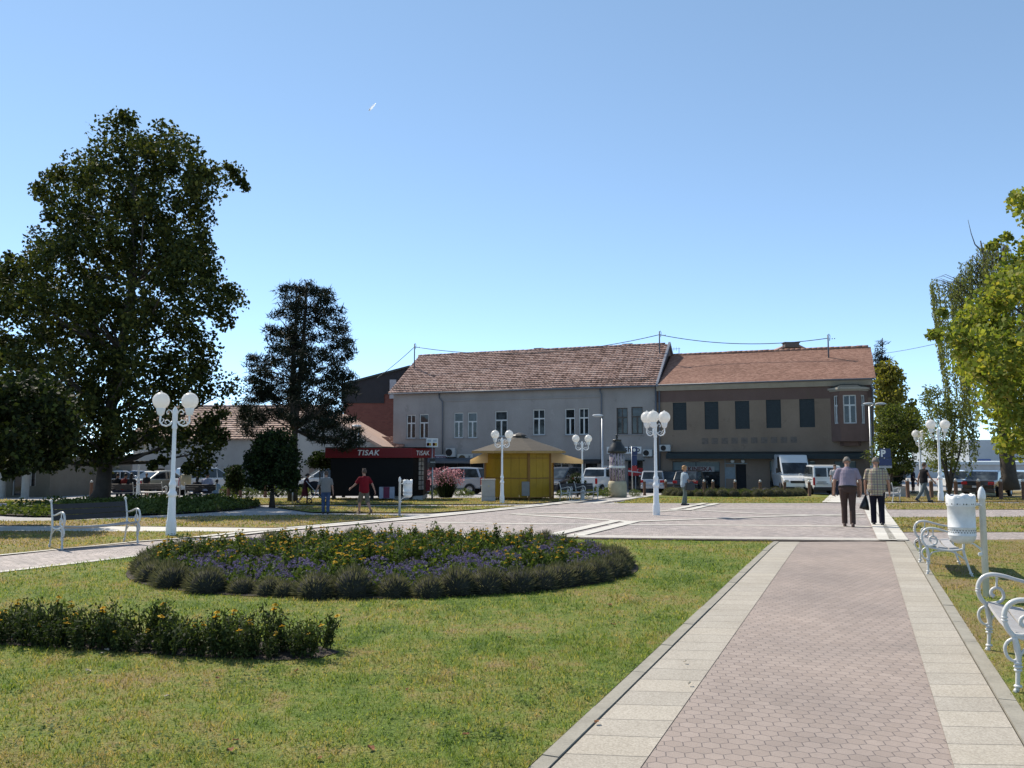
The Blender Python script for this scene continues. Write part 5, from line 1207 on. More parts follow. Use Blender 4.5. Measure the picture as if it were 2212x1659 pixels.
for i, px in enumerate(range(472, 672, 13)):
    o = SH2 if i == 0 else copy_tree(SH2)
    o.location = colx(px + random.uniform(-3, 3), 47.5 + random.uniform(-.4, .4)); s = random.uniform(.7, 1.1); o.scale = (s,) * 3; o.rotation_euler.z = random.uniform(0, 6)
t = thing('round_bush', 'large clipped green bush at the corner of the entrance building', 'shrub', colx(128, 50)); ball_shrub(0.95, 1800, 0.1, leafmat('bush_leaves', [(0.2, (0.03, 0.055, 0.012)), (0.8, (0.07, 0.11, 0.025))]), t, flat=1.0)
# pink flowering clump
b = colx(963, 45.5); t = thing('flowering_bush', 'tall clump of grass-like leaves topped with pink flowers beside the newspaper kiosk', 'shrub', b)
n = 1500; a = rng.uniform(0, 2 * np.pi, n); r0 = rng.uniform(0, .35, n); h = rng.uniform(.6, 1.35, n); sp_ = rng.uniform(.1, .6, n)
B0 = np.stack([np.cos(a) * r0, np.sin(a) * r0, np.zeros(n)], 1); T0 = B0 + np.stack([np.cos(a) * sp_, np.sin(a) * sp_, h], 1); wv = np.stack([-np.sin(a), np.cos(a), 0 * a], 1) * 0.022
np_obj('leaves', np.stack([B0 - wv, B0 + wv, T0], 1), L_DARK, t)
n = 1300; a = rng.uniform(0, 2 * np.pi, n); r0 = np.sqrt(rng.uniform(0, 1, n)) * 1.05
P = np.stack([np.cos(a) * r0, np.sin(a) * r0, 1.15 + rng.uniform(-.25, .6, n) - r0 * .25], 1)
np_obj('flowers', leafquads(P, 0.085), leafmat('pink_petals', [(0.2, (0.20, 0.09, 0.10)), (0.5, (0.38, 0.19, 0.22)), (0.8, (0.50, 0.32, 0.34))], 0.3, (1.2, 1, 1.1)), t)
mb = MB()
for k in range(60):
    a = random.uniform(0, 6.28); r1 = random.uniform(.2, 1.0); mb.tube([(0, 0, .2), (math.cos(a) * r1 * .5, math.sin(a) * r1 * .5, .9), (math.cos(a) * r1, math.sin(a) * r1, 1.6 - r1 * .3)], .008, 4)
mb.build('stalks', BARK_P, t)
# cloud-pruned topiary
b = colx(1247, 46.5); t = thing('cloud_topiary', 'dark cloud-pruned conifer with round pads beside the white pickup', 'shrub', b)
for (x, y, r) in ((1246, 1031, .42), (1234, 1043, .26), (1257, 1043, .3), (1240, 1054, .3), (1260, 1054, .3)):
    q = at(x, y, 46.5) - b; P = unit(700) * (rng.uniform(.6, 1, 700)[:, None]) * np.array([r, r, r * .65]) + np.array(q); np_obj('leaf_pad', leafquads(P, .07), L_DARK, t)
mb = MB(); mb.tube([(0, 0, 0), (.08, 0, .5), (-.05, 0, .9), (0, 0, 1.4)], [.07, .06, .05, .03], 7); mb.build('trunk', BARK, t)
# ---- the round flower bed
sheet('flower_bed_soil', [(bc.x + BRX * .98 * math.cos(k * .0785), bc.y + BRY * .98 * math.sin(k * .0785)) for k in range(80)], SOIL, 0.022)
sheet('flower_bed_soil', strip_soil, SOIL, 0.020)
L_FESC = leafmat('grey_green_grass_tuft', [(0.2, (0.042, 0.048, 0.026)), (0.5, (0.085, 0.090, 0.052)), (0.8, (0.16, 0.155, 0.095))], 0.4, (1.2, 1.2, 0.9))
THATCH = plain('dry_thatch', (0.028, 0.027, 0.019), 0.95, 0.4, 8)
def tuft_mesh(n=1300, r=0.31, h=0.33):
    t = bpy.data.objects.new('x', None)
    d = unit(n); d[:, 2] = np.abs(d[:, 2]) * 1.2 + 0.05; d /= np.linalg.norm(d, axis=1, keepdims=True)
    L_ = rng.uniform(.80, 1.04, n)[:, None]
    B0 = d * np.array([r, r, h]) * 0.5 * rng.uniform(.3, 1, n)[:, None]; T0 = d * np.array([r, r, h]) * L_
    T0[:, 2] -= 0.05 * (1 - d[:, 2]) ; T0[:, 2] = np.maximum(T0[:, 2], 0.01)
    wv = np.cross(d, unit(n)); wv /= np.linalg.norm(wv, axis=1, keepdims=True) + 1e-9
    return np.stack([B0 - wv * .004, B0 + wv * .004, T0 + wv * .002, T0 - wv * .002], 1)
tufts = []
for k in range(3):
    t = thing('grass_tuft', 'grey-green mound of fine grass edging the round flower bed', 'grass tuft', (0, 0, 0), 0, 'grass mounds edging the round bed')
    np_obj('blades', tuft_mesh(), L_FESC, t)
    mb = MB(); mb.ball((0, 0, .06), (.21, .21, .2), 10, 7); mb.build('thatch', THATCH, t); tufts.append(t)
used = [False] * 3
def place_tuft(protos, used, x, y, s, rz, label=None, group=None, sz=1.0):
    k = random.randrange(len(protos)); o = protos[k] if not used[k] and label is None else copy_tree(protos[k])
    if label is None: used[k] = True
    o.location = (x, y, gz(y)); o.scale = (s, s, s * sz); o.rotation_euler = (0, 0, rz)
    if label: o['label'] = label; o['group'] = group
    return o
NT_ = 56
for k in range(NT_):
    a = 2 * math.pi * (k + random.uniform(-.25, .25)) / NT_; e = random.uniform(-.08, .06)
    place_tuft(tufts, used, bc.x + (BRX + e - .38) * math.cos(a), bc.y + (BRY + e - .22) * math.sin(a), random.uniform(.72, 1.22), random.uniform(0, 6.28), sz=random.uniform(.85, 1.1))
L_GRN = leafmat('flower_foliage', [(0.2, (0.030, 0.050, 0.014)), (0.5, (0.060, 0.090, 0.024)), (0.8, (0.105, 0.135, 0.04))], 0.35)
PURP = leafmat('purple_flower_heads', [(0.2, (0.075, 0.062, 0.115)), (0.5, (0.14, 0.118, 0.215)), (0.8, (0.23, 0.20, 0.33))], 0.3, (1, 1, 1.1))
YEL = leafmat('yellow_petals', [(0.2, (0.50, 0.26, 0.015)), (0.5, (0.62, 0.38, 0.02)), (0.8, (0.70, 0.50, 0.06))], 0.3, (1.1, 1, .6))
def ageratum():
    t = thing('purple_flower_clump', 'clump of purple flower heads inside the round bed', 'flowers', (0, 0, 0), 0, 'purple flower clumps')
    d = unit(260); d[:, 2] = np.abs(d[:, 2]); P = d * rng.uniform(.4, 1, 260)[:, None] * np.array([.22, .22, .26])
    np_obj('leaves', leafquads(P, .055), L_GRN, t)
    d = unit(42); d[:, 2] = np.abs(d[:, 2]) + .35; d /= np.linalg.norm(d, axis=1, keepdims=True); Cn = d * np.array([.23, .23, .30])
    np_obj('flower_heads', leafquads(cloud(Cn, np.full((42, 3), .020), 9), .018), PURP, t)['kind'] = 'stuff'
    return t
def marigold(n_fl, hmax, label, group, L_GRN=L_GRN, ls=.055, nl=26):
    t = thing('yellow_flower_plant', label, 'flowers', (0, 0, 0), 0, group)
    S = 11; base = rng.normal(0, .04, (S, 2)); tip = base + rng.normal(0, .085, (S, 2)); hh = rng.uniform(.6, 1, S) * hmax
    P = []; mb = MB()
    for i in range(S):
        b0 = np.array([*base[i], 0]); t0 = np.array([*tip[i], hh[i]]); ts = rng.uniform(.15, 1, nl)[:, None]
        P.append(b0 * (1 - ts) + t0 * ts + rng.normal(0, .025, (nl, 3))); mb.tube([Vector(b0), Vector(t0)], [.006, .003], 4)
    np_obj('leaves', leafquads(np.concatenate(P), ls, .4), L_GRN, t); mb.build('stems', L_GRN, t)
    for i in rng.permutation(S)[:n_fl]:
        c = Vector((*tip[i], hh[i] + .01)); r = random.uniform(.022, .032); tl = Vector((random.uniform(-.4, .4), random.uniform(-.4, .4), 1)).normalized()
        u = tl.orthogonal().normalized(); w_ = tl.cross(u)
        fl = MB()
        for q in range(9):
            a = q * .698; dv = u * math.cos(a) + w_ * math.sin(a); sv = (u * -math.sin(a) + w_ * math.cos(a)) * r * .35
            fl.add([c, c + dv * r * .7 + sv, c + dv * r * 1.1 - tl * .004, c + dv * r * .7 - sv], [(0, 1, 2, 3)])
        fl.ball(c + tl * .004, (r * .32,) * 3, 6, 4); fl.build('flower_head', YEL, t, fix=False)
    return t
ag = [ageratum() for _ in range(3)]; mg_ = [marigold(n, .40, 'leafy yellow-flowered plant in the middle of the round bed', 'yellow-flowered plants in the round bed') for n in (7, 4, 1)]
ua, um = [False] * 3, [False] * 3
pts = []
tries = 0
while len(pts) < 215 and tries < 20000:
    tries += 1
    a = random.uniform(0, 6.283); r = math.sqrt(random.random()) * .86
    x, y = bc.x + BRX * r * math.cos(a), bc.y + BRY * r * math.sin(a)
    if all((x - u) ** 2 + (y - v) ** 2 > .27 ** 2 for u, v in pts): pts.append((x, y))
for x, y in pts:
    u, v = (x - bc.x) / BRX, (y - bc.y) / BRY
    front = (-v) * 1.0 + abs(u) * .35 + .25 * math.sin(u * 9) 
    purple = front > .50 or (u > .38 and v < .25 and random.random() < .6)
    if random.random() < .12: purple = not purple
    if purple: place_tuft(ag, ua, x, y, random.uniform(.85, 1.2), random.uniform(0, 6.28))
    else: place_tuft(mg_, um, x, y, random.uniform(.9, 1.25), random.uniform(0, 6.28))
# ---- the strip of plants at lower left
st = [marigold(n, .34, 'dark leafy plant in the curved strip at lower left', 'plants of the curved strip', leafmat('strip_leaves', [(0.2, (0.018, 0.028, 0.009)), (0.6, (0.040, 0.058, 0.017)), (0.85, (0.085, 0.100, 0.03)), (0.95, (0.13, 0.07, 0.025))], 0.25), .040, 46) for n in (0, 1, 2)]
us = [False] * 3
for row in (-0.11, 0.14):
    L_ = [0]
    for i in range(len(strip_c) - 1): L_.append(L_[-1] + (strip_c[i + 1] - strip_c[i]).length)
    n = int(L_[-1] / 0.150)
    for k in range(n):
        s = L_[-1] * (k + random.uniform(.2, .8)) / n; i = max(j for j in range(len(L_) - 1) if L_[j] <= s)
        p = strip_c[i].lerp(strip_c[i + 1], (s - L_[i]) / (L_[i + 1] - L_[i]))
        place_tuft(st, us, p.x + random.uniform(-.03, .03), p.y + row + random.uniform(-.05, .05), random.choice((.7, .8, .9, 1.0, 1.15)), random.uniform(0, 6.28), sz=random.uniform(.8, 1.15))
# ---- bed on the island lawn beyond the plaza
cI = (G(1452, 1072) + G(1742, 1072)) / 2; rxI = (G(1742, 1072).x - G(1452, 1072).x) / 2
for k in range(36):
    a = 2 * math.pi * k / 36; x, y = cI.x + rxI * math.cos(a), cI.y + 1.2 + 2.6 * math.sin(a)
    place_tuft(tufts, used, x, y, random.uniform(1.2, 1.6), random.uniform(0, 6), 'olive-brown mound edging the bed beyond the plaza', 'mounds of the bed beyond the plaza')
for k in range(46):
    a = random.uniform(0, 6.28); r = math.sqrt(random.random()) * .88; x, y = cI.x + rxI * r * math.cos(a), cI.y + 1.2 + 2.5 * r * math.sin(a)
    if (x - cI.x) / rxI > .35 and random.random() < .75: place_tuft(ag, ua, x, y, random.uniform(1.2, 1.5), random.uniform(0, 6), 'purple flower clump in the bed beyond the plaza', 'purple clumps of the bed beyond the plaza')
    else: place_tuft(mg_[2:], um, x, y, random.uniform(.95, 1.25), random.uniform(0, 6), 'leafy plant in the bed beyond the plaza', 'leafy plants of the bed beyond the plaza')
# ---- ground cover round the plane tree
c0 = G(298, 1098); rX = (G(545, 1100).x - G(52, 1100).x) / 2; yN, yF = G(298, 1116).y, 38.5
n = 16000; a = rng.uniform(0, 2 * np.pi, n); r = np.sqrt(rng.uniform(0, 1, n)); X = c0.x + rX * r * np.cos(a); Y = (yN + yF) / 2 + (yF - yN) / 2 * r * np.sin(a)
bumpy = .28 + .12 * np.sin(X * 2.3 + np.sin(Y * 1.7)) + .08 * np.sin(Y * 3.1)
Z = np.array([gz(y) for y in Y]) + bumpy * rng.uniform(.1, 1, n) * np.where(r > .93, .6, 1)
tag(np_obj('ground_cover', leafquads(np.stack([X, Y, Z], 1), .13), L_SHRUB), 'low dark ground cover filling the round bed under the plane tree', 'ground cover', kind='stuff')
sheet('flower_bed_soil', [(c0.x + rX * math.cos(k * .1047), (yN + yF) / 2 + (yF - yN) / 2 * math.sin(k * .1047)) for k in range(60)], SOIL, 0.026)
# ---- fallen leaves
LF = plain('dry_fallen_leaf', (0.20, 0.085, 0.035), 0.9, 0.4, 30); LFP = plain('pale_fallen_leaf', (0.42, 0.36, 0.27), 0.9, 0.3, 30)
def leaf_obj(m):
    mb = MB(); v = [(0, -.045, .01), (.03, -.02, .022), (.038, .015, .03), (.02, .03, .014), (0, .055, .02), (-.022, .03, .03), (-.036, .01, .012), (-.03, -.02, .026)]
    mb.add(v + [(0, 0, .004)], [(i, (i + 1) % 8, 8) for i in range(8)])
    return mb.build('fallen_leaf', m)
la, lb = leaf_obj(LF), leaf_obj(LFP)
for i, (x, y) in enumerate([(508, 1600), (498, 1622), (640, 1450), (1325, 1350), (1318, 1308), (1100, 1378), (1005, 1588), (880, 1490), (1480, 1430), (1290, 1560), (230, 1405), (190, 1450), (222, 1412), (360, 1505), (470, 1466), (800, 1618), (1490, 1478), (690, 1640)]):
    src = lb if i in (10, 11, 12, 13, 16, 8) else la
    o = src if i in (0, 10) else src.copy()
    if i not in (0, 10): C.objects.link(o)
    o.location = G(x, y, .022); o.rotation_euler = (random.uniform(-.3, .3), random.uniform(-.3, .3), random.uniform(0, 6)); s = random.uniform(.35, .75); o.scale = (s,) * 3
    tag(o, 'dry brown fallen leaf on the lawn' if src is la else 'pale dry fallen leaf on the lawn', 'leaf', 'brown fallen leaves' if src is la else 'pale fallen leaves')
# ---------------------------------------------------------------- street furniture
def globemat():
    t = NT('white_opal_globe'); co = t.coord()
    c = t.ramp(t.noise(co, 4, 3).outputs[0], [(0.3, (0.74, 0.73, 0.70)), (0.7, (0.80, 0.79, 0.77))])
    a = t.bsdf(c, 0.22, None, 0, 0.5)
    tr = t.n('ShaderNodeBsdfTranslucent', i_0=(0.9, 0.88, 0.84, 1)); mx = t.n('ShaderNodeMixShader', i_0=0.5)
    t.t.links.new(a, mx.inputs[1]); t.t.links.new(tr.outputs[0], mx.inputs[2]); return t.fin(mx.outputs[0])
GLOBE = globemat()
def lamp(base, H, angs, label, group='white globe lamp posts'):
    """post about 3.3 m tall in its own units, scaled to H"""
    t = thing('globe_lamp_post', label, 'lamp post', base, 0, group, H / 3.28)
    mb = MB()
    mb.lathe([(0.110, -0.05), (0.110, 0.24), (0.104, 0.27), (0.107, 0.29), (0.097, 0.34), (0.091, 0.36), (0.076, 0.80), (0.074, 0.84), (0.092, 0.86), (0.100, 0.90), (0.090, 0.94), (0.068, 0.97), (0.064, 1.05), (0.072, 1.07), (0.082, 1.11), (0.072, 1.15), (0.056, 1.18), (0.052, 1.24), (0.048, 1.27), (0.043, 2.2), (0.042, 2.32), (0.056, 2.34), (0.060, 2.37), (0.055, 2.40), (0.046, 2.43), (0.046, 2.50), (0.058, 2.53), (0.058, 2.72), (0.055, 2.75), (0.03, 2.80), (0.012, 2.83)], 8, rot=R(22.5))
    mb.build('post', LAMP_PAINT, t, bevel=0.004)
    for a in angs:
        d = Vector((math.cos(a), math.sin(a), 0)); Z = Vector((0, 0, 1)); ro = 0.305
        am = MB()
        am.tube([d * 0.05 + Z * 2.50, d * 0.10 + Z * 2.43, d * 0.18 + Z * 2.395, d * 0.26 + Z * 2.42, d * 0.315 + Z * 2.49, d * ro + Z * 2.58, d * ro + Z * 2.64], [.022, .02, .02, .02, .02, .022, .024], 7)
        am.tube([d * 0.05 + Z * 2.66, d * 0.09 + Z * 2.74, d * 0.14 + Z * 2.755, d * 0.18 + Z * 2.71, d * 0.165 + Z * 2.66, d * 0.135 + Z * 2.665], .012, 6)
        am.tube([d * 0.07 + Z * 2.46, d * 0.15 + Z * 2.53, d * 0.20 + Z * 2.52, d * 0.205 + Z * 2.47, d * 0.17 + Z * 2.455], .010, 6)
        am.tube([d * 0.285 + Z * 2.46, d * 0.24 + Z * 2.51, d * 0.24 + Z * 2.55, d * 0.265 + Z * 2.56], .009, 5)
        am.build('arm', LAMP_PAINT, t)
        cm = MB(); cm.lathe([(0.03, 2.62), (0.075, 2.66), (0.085, 2.72), (0.095, 2.76), (0.10, 2.78), (0.09, 2.80)], 14, d * ro); cm.build('cup', LAMP_PAINT, t)
        g = MB(); c = d * ro
        g.lathe([(0.07, 2.775), (0.11, 2.80)] + [(0.182 * math.sin(q), 2.955 - 0.186 * math.cos(q)) for q in [0.7 + k * (math.pi - 0.75) / 14 for k in range(15)]] + [(0.022, 3.142), (0.018, 3.165), (0.004, 3.172)], 24, c)
        g.build('globe', GLOBE, t)
    return t
def lamp_px(px, py, ytop, angs, label, D=None, group='white globe lamp posts'):
    b = G(px, py) if D is None else colx(px, D)
    H = at(px, ytop, b.y).z - b.z
    return lamp(b, H * 3.28 / 3.17, angs, label, group)
lamp_px(369, 1157, 845, [R(8), R(188)], 'nearest two-globe white lamp post, standing left of the round flower bed')
lamp_px(1418, 1113, 886, [R(14), R(134), R(250)], 'three-globe white lamp post in the middle of the plaza')
lamp_px(1084.5, 1087, 928, [R(5), R(185)], 'two-globe white lamp post in front of the yellow kiosk')
lamp_px(1258, 1078, 938, [R(0), R(180)], 'two-globe white lamp post right of the yellow kiosk', 42)
lamp_px(2033, 1083, 905, [R(10), R(190)], 'two-globe white lamp post on the right lawn behind the litter bin')
lamp_px(1990, 1062, 928, [R(35), R(215)], 'two-globe white lamp post further back beside the feathery tree', 47)
lamp_px(299, 1080, 948, [R(0), R(180)], 'shaded two-globe lamp post near the plane tree trunk', 40)
def streetlamp(px, D, ytop, heads, label):
    b = colx(px, D); h = at(px, ytop, D).z - b.z
    t = thing('street_lamp', label, 'street lamp', b, 0, 'tall road lamps')
    mb = MB(); mb.tube([(0, 0, 0), (0, 0, 1.2), (0, 0, h)], [.09, .08, .05], 10); mb.build('pole', STEEL, t)
    for s in heads:
        mb = MB(); mb.tube([(0, 0, h - .03), (s * .35, -.1, h + .12), (s * .6, -.15, h + .15)], .03, 6); mb.build('arm', STEEL, t)
        mb = MB(); mb.ball((s * .85, -.2, h + .15), (.36, .15, .09), 12, 7); mb.build('lamp_head', plain('lamp_head', (0.5, 0.51, 0.52), 0.4), t)
streetlamp(1302, 53, 903, [-.35], 'grey road lamp in front of the grey house downpipe')
streetlamp(1884, 52, 878, [-.15, .75], 'grey road lamp with two heads at the brown house corner')
streetlamp(772, 57, 925, [-.1], 'grey road lamp showing above the newspaper kiosk')
# ---- benches
BWOOD = plain('grey_white_bench_wood', (0.36, 0.35, 0.345), 0.6, 0.2, 4)
BBACK = plain('shade_darkened_bench_back', (0.024, 0.022, 0.023), 0.6, 0.25, 4)  # dark wood, with the shade on the backrest put into its colour
BENCH_L = 1.42
def make_bench():
    t = thing('park_bench', '', 'bench', (0, 0, 0), 0, 'white cast-iron park benches')
    for s in (-1, 1):
        x = s * BENCH_L / 2
        def T(mb, pts, r, n=9):
            rs = list(r) if hasattr(r, '__len__') else [r] * len(pts); q = []; rr_ = []; m_ = len(pts)
            for i in range(m_ - 1):
                a, b, c, d = [Vector((x, *pts[min(max(j, 0), m_ - 1)])) for j in (i - 1, i, i + 1, i + 2)]
                for k in range(4):
                    u = k / 4; q.append(.5 * ((2 * b) + (c - a) * u + (2 * a - 5 * b + 4 * c - d) * u * u + (3 * b - a - 3 * c + d) * u ** 3)); rr_.append((rs[i] * (1 - u) + rs[i + 1] * u) * .80)
            q.append(Vector((x, *pts[-1]))); rr_.append(rs[-1] * .80); mb.tube(q, rr_, n)
        mb = MB()
        T(mb, [(-.27, .405), (-.315, .46), (-.335, .53), (-.325, .60), (-.285, .655), (-.22, .68), (-.13, .672), (-.03, .645), (.08, .62), (.17, .612), (.235, .615)], [.024, .024, .024, .024, .025, .025, .023, .021, .020, .02, .02])
        T(mb, [(-.27, .42), (-.22, .425), (-.165, .445), (-.135, .49), (-.15, .545), (-.19, .565), (-.225, .545), (-.232, .51), (-.21, .487)], [.022, .02, .019, .018, .017, .017, .018, .02, .022])
        T(mb, [(-.19, .565), (-.185, .61), (-.18, .672)], [.014, .012, .016])
        for q in ((-.334, .525), (-.332, .548)): mb.ball((x, *q), (.026, .026, .010), 10, 6)
        mb.build('armrest', WHITE_PAINT, t)
        mb = MB()
        T(mb, [(-.285, .0), (-.28, .02), (-.272, .05), (-.262, .18), (-.255, .26), (-.262, .33), (-.275, .41)], [.032, .026, .019, .021, .026, .03, .026])
        for z, r in ((.055, .030), (.17, .029), (.195, .032), (.22, .029)): mb.ball((x, -.27 + .04 * z, z), (r, r, .014), 12, 6)
        T(mb, [(-.275, .40), (-.32, .37), (-.34, .32), (-.325, .26), (-.29, .235), (-.262, .25)], [.016, .016, .016, .015, .014, .012])
        mb.build('leg', WHITE_PAINT, t)
        mb = MB()
        T(mb, [(.30, .0), (.292, .02), (.28, .06), (.235, .22), (.205, .34), (.2, .40)], [.032, .026, .019, .021, .024, .026])
        mb.ball((x, .285, .05), (.03, .03, .014), 12, 6)
        mb.build('leg', WHITE_PAINT, t)
        mb = MB()
        T(mb, [(.2, .39), (.215, .52), (.235, .63), (.275, .78), (.305, .865)], [.026, .024, .023, .02, .018]); mb.ball((x, .31, .875), .03, 10, 7)
        mb.build('back_post', WHITE_PAINT, t)
        mb = MB()
        T(mb, [(-.27, .415), (-.15, .385), (0, .365), (.12, .375), (.2, .395)], .02)
        T(mb, [(-.255, .26), (-.20, .33), (-.08, .358), (.05, .35), (.15, .30), (.225, .24)], [.016, .014, .013, .013, .014, .016])
        mb.build('seat_rail', WHITE_PAINT, t)
    def plank(y, z, w, th, tilt, name, sag):
        mb = MB(); n = 10
        for i in range(n):
            vs = []
            for k in (i, i + 1):
                u = k / n * 2 - 1; xx = u * (BENCH_L / 2 - .012); dz = -sag * (1 - u * u)
                for (a, b_) in ((-w / 2, -th / 2), (w / 2, -th / 2), (w / 2, th / 2), (-w / 2, th / 2)):
                    vs.append((xx, y + a * math.cos(tilt) - b_ * math.sin(tilt), z + dz + a * math.sin(tilt) + b_ * math.cos(tilt)))
            mb.add(vs, [(0, 1, 5, 4), (1, 2, 6, 5), (2, 3, 7, 6), (3, 0, 4, 7)] + ([(0, 3, 2, 1)] if i == 0 else []) + ([(4, 5, 6, 7)] if i == n - 1 else []))
        o = mb.build(name, BWOOD if name == 'seat' else BBACK, t)
    for y, z, tl in ((-.205, .418, -.18), (-.06, .396, -.08), (.085, .398, .10)): plank(y, z, .125, .028, tl, 'seat', .035)
    for k, (y, z) in enumerate(((.232, .555), (.258, .66), (.285, .765))): plank(y, z, .098, .026, R(76), 'backrest', .004)
    return t
B0 = make_bench()
def bench(front_a, front_b, label, D=None, first=False, rz=None, loc=None):
    """front_a / front_b: ground pixels of the two front feet, left one first as seen by someone sitting... order sets facing"""
    o = B0 if first else copy_tree(B0)
    if loc is None:
        a, b = G(*front_a), G(*front_b); d = (b - a).to_2d()
        s = 1.0; rz = math.atan2(d.y, d.x); m = (a + b) / 2
        n = Vector((-math.sin(rz), math.cos(rz)))
        loc = (m.x + n.x * .28, m.y + n.y * .28, gz(m.y))
    o.location = loc; o.rotation_euler = (0, 0, rz); o['label'] = label
    return o
bench((140, 1187), (292, 1175.5), 'white bench with a sagging seat left of the nearest lamp post', first=True)
bench((1986, 1216), (2004, 1243), 'white bench behind the litter bin at the right of the path')
pa, pb = G(2134, 1407), G(2004, 1243); dp = (R_sl[2] - R_sl[0]).normalized(); rz_ = math.atan2(-dp.y, -dp.x)
n_ = Vector((-math.sin(rz_), math.cos(rz_))); m_ = pa.to_2d() - dp * (BENCH_L / 2) + n_ * .28
bench(None, None, 'nearest white bench, cut by the lower right edge', rz=rz_, loc=(m_.x, m_.y, 0))
def bench_at(px, D, rz, label):
    p = colx(px, D); return bench(None, None, label, rz=rz, loc=p)
bench_at(1236, 41.0, R(55), 'white bench turned sideways right of the yellow kiosk, nearer the kiosk'); bench_at(1258, 41.6, R(20), 'white bench under the lamp post right of the yellow kiosk')
bench_at(1906, 40, R(120), 'white bench glimpsed behind the man in the checked shirt')
BS1 = bench_at(262, 41, R(180), 'shaded bench beside the plane tree trunk carrying three sitters'); BS2 = bench_at(437, 39.5, R(185), 'shaded bench in front of the white van carrying three sitters')
bench_at(325, 41.5, R(178), 'empty shaded bench behind the shaded lamp post')
# ---- litter bins
ENAMEL = plain('worn_white_enamel', (0.66, 0.66, 0.64), 0.45, 0.14, 7)
HOLE = plain('bin_hole_shadow', (0.05, 0.05, 0.05), 0.8)
def bin_(base, H, side, label, bh=0.58, br=0.155):
    t = thing('litter_bin', label, 'litter bin', base, 0, 'white enamel litter bins')
    mb = MB(); mb.lathe([(.038, -.05), (.038, H - .16), (.044, H - .155), (.044, H - .14), (.046, H - .12), (.040, H - .06), (.022, H - .015), (.004, H)], 16); mb.build('post', ENAMEL, t)
    zt = H - .12; zb = zt - bh; cx = side * (.108 + br)
    prof = [(.02, zb - .0), (br * .55, zb + .005), (br * .85, zb + .035), (br * .98, zb + .08), (br * 1.0, zb + .10), (br * 1.03, zb + .105), (br * 1.0, zb + .11), (br * 1.0, zb + .20), (br * 1.03, zb + .205), (br, zb + .21), (br * 1.0, zt - .13), (br * 1.03, zt - .125), (br * 1.04, zt - .115), (br * 1.03, zt - .06), (br * 1.06, zt), (br * 1.02, zt), (br * .98, zt - .1), (br * .96, zt - .3)]
    mb = MB(); mb.lathe(prof, 28, (cx, 0, 0))
    bin_o = mb.build('bucket', ENAMEL, t)
    mb = MB()
    for k in range(30):
        a = 2 * math.pi * k / 30
        for z, rr, rad in ((zt - .09, br * 1.035, .009), (zb + .145, br * 1.0, .008), (zb + .17, br * 1.0, .008)):
            a2 = a + (.1 if rad < .009 and z > zb + .16 else 0)
            c = Vector((cx + rr * math.cos(a2), rr * math.sin(a2), z)); nn = Vector((math.cos(a2), math.sin(a2), 0)); u = Vector((-math.sin(a2), math.cos(a2), 0))
            mb.add([c + nn * .002 + (u * math.cos(q * 1.047) + Vector((0, 0, math.sin(q * 1.047)))) * rad for q in range(6)], [tuple(range(6))])
    h = mb.build('holes', HOLE, bin_o); h['kind'] = 'stuff'
    mb = MB(); n = 28
    bag = [(br * 1.05, zt - .10), (br * 1.06, zt - .03), (br * 1.05, zt + .012), (br * 1.0, zt + .02), (br * .93, zt - .08)]
    vs = []
    for (r, z) in bag:
        for k in range(n): a = 2 * math.pi * k / n; vs.append((cx + (r + .004 * math.sin(k * 2.7)) * math.cos(a), (r + .004 * math.sin(k * 2.7)) * math.sin(a), z + .012 * math.sin(k * 1.9 + r * 40) + .008 * math.sin(k * 0.7)))
    mb.add(vs, [(i * n + k, i * n + (k + 1) % n, (i + 1) * n + (k + 1) % n, (i + 1) * n + k) for i in range(4) for k in range(n)], True)
    mb.build('bin_liner', plain('white_bin_liner', (0.70, 0.70, 0.69), 0.4), t)
    mb = MB()
    mb.tube([(side * .03, 0, zt - .10), (cx - side * br * .95, 0, zt - .10)], .018, 8); mb.tube([(side * .02, 0, zb - .10), (side * .05, 0, zb - .06), (side * .13, 0, zb + .0), (cx, 0, zb + .01)], [.016, .014, .012, .012], 7); mb.ball((side * .05, 0, zb - .13), .028, 10, 6); mb.ball((side * .03, -.03, zt - .115), .012, 8, 5)
    mb.build('bracket', ENAMEL, t)
    return t
b = colx(2119, 10.3); bin_(b, at(2119, 1051, 10.3).z, -1, 'white enamel litter bin with a bag liner in front of the right bench')
b = G(863, 1113); bin_(b, at(863, 1030, b.y).z - b.z, 1, 'white enamel litter bin beyond the flower bed, left of the plaza', .56, .15)
t = thing('litter_bin', 'beige box bin on a pole behind the nearest lamp post', 'litter bin', colx(391, 41)); mb = MB(); mb.tube([(-.05, 0, 0), (-.05, 0, 1.55)], .035, 8); mb.build('post', STEEL, t); mb = MB(); mb.lathe([(.14, .72), (.24, .8), (.25, 1.25), (.22, 1.27)], 14, (.25, 0, 0)); mb.build('bucket', plain('beige_bin', (0.38, 0.33, 0.22), 0.7), t)
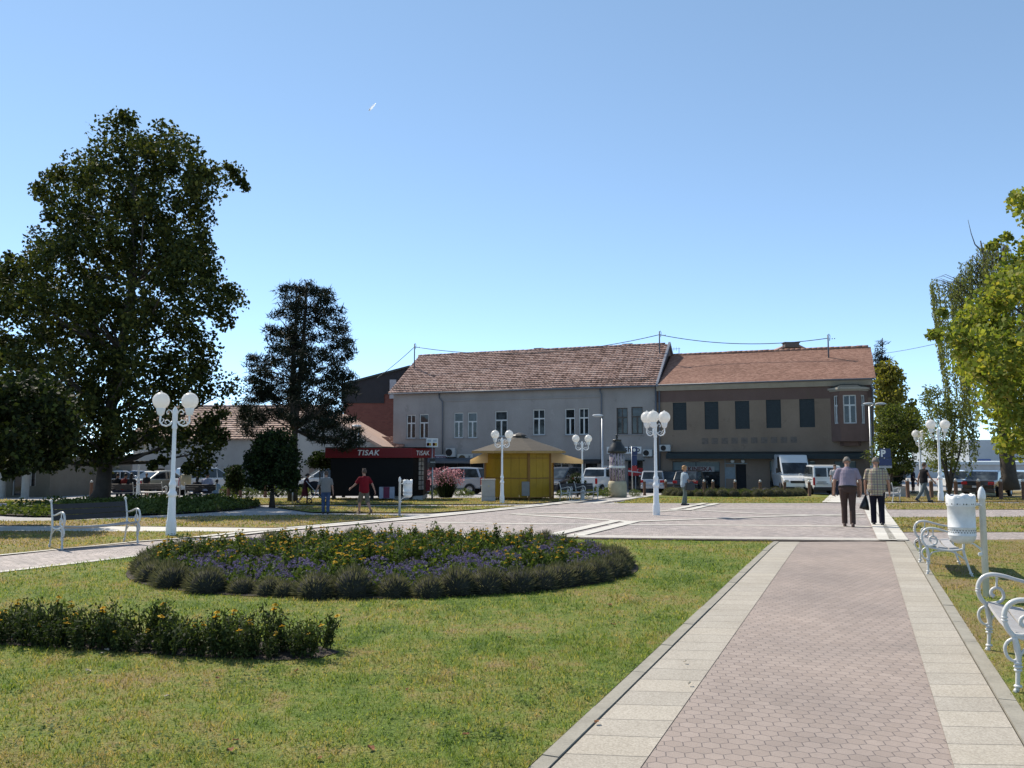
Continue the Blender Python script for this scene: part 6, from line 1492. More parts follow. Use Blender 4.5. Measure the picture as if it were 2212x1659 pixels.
# ---- newspaper kiosk
KD = 41.0; k0 = at(702, 990, KD); k1 = at(889, 990, KD)
RED = plain('red_fascia', (0.13, 0.005, 0.008), 0.4, 0.1, 2, spec=.2); KBLK = plain('black_kiosk_panel', (0.005, 0.005, 0.006), 0.5, 0.25, 2, spec=.12)
t = thing('newspaper_kiosk', 'black newspaper kiosk with a red fascia reading TISAK', 'kiosk', (k0.x, KD, gz(KD)))
zk = gz(KD); W_ = k1.x - k0.x; ft = at(800, 968, KD).z - zk; fb = at(800, 989, KD).z - zk; ft2 = ft - .02
kx = at(930, 990, KD + .9).x - k0.x
foot = [(0, 0), (W_, 0), (kx, .9), (kx, 3.2), (0, 3.2)]
mb = MB(); mb.prism([(x, y, fb) for x, y in foot], (0, 0, ft - fb)); mb.build('fascia', RED, t, .01)
mb = MB(); mb.box(-.02, kx + .02, 0.1, 3.22, ft + .002, ft + .05); mb.build('roof', KBLK, t)
bx0 = at(714, 1000, KD + .2).x - k0.x; bx1 = at(892, 1000, KD + .2).x - k0.x; bx2 = at(914, 1000, KD + .8).x - k0.x
body = [(bx0, .22), (bx1, .22), (bx2, .85), (bx2, 3.0), (bx0, 3.0)]
mb = MB(); mb.prism([(x, y, .2) for x, y in body], (0, 0, fb - .203)); mb.build('wall', KBLK, t)
mb = MB()
for x in (bx0 + .15, (bx0 + bx1) / 2, bx1 - .1):
    for y in (.4, 2.8): mb.box(x - .08, x + .08, y - .08, y + .08, 0, .198)
mb.build('feet', BLACK, t)
mb = MB(); mb.box(bx1 - 1.0, bx2 + .02, .4, 2.9, 0, .19); mb.build('step', CONCRETE, t)
d = Vector((bx2 - bx1, .63, 0)); d.normalize(); nn = Vector((d.y, -d.x, 0))
mb = MB()
for r in range(7):
    for q in range(2):
        c = Vector((bx1, .22, 0)) + d * (.42 + q * .22) + nn * .012; z = .5 + r * .24
        mb.add([c + Vector((0, 0, z)), c + d * .18 + Vector((0, 0, z)), c + d * .18 + Vector((0, 0, z + .2)), c + Vector((0, 0, z + .2))], [(0, 1, 2, 3)])
mb.build('magazine_rack', plain('magazine_covers', (0.22, 0.20, 0.18), 0.5, 0.6, 9), t)
text_mesh('TISAK', .37, plain('white_lettering', (0.62, 0.62, 0.62), 0.5), t, (at(771, 982, KD).x - k0.x, -.012, fb + .13), shear=.2, depth=.008, bold=.006, sx=1.02)
dd = Vector((kx - W_, .9, 0)); L_ = dd.length; ang = math.atan2(dd.y, dd.x); p = Vector((W_, 0, 0)) + dd.normalized() * L_ * .22 + Vector((dd.y, -dd.x, 0)).normalized() * .012
text_mesh('TISAK', .33, plain('white_lettering', (0.62, 0.62, 0.62), 0.5), t, (p.x, p.y, fb + .13), (math.pi / 2, 0, ang), shear=.12, depth=.008, bold=.0, sx=.98)
def boardsign(name, label, cat, px0, px1, py0, py1, D, col, post=None, postto=None, th=.06):
    a, b = at(px0, py0, D), at(px1, py1, D); zg = gz(D)
    q = thing(name, label, cat, ((a.x + b.x) / 2, D, zg))
    w_ = (b.x - a.x) / 2
    m = MB(); m.box(-w_, w_, 0, th, b.z - zg, a.z - zg); m.build('panel', col, q, .01)
    if post:
        m = MB()
        for off in post: m.tube([(off * w_, th / 2, 0), (off * w_, th / 2, (a.z - zg) if postto is None else b.z - zg + .01)], .03, 8)
        m.build('post', STEEL, q)
    return q, w_, b.z - zg, a.z - zg
q, w_, z0, z1 = boardsign('advert_board', 'white roof board with two red and yellow price panels', 'sign', 921, 946, 947, 966, KD + 1.5, SIGNW, (.0,), 1)
cols = [plain('red_fruit', (0.30, 0.02, 0.012), 0.5), plain('yellow_fruit', (0.50, 0.30, 0.03), 0.5)]
for s in (-.5, .48):
    m = MB()
    for k in range(2): m.prism([(w_ * (s - .22 + k * .05) + .06 * math.cos(i * .785), -.006, z0 + (z1 - z0) * .32 + .09 * math.sin(i * .785)) for i in range(8)], (0, .004 - k * .001, 0))
    m.build('print', cols[0], q)
    m = MB(); m.box(w_ * (s - .05), w_ * (s + .18), -.006, -.001, z0 + (z1 - z0) * .16, z0 + (z1 - z0) * .48); m.box(w_ * (s + .2), w_ * (s + .34), -.006, -.001, z0 + (z1 - z0) * .16, z0 + (z1 - z0) * .46); m.build('print', cols[1], q)
    m = MB(); m.box(w_ * (s - .3), w_ * (s + .3), -.006, -.001, z0 + (z1 - z0) * .62, z0 + (z1 - z0) * .86); m.build('print', plain('faint_print', (0.36, 0.40, 0.44), 0.6), q)
q, w_, z0, z1 = boardsign('hanging_sign', 'small black sign on a post at the right end of the newspaper kiosk', 'sign', 928, 940, 990, 1010, KD + .4, BLACK, (.1,), None); 
m = MB(); m.box(-w_ * 1.15, w_ * 1.15, .03, .058, z0 - .12, z0 - .002); m.build('red_strip', RED, q)
text_mesh('novi', .14, SIGNW, q, (-w_ * .7, -.004, z0 + (z1 - z0) * .5), depth=.002)
boardsign('display_stand', 'red and white display stand at the right end of the newspaper kiosk', 'stand', 920, 929, 1036, 1061, KD + .9, RED, None)
# crates beside kiosk
q, w_, z0, z1 = boardsign('newspaper_stand', 'low pale and crimson box stand against the kiosk wall', 'stand', 819, 851, 1052, 1077, KD - .15, plain('pale_blue_box', (0.30, 0.33, 0.40), 0.6), None, th=.3)
m = MB(); m.box(-w_ * .42, w_ * .4, -.012, -.002, z0 + .02, z1); m.build('red_panel', plain('crimson_panel', (0.13, 0.012, 0.045), 0.5), q)
# ---- yellow kiosk
YD = 42.8; c = colx(1122, YD); YEL_P = plain('yellow_kiosk_boards', (0.33, 0.195, 0.004), 0.55, 0.16, 1.6); YBR = plain('brown_kiosk_frame', (0.20, 0.095, 0.012), 0.6, 0.2)
t = thing('yellow_kiosk', 'closed yellow octagonal kiosk with a grey-brown tent roof', 'kiosk', c)
rY = 1.80; a0 = R(-90 + 14.5); we = at(1143, 975, YD).z - c.z; z0 = .18
vs_ = [(rY * math.cos(a0 + k * R(45)), rY * math.sin(a0 + k * R(45))) for k in range(8)]
for k in range(8):
    A, B = Vector((*vs_[k], 0)), Vector((*vs_[(k + 1) % 8], 0)); d = (B - A); L_ = d.length; d.normalize(); o_ = Vector((d.y, -d.x, 0))
    mb = MB(); n = 3
    for q in range(n):
        p0 = A + d * (.07 + (L_ - .14) * q / n + .006); p1 = A + d * (.07 + (L_ - .14) * (q + 1) / n - .006)
        for (za, zb) in ((z0, we * .44), (we * .44 + .06, we - .36), (we - .33, we)):
            mb.prism([p0 + Vector((0, 0, za)), p1 + Vector((0, 0, za)), p1 + Vector((0, 0, zb)), p0 + Vector((0, 0, zb))], -o_ * .05)
    mb.build('wall_panel', YEL_P, t)
    mb = MB()
    mb.box(vs_[k][0] - .06, vs_[k][0] + .06, vs_[k][1] - .06, vs_[k][1] + .06, 0, we)
    mb.build('corner_post', YBR, t)
    mb = MB()
    for zz, hh in ((we * .44 + .002, .056), (we - .36, .028), (z0 - .05, .05)): mb.prism([A + d * .065 + Vector((0, 0, zz)) - o_ * .02, A + d * (L_ - .065) + Vector((0, 0, zz)) - o_ * .02, A + d * (L_ - .065) + Vector((0, 0, zz + hh)) - o_ * .02, A + d * .065 + Vector((0, 0, zz + hh)) - o_ * .02], o_ * .035)
    mb.build('rail', YBR, t)
rR = 2.5; zr = at(1130, 943, YD).z - c.z; sh = plain('grey_brown_shingles', (0.068, 0.056, 0.042), 0.9, 0.25, 7, bump=0.6, bscale=12)
mb = MB(); pr = [(rR, we + .02), (rR * .72, we + (zr - we) * .33), (rR * .42, we + (zr - we) * .63), (.34, zr - .03)]
mb.lathe(pr + [(.30, zr - .03)], 8, rot=a0, smooth=False); mb.build('roof', sh, t)
mb = MB(); mb.lathe([(rR + .02, we - .10), (rR + .02, we + .015), (rR - .05, we + .015), (rR - .05, we - .10)], 8, rot=a0, smooth=False); mb.build('eaves_board', plain('tan_eaves', (0.30, 0.19, 0.06), 0.7), t)
mb = MB(); mb.lathe([(.30, zr - .05), (.30, zr + .02), (.42, zr + .03), (.36, zr + .09), (.05, zr + .2), (.01, zr + .2)], 8, rot=a0, smooth=False); mb.build('roof_cap', plain('dark_roof_cap', (0.06, 0.045, 0.03), 0.5), t)
def canvasmat():
    q = NT('cream_canvas'); c_ = q.ramp(q.noise(q.coord(), 3, 3).outputs[0], [(.3, (0.42, 0.36, 0.25)), (.7, (0.52, 0.45, 0.32))])
    a = q.bsdf(c_, .9); tr = q.n('ShaderNodeBsdfTranslucent', i_0=(0.85, 0.68, 0.42, 1)); mx = q.n('ShaderNodeMixShader', i_0=.7); q.t.links.new(a, mx.inputs[1]); q.t.links.new(tr.outputs[0], mx.inputs[2]); return q.fin(mx.outputs[0])
CANV = canvasmat()
for s, label in ((-1, 'left'), (1, 'right')):
    xo = at(1018 if s < 0 else 1255, 990, YD).x - c.x; xi = s * 1.6; zo = at(1018, 993, YD).z - c.z; zi = we + .02
    mb = MB()
    P = [(xi, -1.0, zi), (xi, 1.5, zi), (xo, 1.6, zo), (xo, -1.2, zo)]
    mb.quad(*P); mb.quad((xo, -1.2, zo), (xo, 1.6, zo), (xo, 1.6, zo - .2), (xo, -1.2, zo - .2)); mb.quad((xi, -1.0, zi), (xo, -1.2, zo), (xo, -1.2, zo - .2), (xi, -1.0, zo - .15))
    mb.build('awning', CANV, t)
    mb = MB(); mb.tube([(xi, -.6, zi - .5), (xo, -.8, zo - .02)], .02, 6); mb.tube([(xi, 1.2, zi - .5), (xo, 1.2, zo - .02)], .02, 6); mb.build('awning_arm', STEEL, t)
mb = MB(); q = at(1135, 1055, YD - rY); mb.box(q.x - c.x - .18, q.x - c.x + .2, -rY - .02, -rY + .18, .25, .95); mb.build('meter_box', plain('grey_meter_box', (0.20, 0.20, 0.19), 0.6), t, .01)
# ---- electricity cabinet
b = G(1055, 1083.5); w_ = (at(1070, 1083, b.y).x - at(1040, 1083, b.y).x); h = at(1055, 1035, b.y).z - b.z
t = thing('electricity_cabinet', 'grey concrete electricity cabinet beside the lamp post by the yellow kiosk', 'cabinet', b, R(4))
cab = plain('grey_cabinet', (0.33, 0.32, 0.30), 0.75, 0.14, 3, bump=.2)
mb = MB(); mb.box(-w_ / 2, w_ / 2, 0, .4, 0, .22); mb.build('plinth', CONCRETE, t, .01)
mb = MB(); mb.box(-w_ / 2 + .01, w_ / 2 - .01, .01, .39, .223, h - .05); mb.build('door', cab, t, .012)
mb = MB(); mb.box(-w_ / 2 - .015, w_ / 2 + .015, -.015, .415, h - .048, h); mb.build('lid', cab, t, .01)
mb = MB(); mb.prism([(-.03, .006, h * .66), (.07, .006, h * .66), (.02, .006, h * .66 + .09)], (0, .003, 0)); mb.build('warning_plate', plain('faded_yellow_plate', (0.40, 0.36, 0.20), 0.6), t)
# ---- advertising column
AD_D = 46.5; b = colx(1333.5, AD_D); t = thing('advertising_column', 'round advertising column with a dark domed roof and pasted posters', 'advertising column', b)
def hh(y): return at(1333, y, AD_D).z - b.z
def rr(px): return px / F * AD_D
mb = MB(); mb.lathe([(rr(20), 0), (rr(20.5), hh(1060)), (rr(20), hh(1046)), (rr(18.5), hh(1040)), (rr(17), hh(1039))], 24); mb.build('base', plain('yellowish_stone', (0.40, 0.35, 0.235), 0.85, 0.2, 3, bump=.3), t)
def postermat():
    q = NT('pasted_posters'); co = q.coord(); sp = q.n('ShaderNodeSeparateXYZ', i_0=co)
    u = q.math('MULTIPLY', q.math('ARCTAN2', sp.outputs[1], sp.outputs[0]), 2.6); v = sp.outputs[2]
    cu = q.n('ShaderNodeCombineXYZ', i_0=q.math('FLOOR', q.math('MULTIPLY', u, 1.0)), i_1=q.math('FLOOR', q.math('MULTIPLY', v, 1.1)))
    wn = q.n('ShaderNodeTexWhiteNoise', noise_dimensions='2D', i_Vector=cu.outputs[0]).outputs[0]
    fu = q.math('FRACT', u); band = q.math('LESS_THAN', q.math('ABSOLUTE', q.math('SUBTRACT', fu, .5)), .3)
    nz = q.noise(co, 7, 3).outputs[0]
    c_ = q.mix(band, q.ramp(wn, [(0, (0.05, 0.05, 0.12)), (.5, (0.30, 0.20, 0.28)), (1, (0.42, 0.42, 0.42))]), q.ramp(nz, [(.38, (0.05, 0.045, 0.05)), (.5, (0.22, 0.20, 0.18)), (.62, (0.42, 0.38, 0.35))]))
    return q.fin(q.bsdf(c_, .6))
mb = MB(); mb.lathe([(rr(16.6), hh(1041)), (rr(16.6), hh(980)), (rr(15), hh(979))], 32); mb.build('poster_drum', postermat(), t)
mb = MB(); mb.lathe([(rr(17), hh(1011)), (rr(17.2), hh(1010.5)), (rr(17.2), hh(1006.5)), (rr(17), hh(1006))], 32); mb.build('band', SIGNW, t)
mb = MB(); mb.lathe([(rr(18), hh(979)), (rr(21), hh(977.5)), (rr(20), hh(973)), (rr(15.5), hh(964)), (rr(11), hh(957)), (rr(9), hh(952)), (rr(10), hh(951)), (rr(9.5), hh(949.5)), (rr(3), hh(949))], 24); mb.build('dome', plain('dark_metal_dome', (0.035, 0.036, 0.034), 0.35, 0.2, metal=.3), t)
mb = MB(); mb.lathe([(rr(2.2), hh(950)), (rr(1.6), hh(947)), (rr(2.6), hh(944.5)), (rr(3), hh(942)), (rr(2.4), hh(939)), (rr(.6), hh(937))], 12); mb.build('finial', plain('dark_metal_dome', (0.03, 0.03, 0.028), 0.35), t)
# ---- sign posts
def disc(mb, cx, z, r, y, th=.02, n=20): mb.prism([(cx + r * math.cos(k * 2 * math.pi / n), y, z + r * math.sin(k * 2 * math.pi / n)) for k in range(n)], (0, th, 0))
SD = 48; b = colx(1366, SD); t = thing('sign_post', 'post with blue traffic signs and a red plate before the red shop door', 'sign', b)
def hz(y, D, b): return at(1106, y, D).z - b.z
mb = MB(); mb.tube([(0, .03, 0), (0, .03, hz(964, SD, b))], .035, 8); mb.build('post', STEEL, t)
BLUE = plain('blue_traffic_sign', (0.012, 0.026, 0.10), 0.4, 0.1)
mb = MB(); mb.box(-.02, .30, -.02, 0, hz(983, SD, b), hz(966, SD, b)); mb.build('sign_plate', BLUE, t); mb = MB(); mb.box(-.02, .28, -.02, 0, hz(1005, SD, b), hz(984, SD, b)); mb.build('sign_plate', BLUE, t); mb = MB(); mb.box(-.02, .28, -.02, 0, hz(1018, SD, b), hz(1006, SD, b)); mb.build('sign_plate', plain('red_plate', (0.34, 0.02, 0.025), 0.5), t)
mb = MB(); disc(mb, .13, hz(972, SD, b), .09, -.026, .005); mb.build('emblem', SIGNW, t)
SD = 44; b = colx(1914, SD); t = thing('parking_sign', 'blue parking sign with a white P in front of the dark conifer', 'sign', b)
mb = MB(); mb.tube([(.0, .03, 0), (.0, .03, hz(968, SD, b))], .035, 8); mb.build('post', STEEL, t)
z0, z1 = hz(989, SD, b), hz(969, SD, b); mb = MB(); mb.box(-.30, .30, -.02, 0, z0, z1); mb.build('sign_plate', BLUE, t, .006)
text_mesh('P', .5, SIGNW, t, (-.24, -.024, z0 + .07), depth=.003, bold=.02)
mb = MB(); mb.box(-.34, .34, -.02, 0, hz(1006, SD, b), z0 - .02); mb.build('sign_plate', BLUE, t, .006); mb = MB(); mb.box(-.34, .34, -.02, 0, hz(1011, SD, b), hz(1006.3, SD, b)); mb.build('sign_plate', plain('grey_plate', (.3, .32, .34), .5), t)
boardsign('notice_board', 'small white notice board on a post under the weeping tree', 'sign', 618.5, 633, 1041, 1059, 36.5, plain('pale_blue_board', (0.45, 0.50, 0.55), 0.5), (.85,), None)
boardsign('flag_banner', 'blue and red vertical banner in front of the pink shop', 'banner', 176.5, 184, 1014, 1032, 62, BLUE, (-1.05,), None)
# ---- bollards
BOLL = plain('brown_bollard', (0.13, 0.065, 0.038), 0.7, 0.2); CAPM = plain('pale_bollard_cap', (0.50, 0.47, 0.42), 0.4)
B1 = thing('bollard', 'brown bollard with a pale cap along the street edge', 'bollard', (0, 0, 0), 0, 'brown bollards along the street')
mb = MB(); mb.lathe([(.10, -.05), (.10, .04), (.085, .06), (.085, .72), (.095, .74), (.095, .78), (.07, .80)], 14); mb.build('post', BOLL, B1)
mb = MB(); mb.lathe([(.06, .802), (.075, .83), (.07, .88), (.04, .92), (.005, .935)], 14); mb.build('cap', CAPM, B1)
for i, (px, D) in enumerate([(1392, 50), (1438, 49.6), (1521, 49), (1540, 48.8), (1588, 48.6), (1642, 48.2), (1695, 47.8), (1748, 47.4), (1800, 47), (1854, 46.5), (1960, 44.5), (2011, 43.8), (2064, 43.3), (2113, 42.8), (2161, 42.3), (2210, 41.8), (198, 46), (494, 46.5), (520, 46.5), (574, 46.5)]):
    o = B1 if i == 0 else copy_tree(B1); o.location = colx(px, D); s = 1.12 if px > 1900 else 1.0; o.scale = (s, s, s)
# ---- planter
b = colx(1938, 46.5); t = thing('planter', 'grey concrete planter box beneath the dark conifer', 'planter', b); w_ = 46.5 / F * 25
mb = MB(); mb.prism([(-w_ * .94, 0, 0), (w_ * .94, 0, 0), (w_, 0, .55), (-w_, 0, .55)], (0, .9, 0)); mb.build('tub', CONCRETE, t, .02)
mb = MB(); mb.box(-w_ + .08, w_ - .08, .06, .84, .552, .58); mb.build('soil', SOIL, t); ball_shrub(.3, 260, .1, L_DARK, t, 'plant', (0, .4, .45), .7)
# ---- aircraft trail
p0, p1 = at(797, 239, 4200), at(812, 223, 4260); t_ = MB(); t_.tube([p0.lerp(p1, k / 8) for k in range(9)], [2, 5.5, 6, 6, 5.5, 5, 4, 3, 1], 10)
def trailmat():
    q = NT('ice_trail'); a = q.n('ShaderNodeBsdfDiffuse', i_0=(0.9, 0.9, 0.92, 1)); b2 = q.n('ShaderNodeBsdfTranslucent', i_0=(0.97, 0.97, 0.98, 1)); mx = q.n('ShaderNodeMixShader', i_0=.92); q.t.links.new(a.outputs[0], mx.inputs[1]); q.t.links.new(b2.outputs[0], mx.inputs[2]); return q.fin(mx.outputs[0])
tag(t_.build('contrail', trailmat()), 'short white aircraft trail high in the clear sky', 'contrail')
# ---------------------------------------------------------------- vehicles
def paint(name, col, metal=0.0): return plain(name, col, 0.28, 0.05, 1.0, metal, 0.5, coat=0.6)
LAMPW = plain('clear_lamp_lens', (0.42, 0.43, 0.44), 0.12, 0.1, metal=.5); LAMPR = plain('red_lamp_lens', (0.34, 0.008, 0.010), 0.15, 0.1); PLATE = plain('white_number_plate', (0.5, 0.5, 0.5), 0.5, 0.05); TRIM = plain('black_trim', (0.018, 0.018, 0.02), 0.5, 0.1); RIM = plain('alloy_rim', (0.35, 0.35, 0.36), 0.35, 0.1, metal=.7)
KINDS_ = {
 # length, width, lower side outline (y, z) from the tail round to the nose, belt z, roof z, greenhouse: rear base, rear top, front top, front base (y), belt half-width share, roof share
 'hatch': dict(L=4.0, W=1.70, prof=[(-1.98, .32), (-2.0, .62), (-1.95, .92), (-1.2, .95), (.75, .93), (1.70, .78), (1.97, .62), (2.0, .35)], belt=.92, roof=1.46, gh=(-1.92, -1.45, .30, 1.05), ax=(-1.22, 1.26), pil=(-.05,)),
 'sedan': dict(L=4.5, W=1.76, prof=[(-2.22, .34), (-2.25, .70), (-2.18, .96), (-1.45, 1.0), (.9, .93), (1.95, .76), (2.22, .60), (2.25, .34)], belt=.94, roof=1.45, gh=(-1.72, -.85, .30, 1.15), ax=(-1.32, 1.36), pil=(-.15,)),
 'mpv': dict(L=4.3, W=1.78, prof=[(-2.12, .34), (-2.15, .70), (-2.13, 1.02), (-1.2, 1.04), (.95, 1.0), (1.80, .86), (2.12, .66), (2.15, .35)], belt=1.01, roof=1.66, gh=(-2.11, -1.85, .15, 1.25), ax=(-1.35, 1.38), pil=(-.95, .15)),
 'smallvan': dict(L=4.15, W=1.76, prof=[(-2.05, .36), (-2.08, .70), (-2.06, 1.06), (-1.2, 1.08), (.95, 1.04), (1.75, .90), (2.05, .68), (2.08, .36)], belt=1.05, roof=1.80, gh=(-2.06, -1.94, .10, 1.20), ax=(-1.28, 1.32), pil=(-.9, .12)),
 'van': dict(L=5.6, W=1.98, prof=[(-2.78, .42), (-2.8, .8), (-2.8, 1.28), (-1.2, 1.30), (1.75, 1.28), (2.50, 1.06), (2.78, .80), (2.8, .42)], belt=1.28, roof=2.50, gh=(-2.80, -2.74, 1.15, 2.05), ax=(-1.75, 1.85), pil=(.55,)),
 'pickup': dict(L=4.4, W=1.72, prof=[(-2.18, .40), (-2.2, .72), (-2.2, 1.12), (-.55, 1.12), (.9, 1.00), (1.85, .86), (2.17, .66), (2.2, .38)], belt=1.02, roof=1.62, gh=(-.75, -.50, .35, 1.12), ax=(-1.36, 1.36), pil=(.05,)),
}
def car(name, label, cat, kind, col, loc, rz, group='parked cars', glass=CARGLASS, plate=True, rails=False):
    K = KINDS_[kind]; W = K['W'] / 2; L_ = K['L'] / 2; bz, rf = K['belt'], K['roof']; y0, y1, y2, y3 = K['gh']
    t = thing(name, label, cat, loc, rz, group)
    pr = K['prof']; mb = MB(); n = len(pr)
    vs = []
    for s, in ((-1,), (1,)):
        for (y, z) in pr:
            nar = 1.0 - .10 * max(0, (abs(y) / L_ - .72) / .28) ** 2; sh = .965 if z > .6 else (1.0 if z > .5 else .96)
            vs.append((s * W * nar * sh, y, z))
    # mid line bulge at half height
    mb.add(vs, [tuple(range(n))[::-1], tuple(range(n, 2 * n))] + [(i, (i + 1) % n, (i + 1) % n + n, i + n) for i in range(n)])
    tw = .80 if kind not in ('van', 'smallvan') else .90
    hb = W * .955; ht = W * tw
    g = [(-hb * (.97), y0, bz - .04), (hb * .97, y0, bz - .04), (hb * .92, y3, bz - .06), (-hb * .92, y3, bz - .06), (-ht, y1, rf - .02), (ht, y1, rf - .02), (ht * .98, y2, rf), (-ht * .98, y2, rf)]
    b_ = mb.build('body', col, t, .075, 3)
    gm = MB(); ym = (y1 + y2) / 2
    g2 = g[:6] + [(ht, ym, rf + .03), (-ht, ym, rf + .03)] + g[6:]
    gm.add([g[0], g[1], g[2], g[3], g[4], g[5], (ht * 1.0, ym, rf + .035), g[6], g[7], (-ht, ym, rf + .035)], [(0, 3, 2, 1), (4, 5, 6, 9), (9, 6, 7, 8), (0, 1, 5, 4), (2, 3, 8, 7), (1, 2, 7, 6, 5), (3, 0, 4, 9, 8)])
    gm.build('roof', col, t, .07, 3)
    def lerp4(a, b, c, d, u, v): return Vector(a).lerp(Vector(b), u).lerp(Vector(d).lerp(Vector(c), u), v)
    def pane(nm, q, u0, u1, v0, v1, mat=None, o=.012):
        P = [lerp4(*q, u, v) for u, v in ((u0, v0), (u1, v0), (u1, v1), (u0, v1))]
        nn = (P[1] - P[0]).cross(P[3] - P[0]).normalized(); ctr = sum(P, Vector()) / 4
        if nn.dot(ctr - Vector((0, ctr.y * .6, .9))) < 0: nn = -nn
        m = MB(); m.prism([p + nn * .002 for p in P], nn * o); return m.build(nm, mat or glass, t)
    v0_, v1_ = .12, .90
    pane('windscreen', (g[3], g[2], g[6], g[7]), .05, .95, .06, .93 if kind != 'van' else .60)
    if kind in ('smallvan', 'van'):
        for u0, u1 in ((.07, .475), (.525, .93)):
            if kind == 'smallvan' or True: pane('rear_window', (g[0], g[1], g[5], g[4]), u0, u1, .16, .84)
    else: pane('rear_window', (g[0], g[1], g[5], g[4]), .06, .94, .10, .90)
    # side windows between pillars
    for s in (-1, 1):
        A_, B_, C_, D_ = ((g[0], g[3], g[7], g[4]) if s < 0 else (g[1], g[2], g[6], g[5]))
        A_, B_, C_, D_ = Vector(A_), Vector(B_), Vector(C_), Vector(D_)
        def pt(y, v):
            lo, hi = A_.lerp(D_, v), B_.lerp(C_, v); u = (y - lo.y) / (hi.y - lo.y); return lo.lerp(hi, min(max(u, 0), 1))
        cuts = [None] + list(K['pil']) + [None]
        for i in range(len(cuts) - 1):
            if kind == 'van' and i == 0: continue
            P = []
            for (end, v) in ((0, v0_), (1, v0_), (1, v1_), (0, v1_)):
                c = cuts[i + end]
                if c is None:
                    lo, hi = A_.lerp(D_, v), B_.lerp(C_, v); y = (lo.y + .13) if end == 0 else (hi.y - .13)
                else: y = c + (.035 if end == 0 else -.035)
                P.append(pt(y, v))
            nn = Vector((s, 0, .22)).normalized(); m = MB(); m.prism([p + nn * .006 for p in P], nn * .012); m.build('side_window', glass, t)
    for y in K['ax']:
        for s in (-1, 1):
            r = .31 if kind != 'van' else .35
            m = MB(); m.tube([(s * (W * .985 - .02 + .001 * k), y, r) for k in (0, 24)], r + .055, 24, False); m.build('wheel_arch', TRIM, t)
            m = MB(); m.lathe([(r * .62, -.10), (r * .97, -.10), (r, -.07), (r, .05), (r * .97, .075), (r * .66, .08), (r * .62, .05)], 24)
            Mx = Matrix.Translation((s * (W - .055), y, r)) @ Matrix.Rotation(s * math.pi / 2, 4, 'Y'); m.v = [tuple(Mx @ Vector(v)) for v in m.v]; wo_ = m.build('wheel', RUBBER, t)
            m = MB(); m.lathe([(.02, .055), (r * .58, .05), (r * .63, .07), (r * .64, .055), (r * .64, -.02)], 20); m.v = [tuple(Mx @ Vector(v)) for v in m.v]; m.build('rim', RIM, wo_)
    def blk(nm, x0, x1, ya, yb, z0, z1, mat, bev=.015): m = MB(); m.box(x0, x1, ya, yb, z0, z1); return m.build(nm, mat, t, bev)
    tl = bz - .30
    for s in (-1, 1):
        a, b = sorted((s * W * .90, s * W * .60)); blk('headlight', a, b, L_ - .26, L_ - .02, pr[-2][1] - .02, pr[-2][1] + .13, LAMPW, .03)
        if kind in ('mpv', 'smallvan', 'van'): a, b = sorted((s * W * .945, s * W * .82)); blk('tail_light', a, b, -L_ - .015, -L_ + .1, bz - .42, bz + .04, LAMPR, .02)
        elif kind == 'pickup': a, b = sorted((s * W * .95, s * W * .80)); blk('tail_light', a, b, -L_ - .015, -L_ + .1, bz - .32, bz + .02, LAMPR, .03)
        else: a, b = sorted((s * W * .92, s * W * .58)); blk('tail_light', a, b, -L_ - .012, -L_ + .15, bz - .22, bz - .06, LAMPR, .02)
        mz = bz + .07; a, b = sorted((s * (W + .02), s * (W + .19))); blk('mirror', a, b, y3 - .42, y3 - .28, mz, mz + (.14 if kind != 'van' else .3), TRIM if kind == 'van' else col, .03)
    blk('bumper', -W * .93, W * .93, -L_ - .05, -L_ + .12, .30, .52, col if kind in ('sedan', 'hatch') else TRIM, .04); blk('bumper', -W * .92, W * .92, L_ - .12, L_ + .04, .28, .50, col if kind in ('sedan', 'hatch') else TRIM, .04)
    blk('grille', -W * .5, W * .5, L_ - .1, L_ + .006, pr[-2][1] - .08, pr[-2][1] + .08, TRIM)
    blk('number_plate', -.26, .26, -L_ - .062 if kind not in ('smallvan',) else -L_ - .012, -L_, *((.62, .73) if kind not in ('sedan',) else (.56, .67)), PLATE, 0); blk('number_plate', -.26, .26, L_, L_ + .052, .36, .47, PLATE, 0)
    if kind == 'pickup':
        m = MB(); m.box(-W * .80, W * .80, -L_ + .08, -.85, 1.125, 1.132); m.build('cargo_bed', TRIM, t)
    return t
WHT = paint('white_car_paint', (0.62, 0.63, 0.63)); SIL = paint('silver_car_paint', (0.36, 0.38, 0.41), .3); DGR = paint('dark_grey_car_paint', (0.032, 0.030, 0.032), .2); BLK = paint('black_car_paint', (0.010, 0.010, 0.012)); BEI = paint('beige_car_paint', (0.36, 0.33, 0.25)); REDC = paint('orange_red_car_paint', (0.28, 0.06, 0.03)); BLU = paint('dark_blue_car_paint', (0.018, 0.022, 0.032), .2); ICE = paint('pale_blue_car_paint', (0.30, 0.38, 0.44), .2)
def place(px, D): return colx(px, D)
car('parked_pickup', 'white pickup parked with its tail towards the plaza beside the cloud topiary', 'pickup', 'pickup', WHT, place(1292, 52.5), R(-28))
car('parked_car', 'dark blue car showing behind the yellow kiosk and the white pickup', 'car', 'mpv', BLU, place(1212, 53), R(150))
car('parked_car', 'silver car parked tail-on behind two bollards, left of the blond woman', 'car', 'hatch', SIL, place(1412, 57.5), R(-12))
car('parked_car', 'dark car beside the silver car, in front of the shop downpipe', 'car', 'hatch', DGR, place(1447, 58), R(-12))
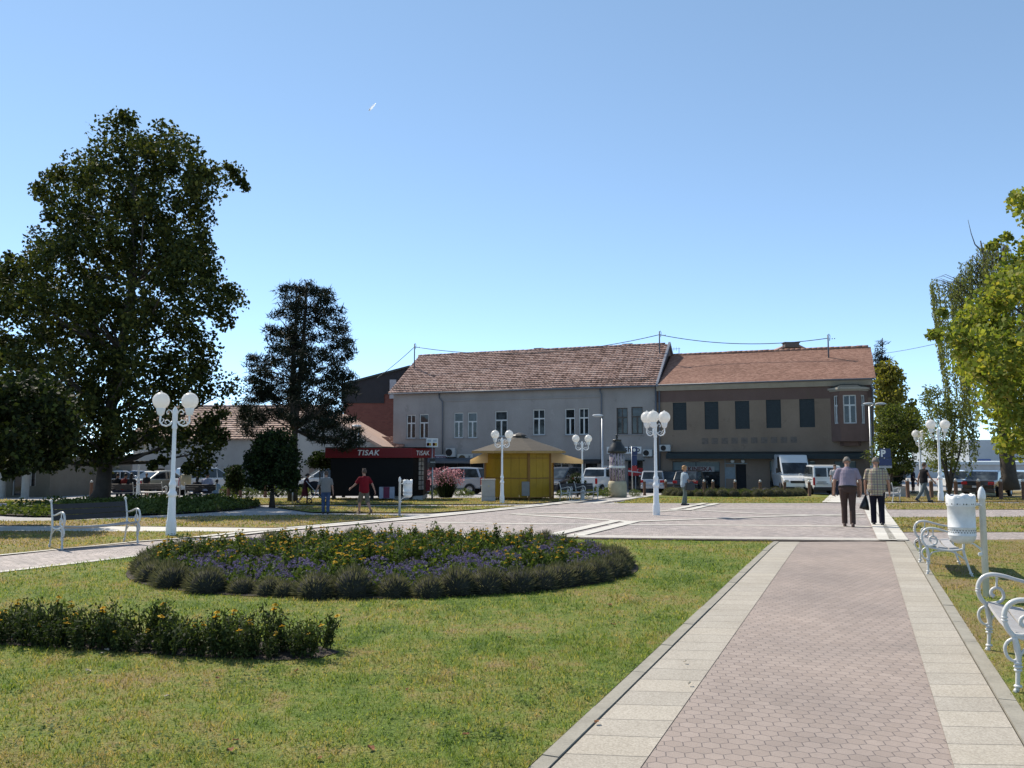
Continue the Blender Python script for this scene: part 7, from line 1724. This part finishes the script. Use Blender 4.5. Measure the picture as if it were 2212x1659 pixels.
car('parked_car', 'black car with red tail lamps behind the blond woman', 'car', 'hatch', BLK, place(1492, 53.5), R(-22))
vn = car('delivery_van', 'tall white delivery van facing the plaza', 'van', 'van', WHT, place(1707, 55), R(172))
sv = car('delivery_van', 'small white van parked tail-on with two rear windows', 'van', 'smallvan', WHT, place(1771, 51.5), R(-8))
for k, o in enumerate(ch for ch in sv.children if ch.name.startswith('number_plate')): pass
m = MB(); m.tube([(.42 + .14 * math.cos(k * .3142), -2.092, .78 + .14 * math.sin(k * .3142)) for k in range(21)], .014, 5); m.build('emblem', TRIM, sv)
m = MB(); m.box(-.60, -.08, -2.092, -2.085, .80, .84); m.box(-.66, .02, -2.092, -2.085, .70, .735); m.build('lettering', TRIM, sv)
car('parked_car', 'dark grey saloon with red tail lamps parked in front of the birch trunk', 'car', 'sedan', DGR, place(2133, 47), R(-42))
car('parked_car', 'white car low behind the thin multi-stemmed tree', 'car', 'hatch', WHT, place(2064, 60), R(165))
car('parked_car', 'pale blue car cut by the right edge of the view', 'car', 'hatch', ICE, place(2226, 55), R(-60))
car('parked_car', 'silver car side-on behind the pink flowering bush', 'car', 'mpv', SIL, place(978, 53.5), R(78))
car('parked_car', 'pale grey car half hidden between the cabinet and the silver car', 'car', 'hatch', SIL, place(1034, 60), R(-5))
car('parked_car', 'white car with the sun glinting on its bonnet left of the newspaper kiosk', 'car', 'mpv', WHT, place(700, 54), R(112))
car('parked_van', 'white family van parked behind the sitters under the plane tree', 'van', 'mpv', WHT, place(455, 52), R(-52))
car('parked_car', 'beige car parked tail-on behind the shaded lamp post', 'car', 'sedan', BEI, place(353, 52), R(-30))
car('parked_car', 'orange-red car half hidden by the nearest lamp post', 'car', 'hatch', REDC, place(407, 54), R(-40))
car('parked_car', 'white car parked left of the plane tree trunk', 'car', 'hatch', WHT, place(196, 56), R(-15))
car('parked_car', 'white car just right of the plane tree trunk', 'car', 'sedan', WHT, place(262, 55), R(-60))
car('parked_car', 'silver car behind the man in pale shorts', 'car', 'sedan', SIL, place(300, 57), R(-60))
# the black car's tail lamps are plain red lenses without emission
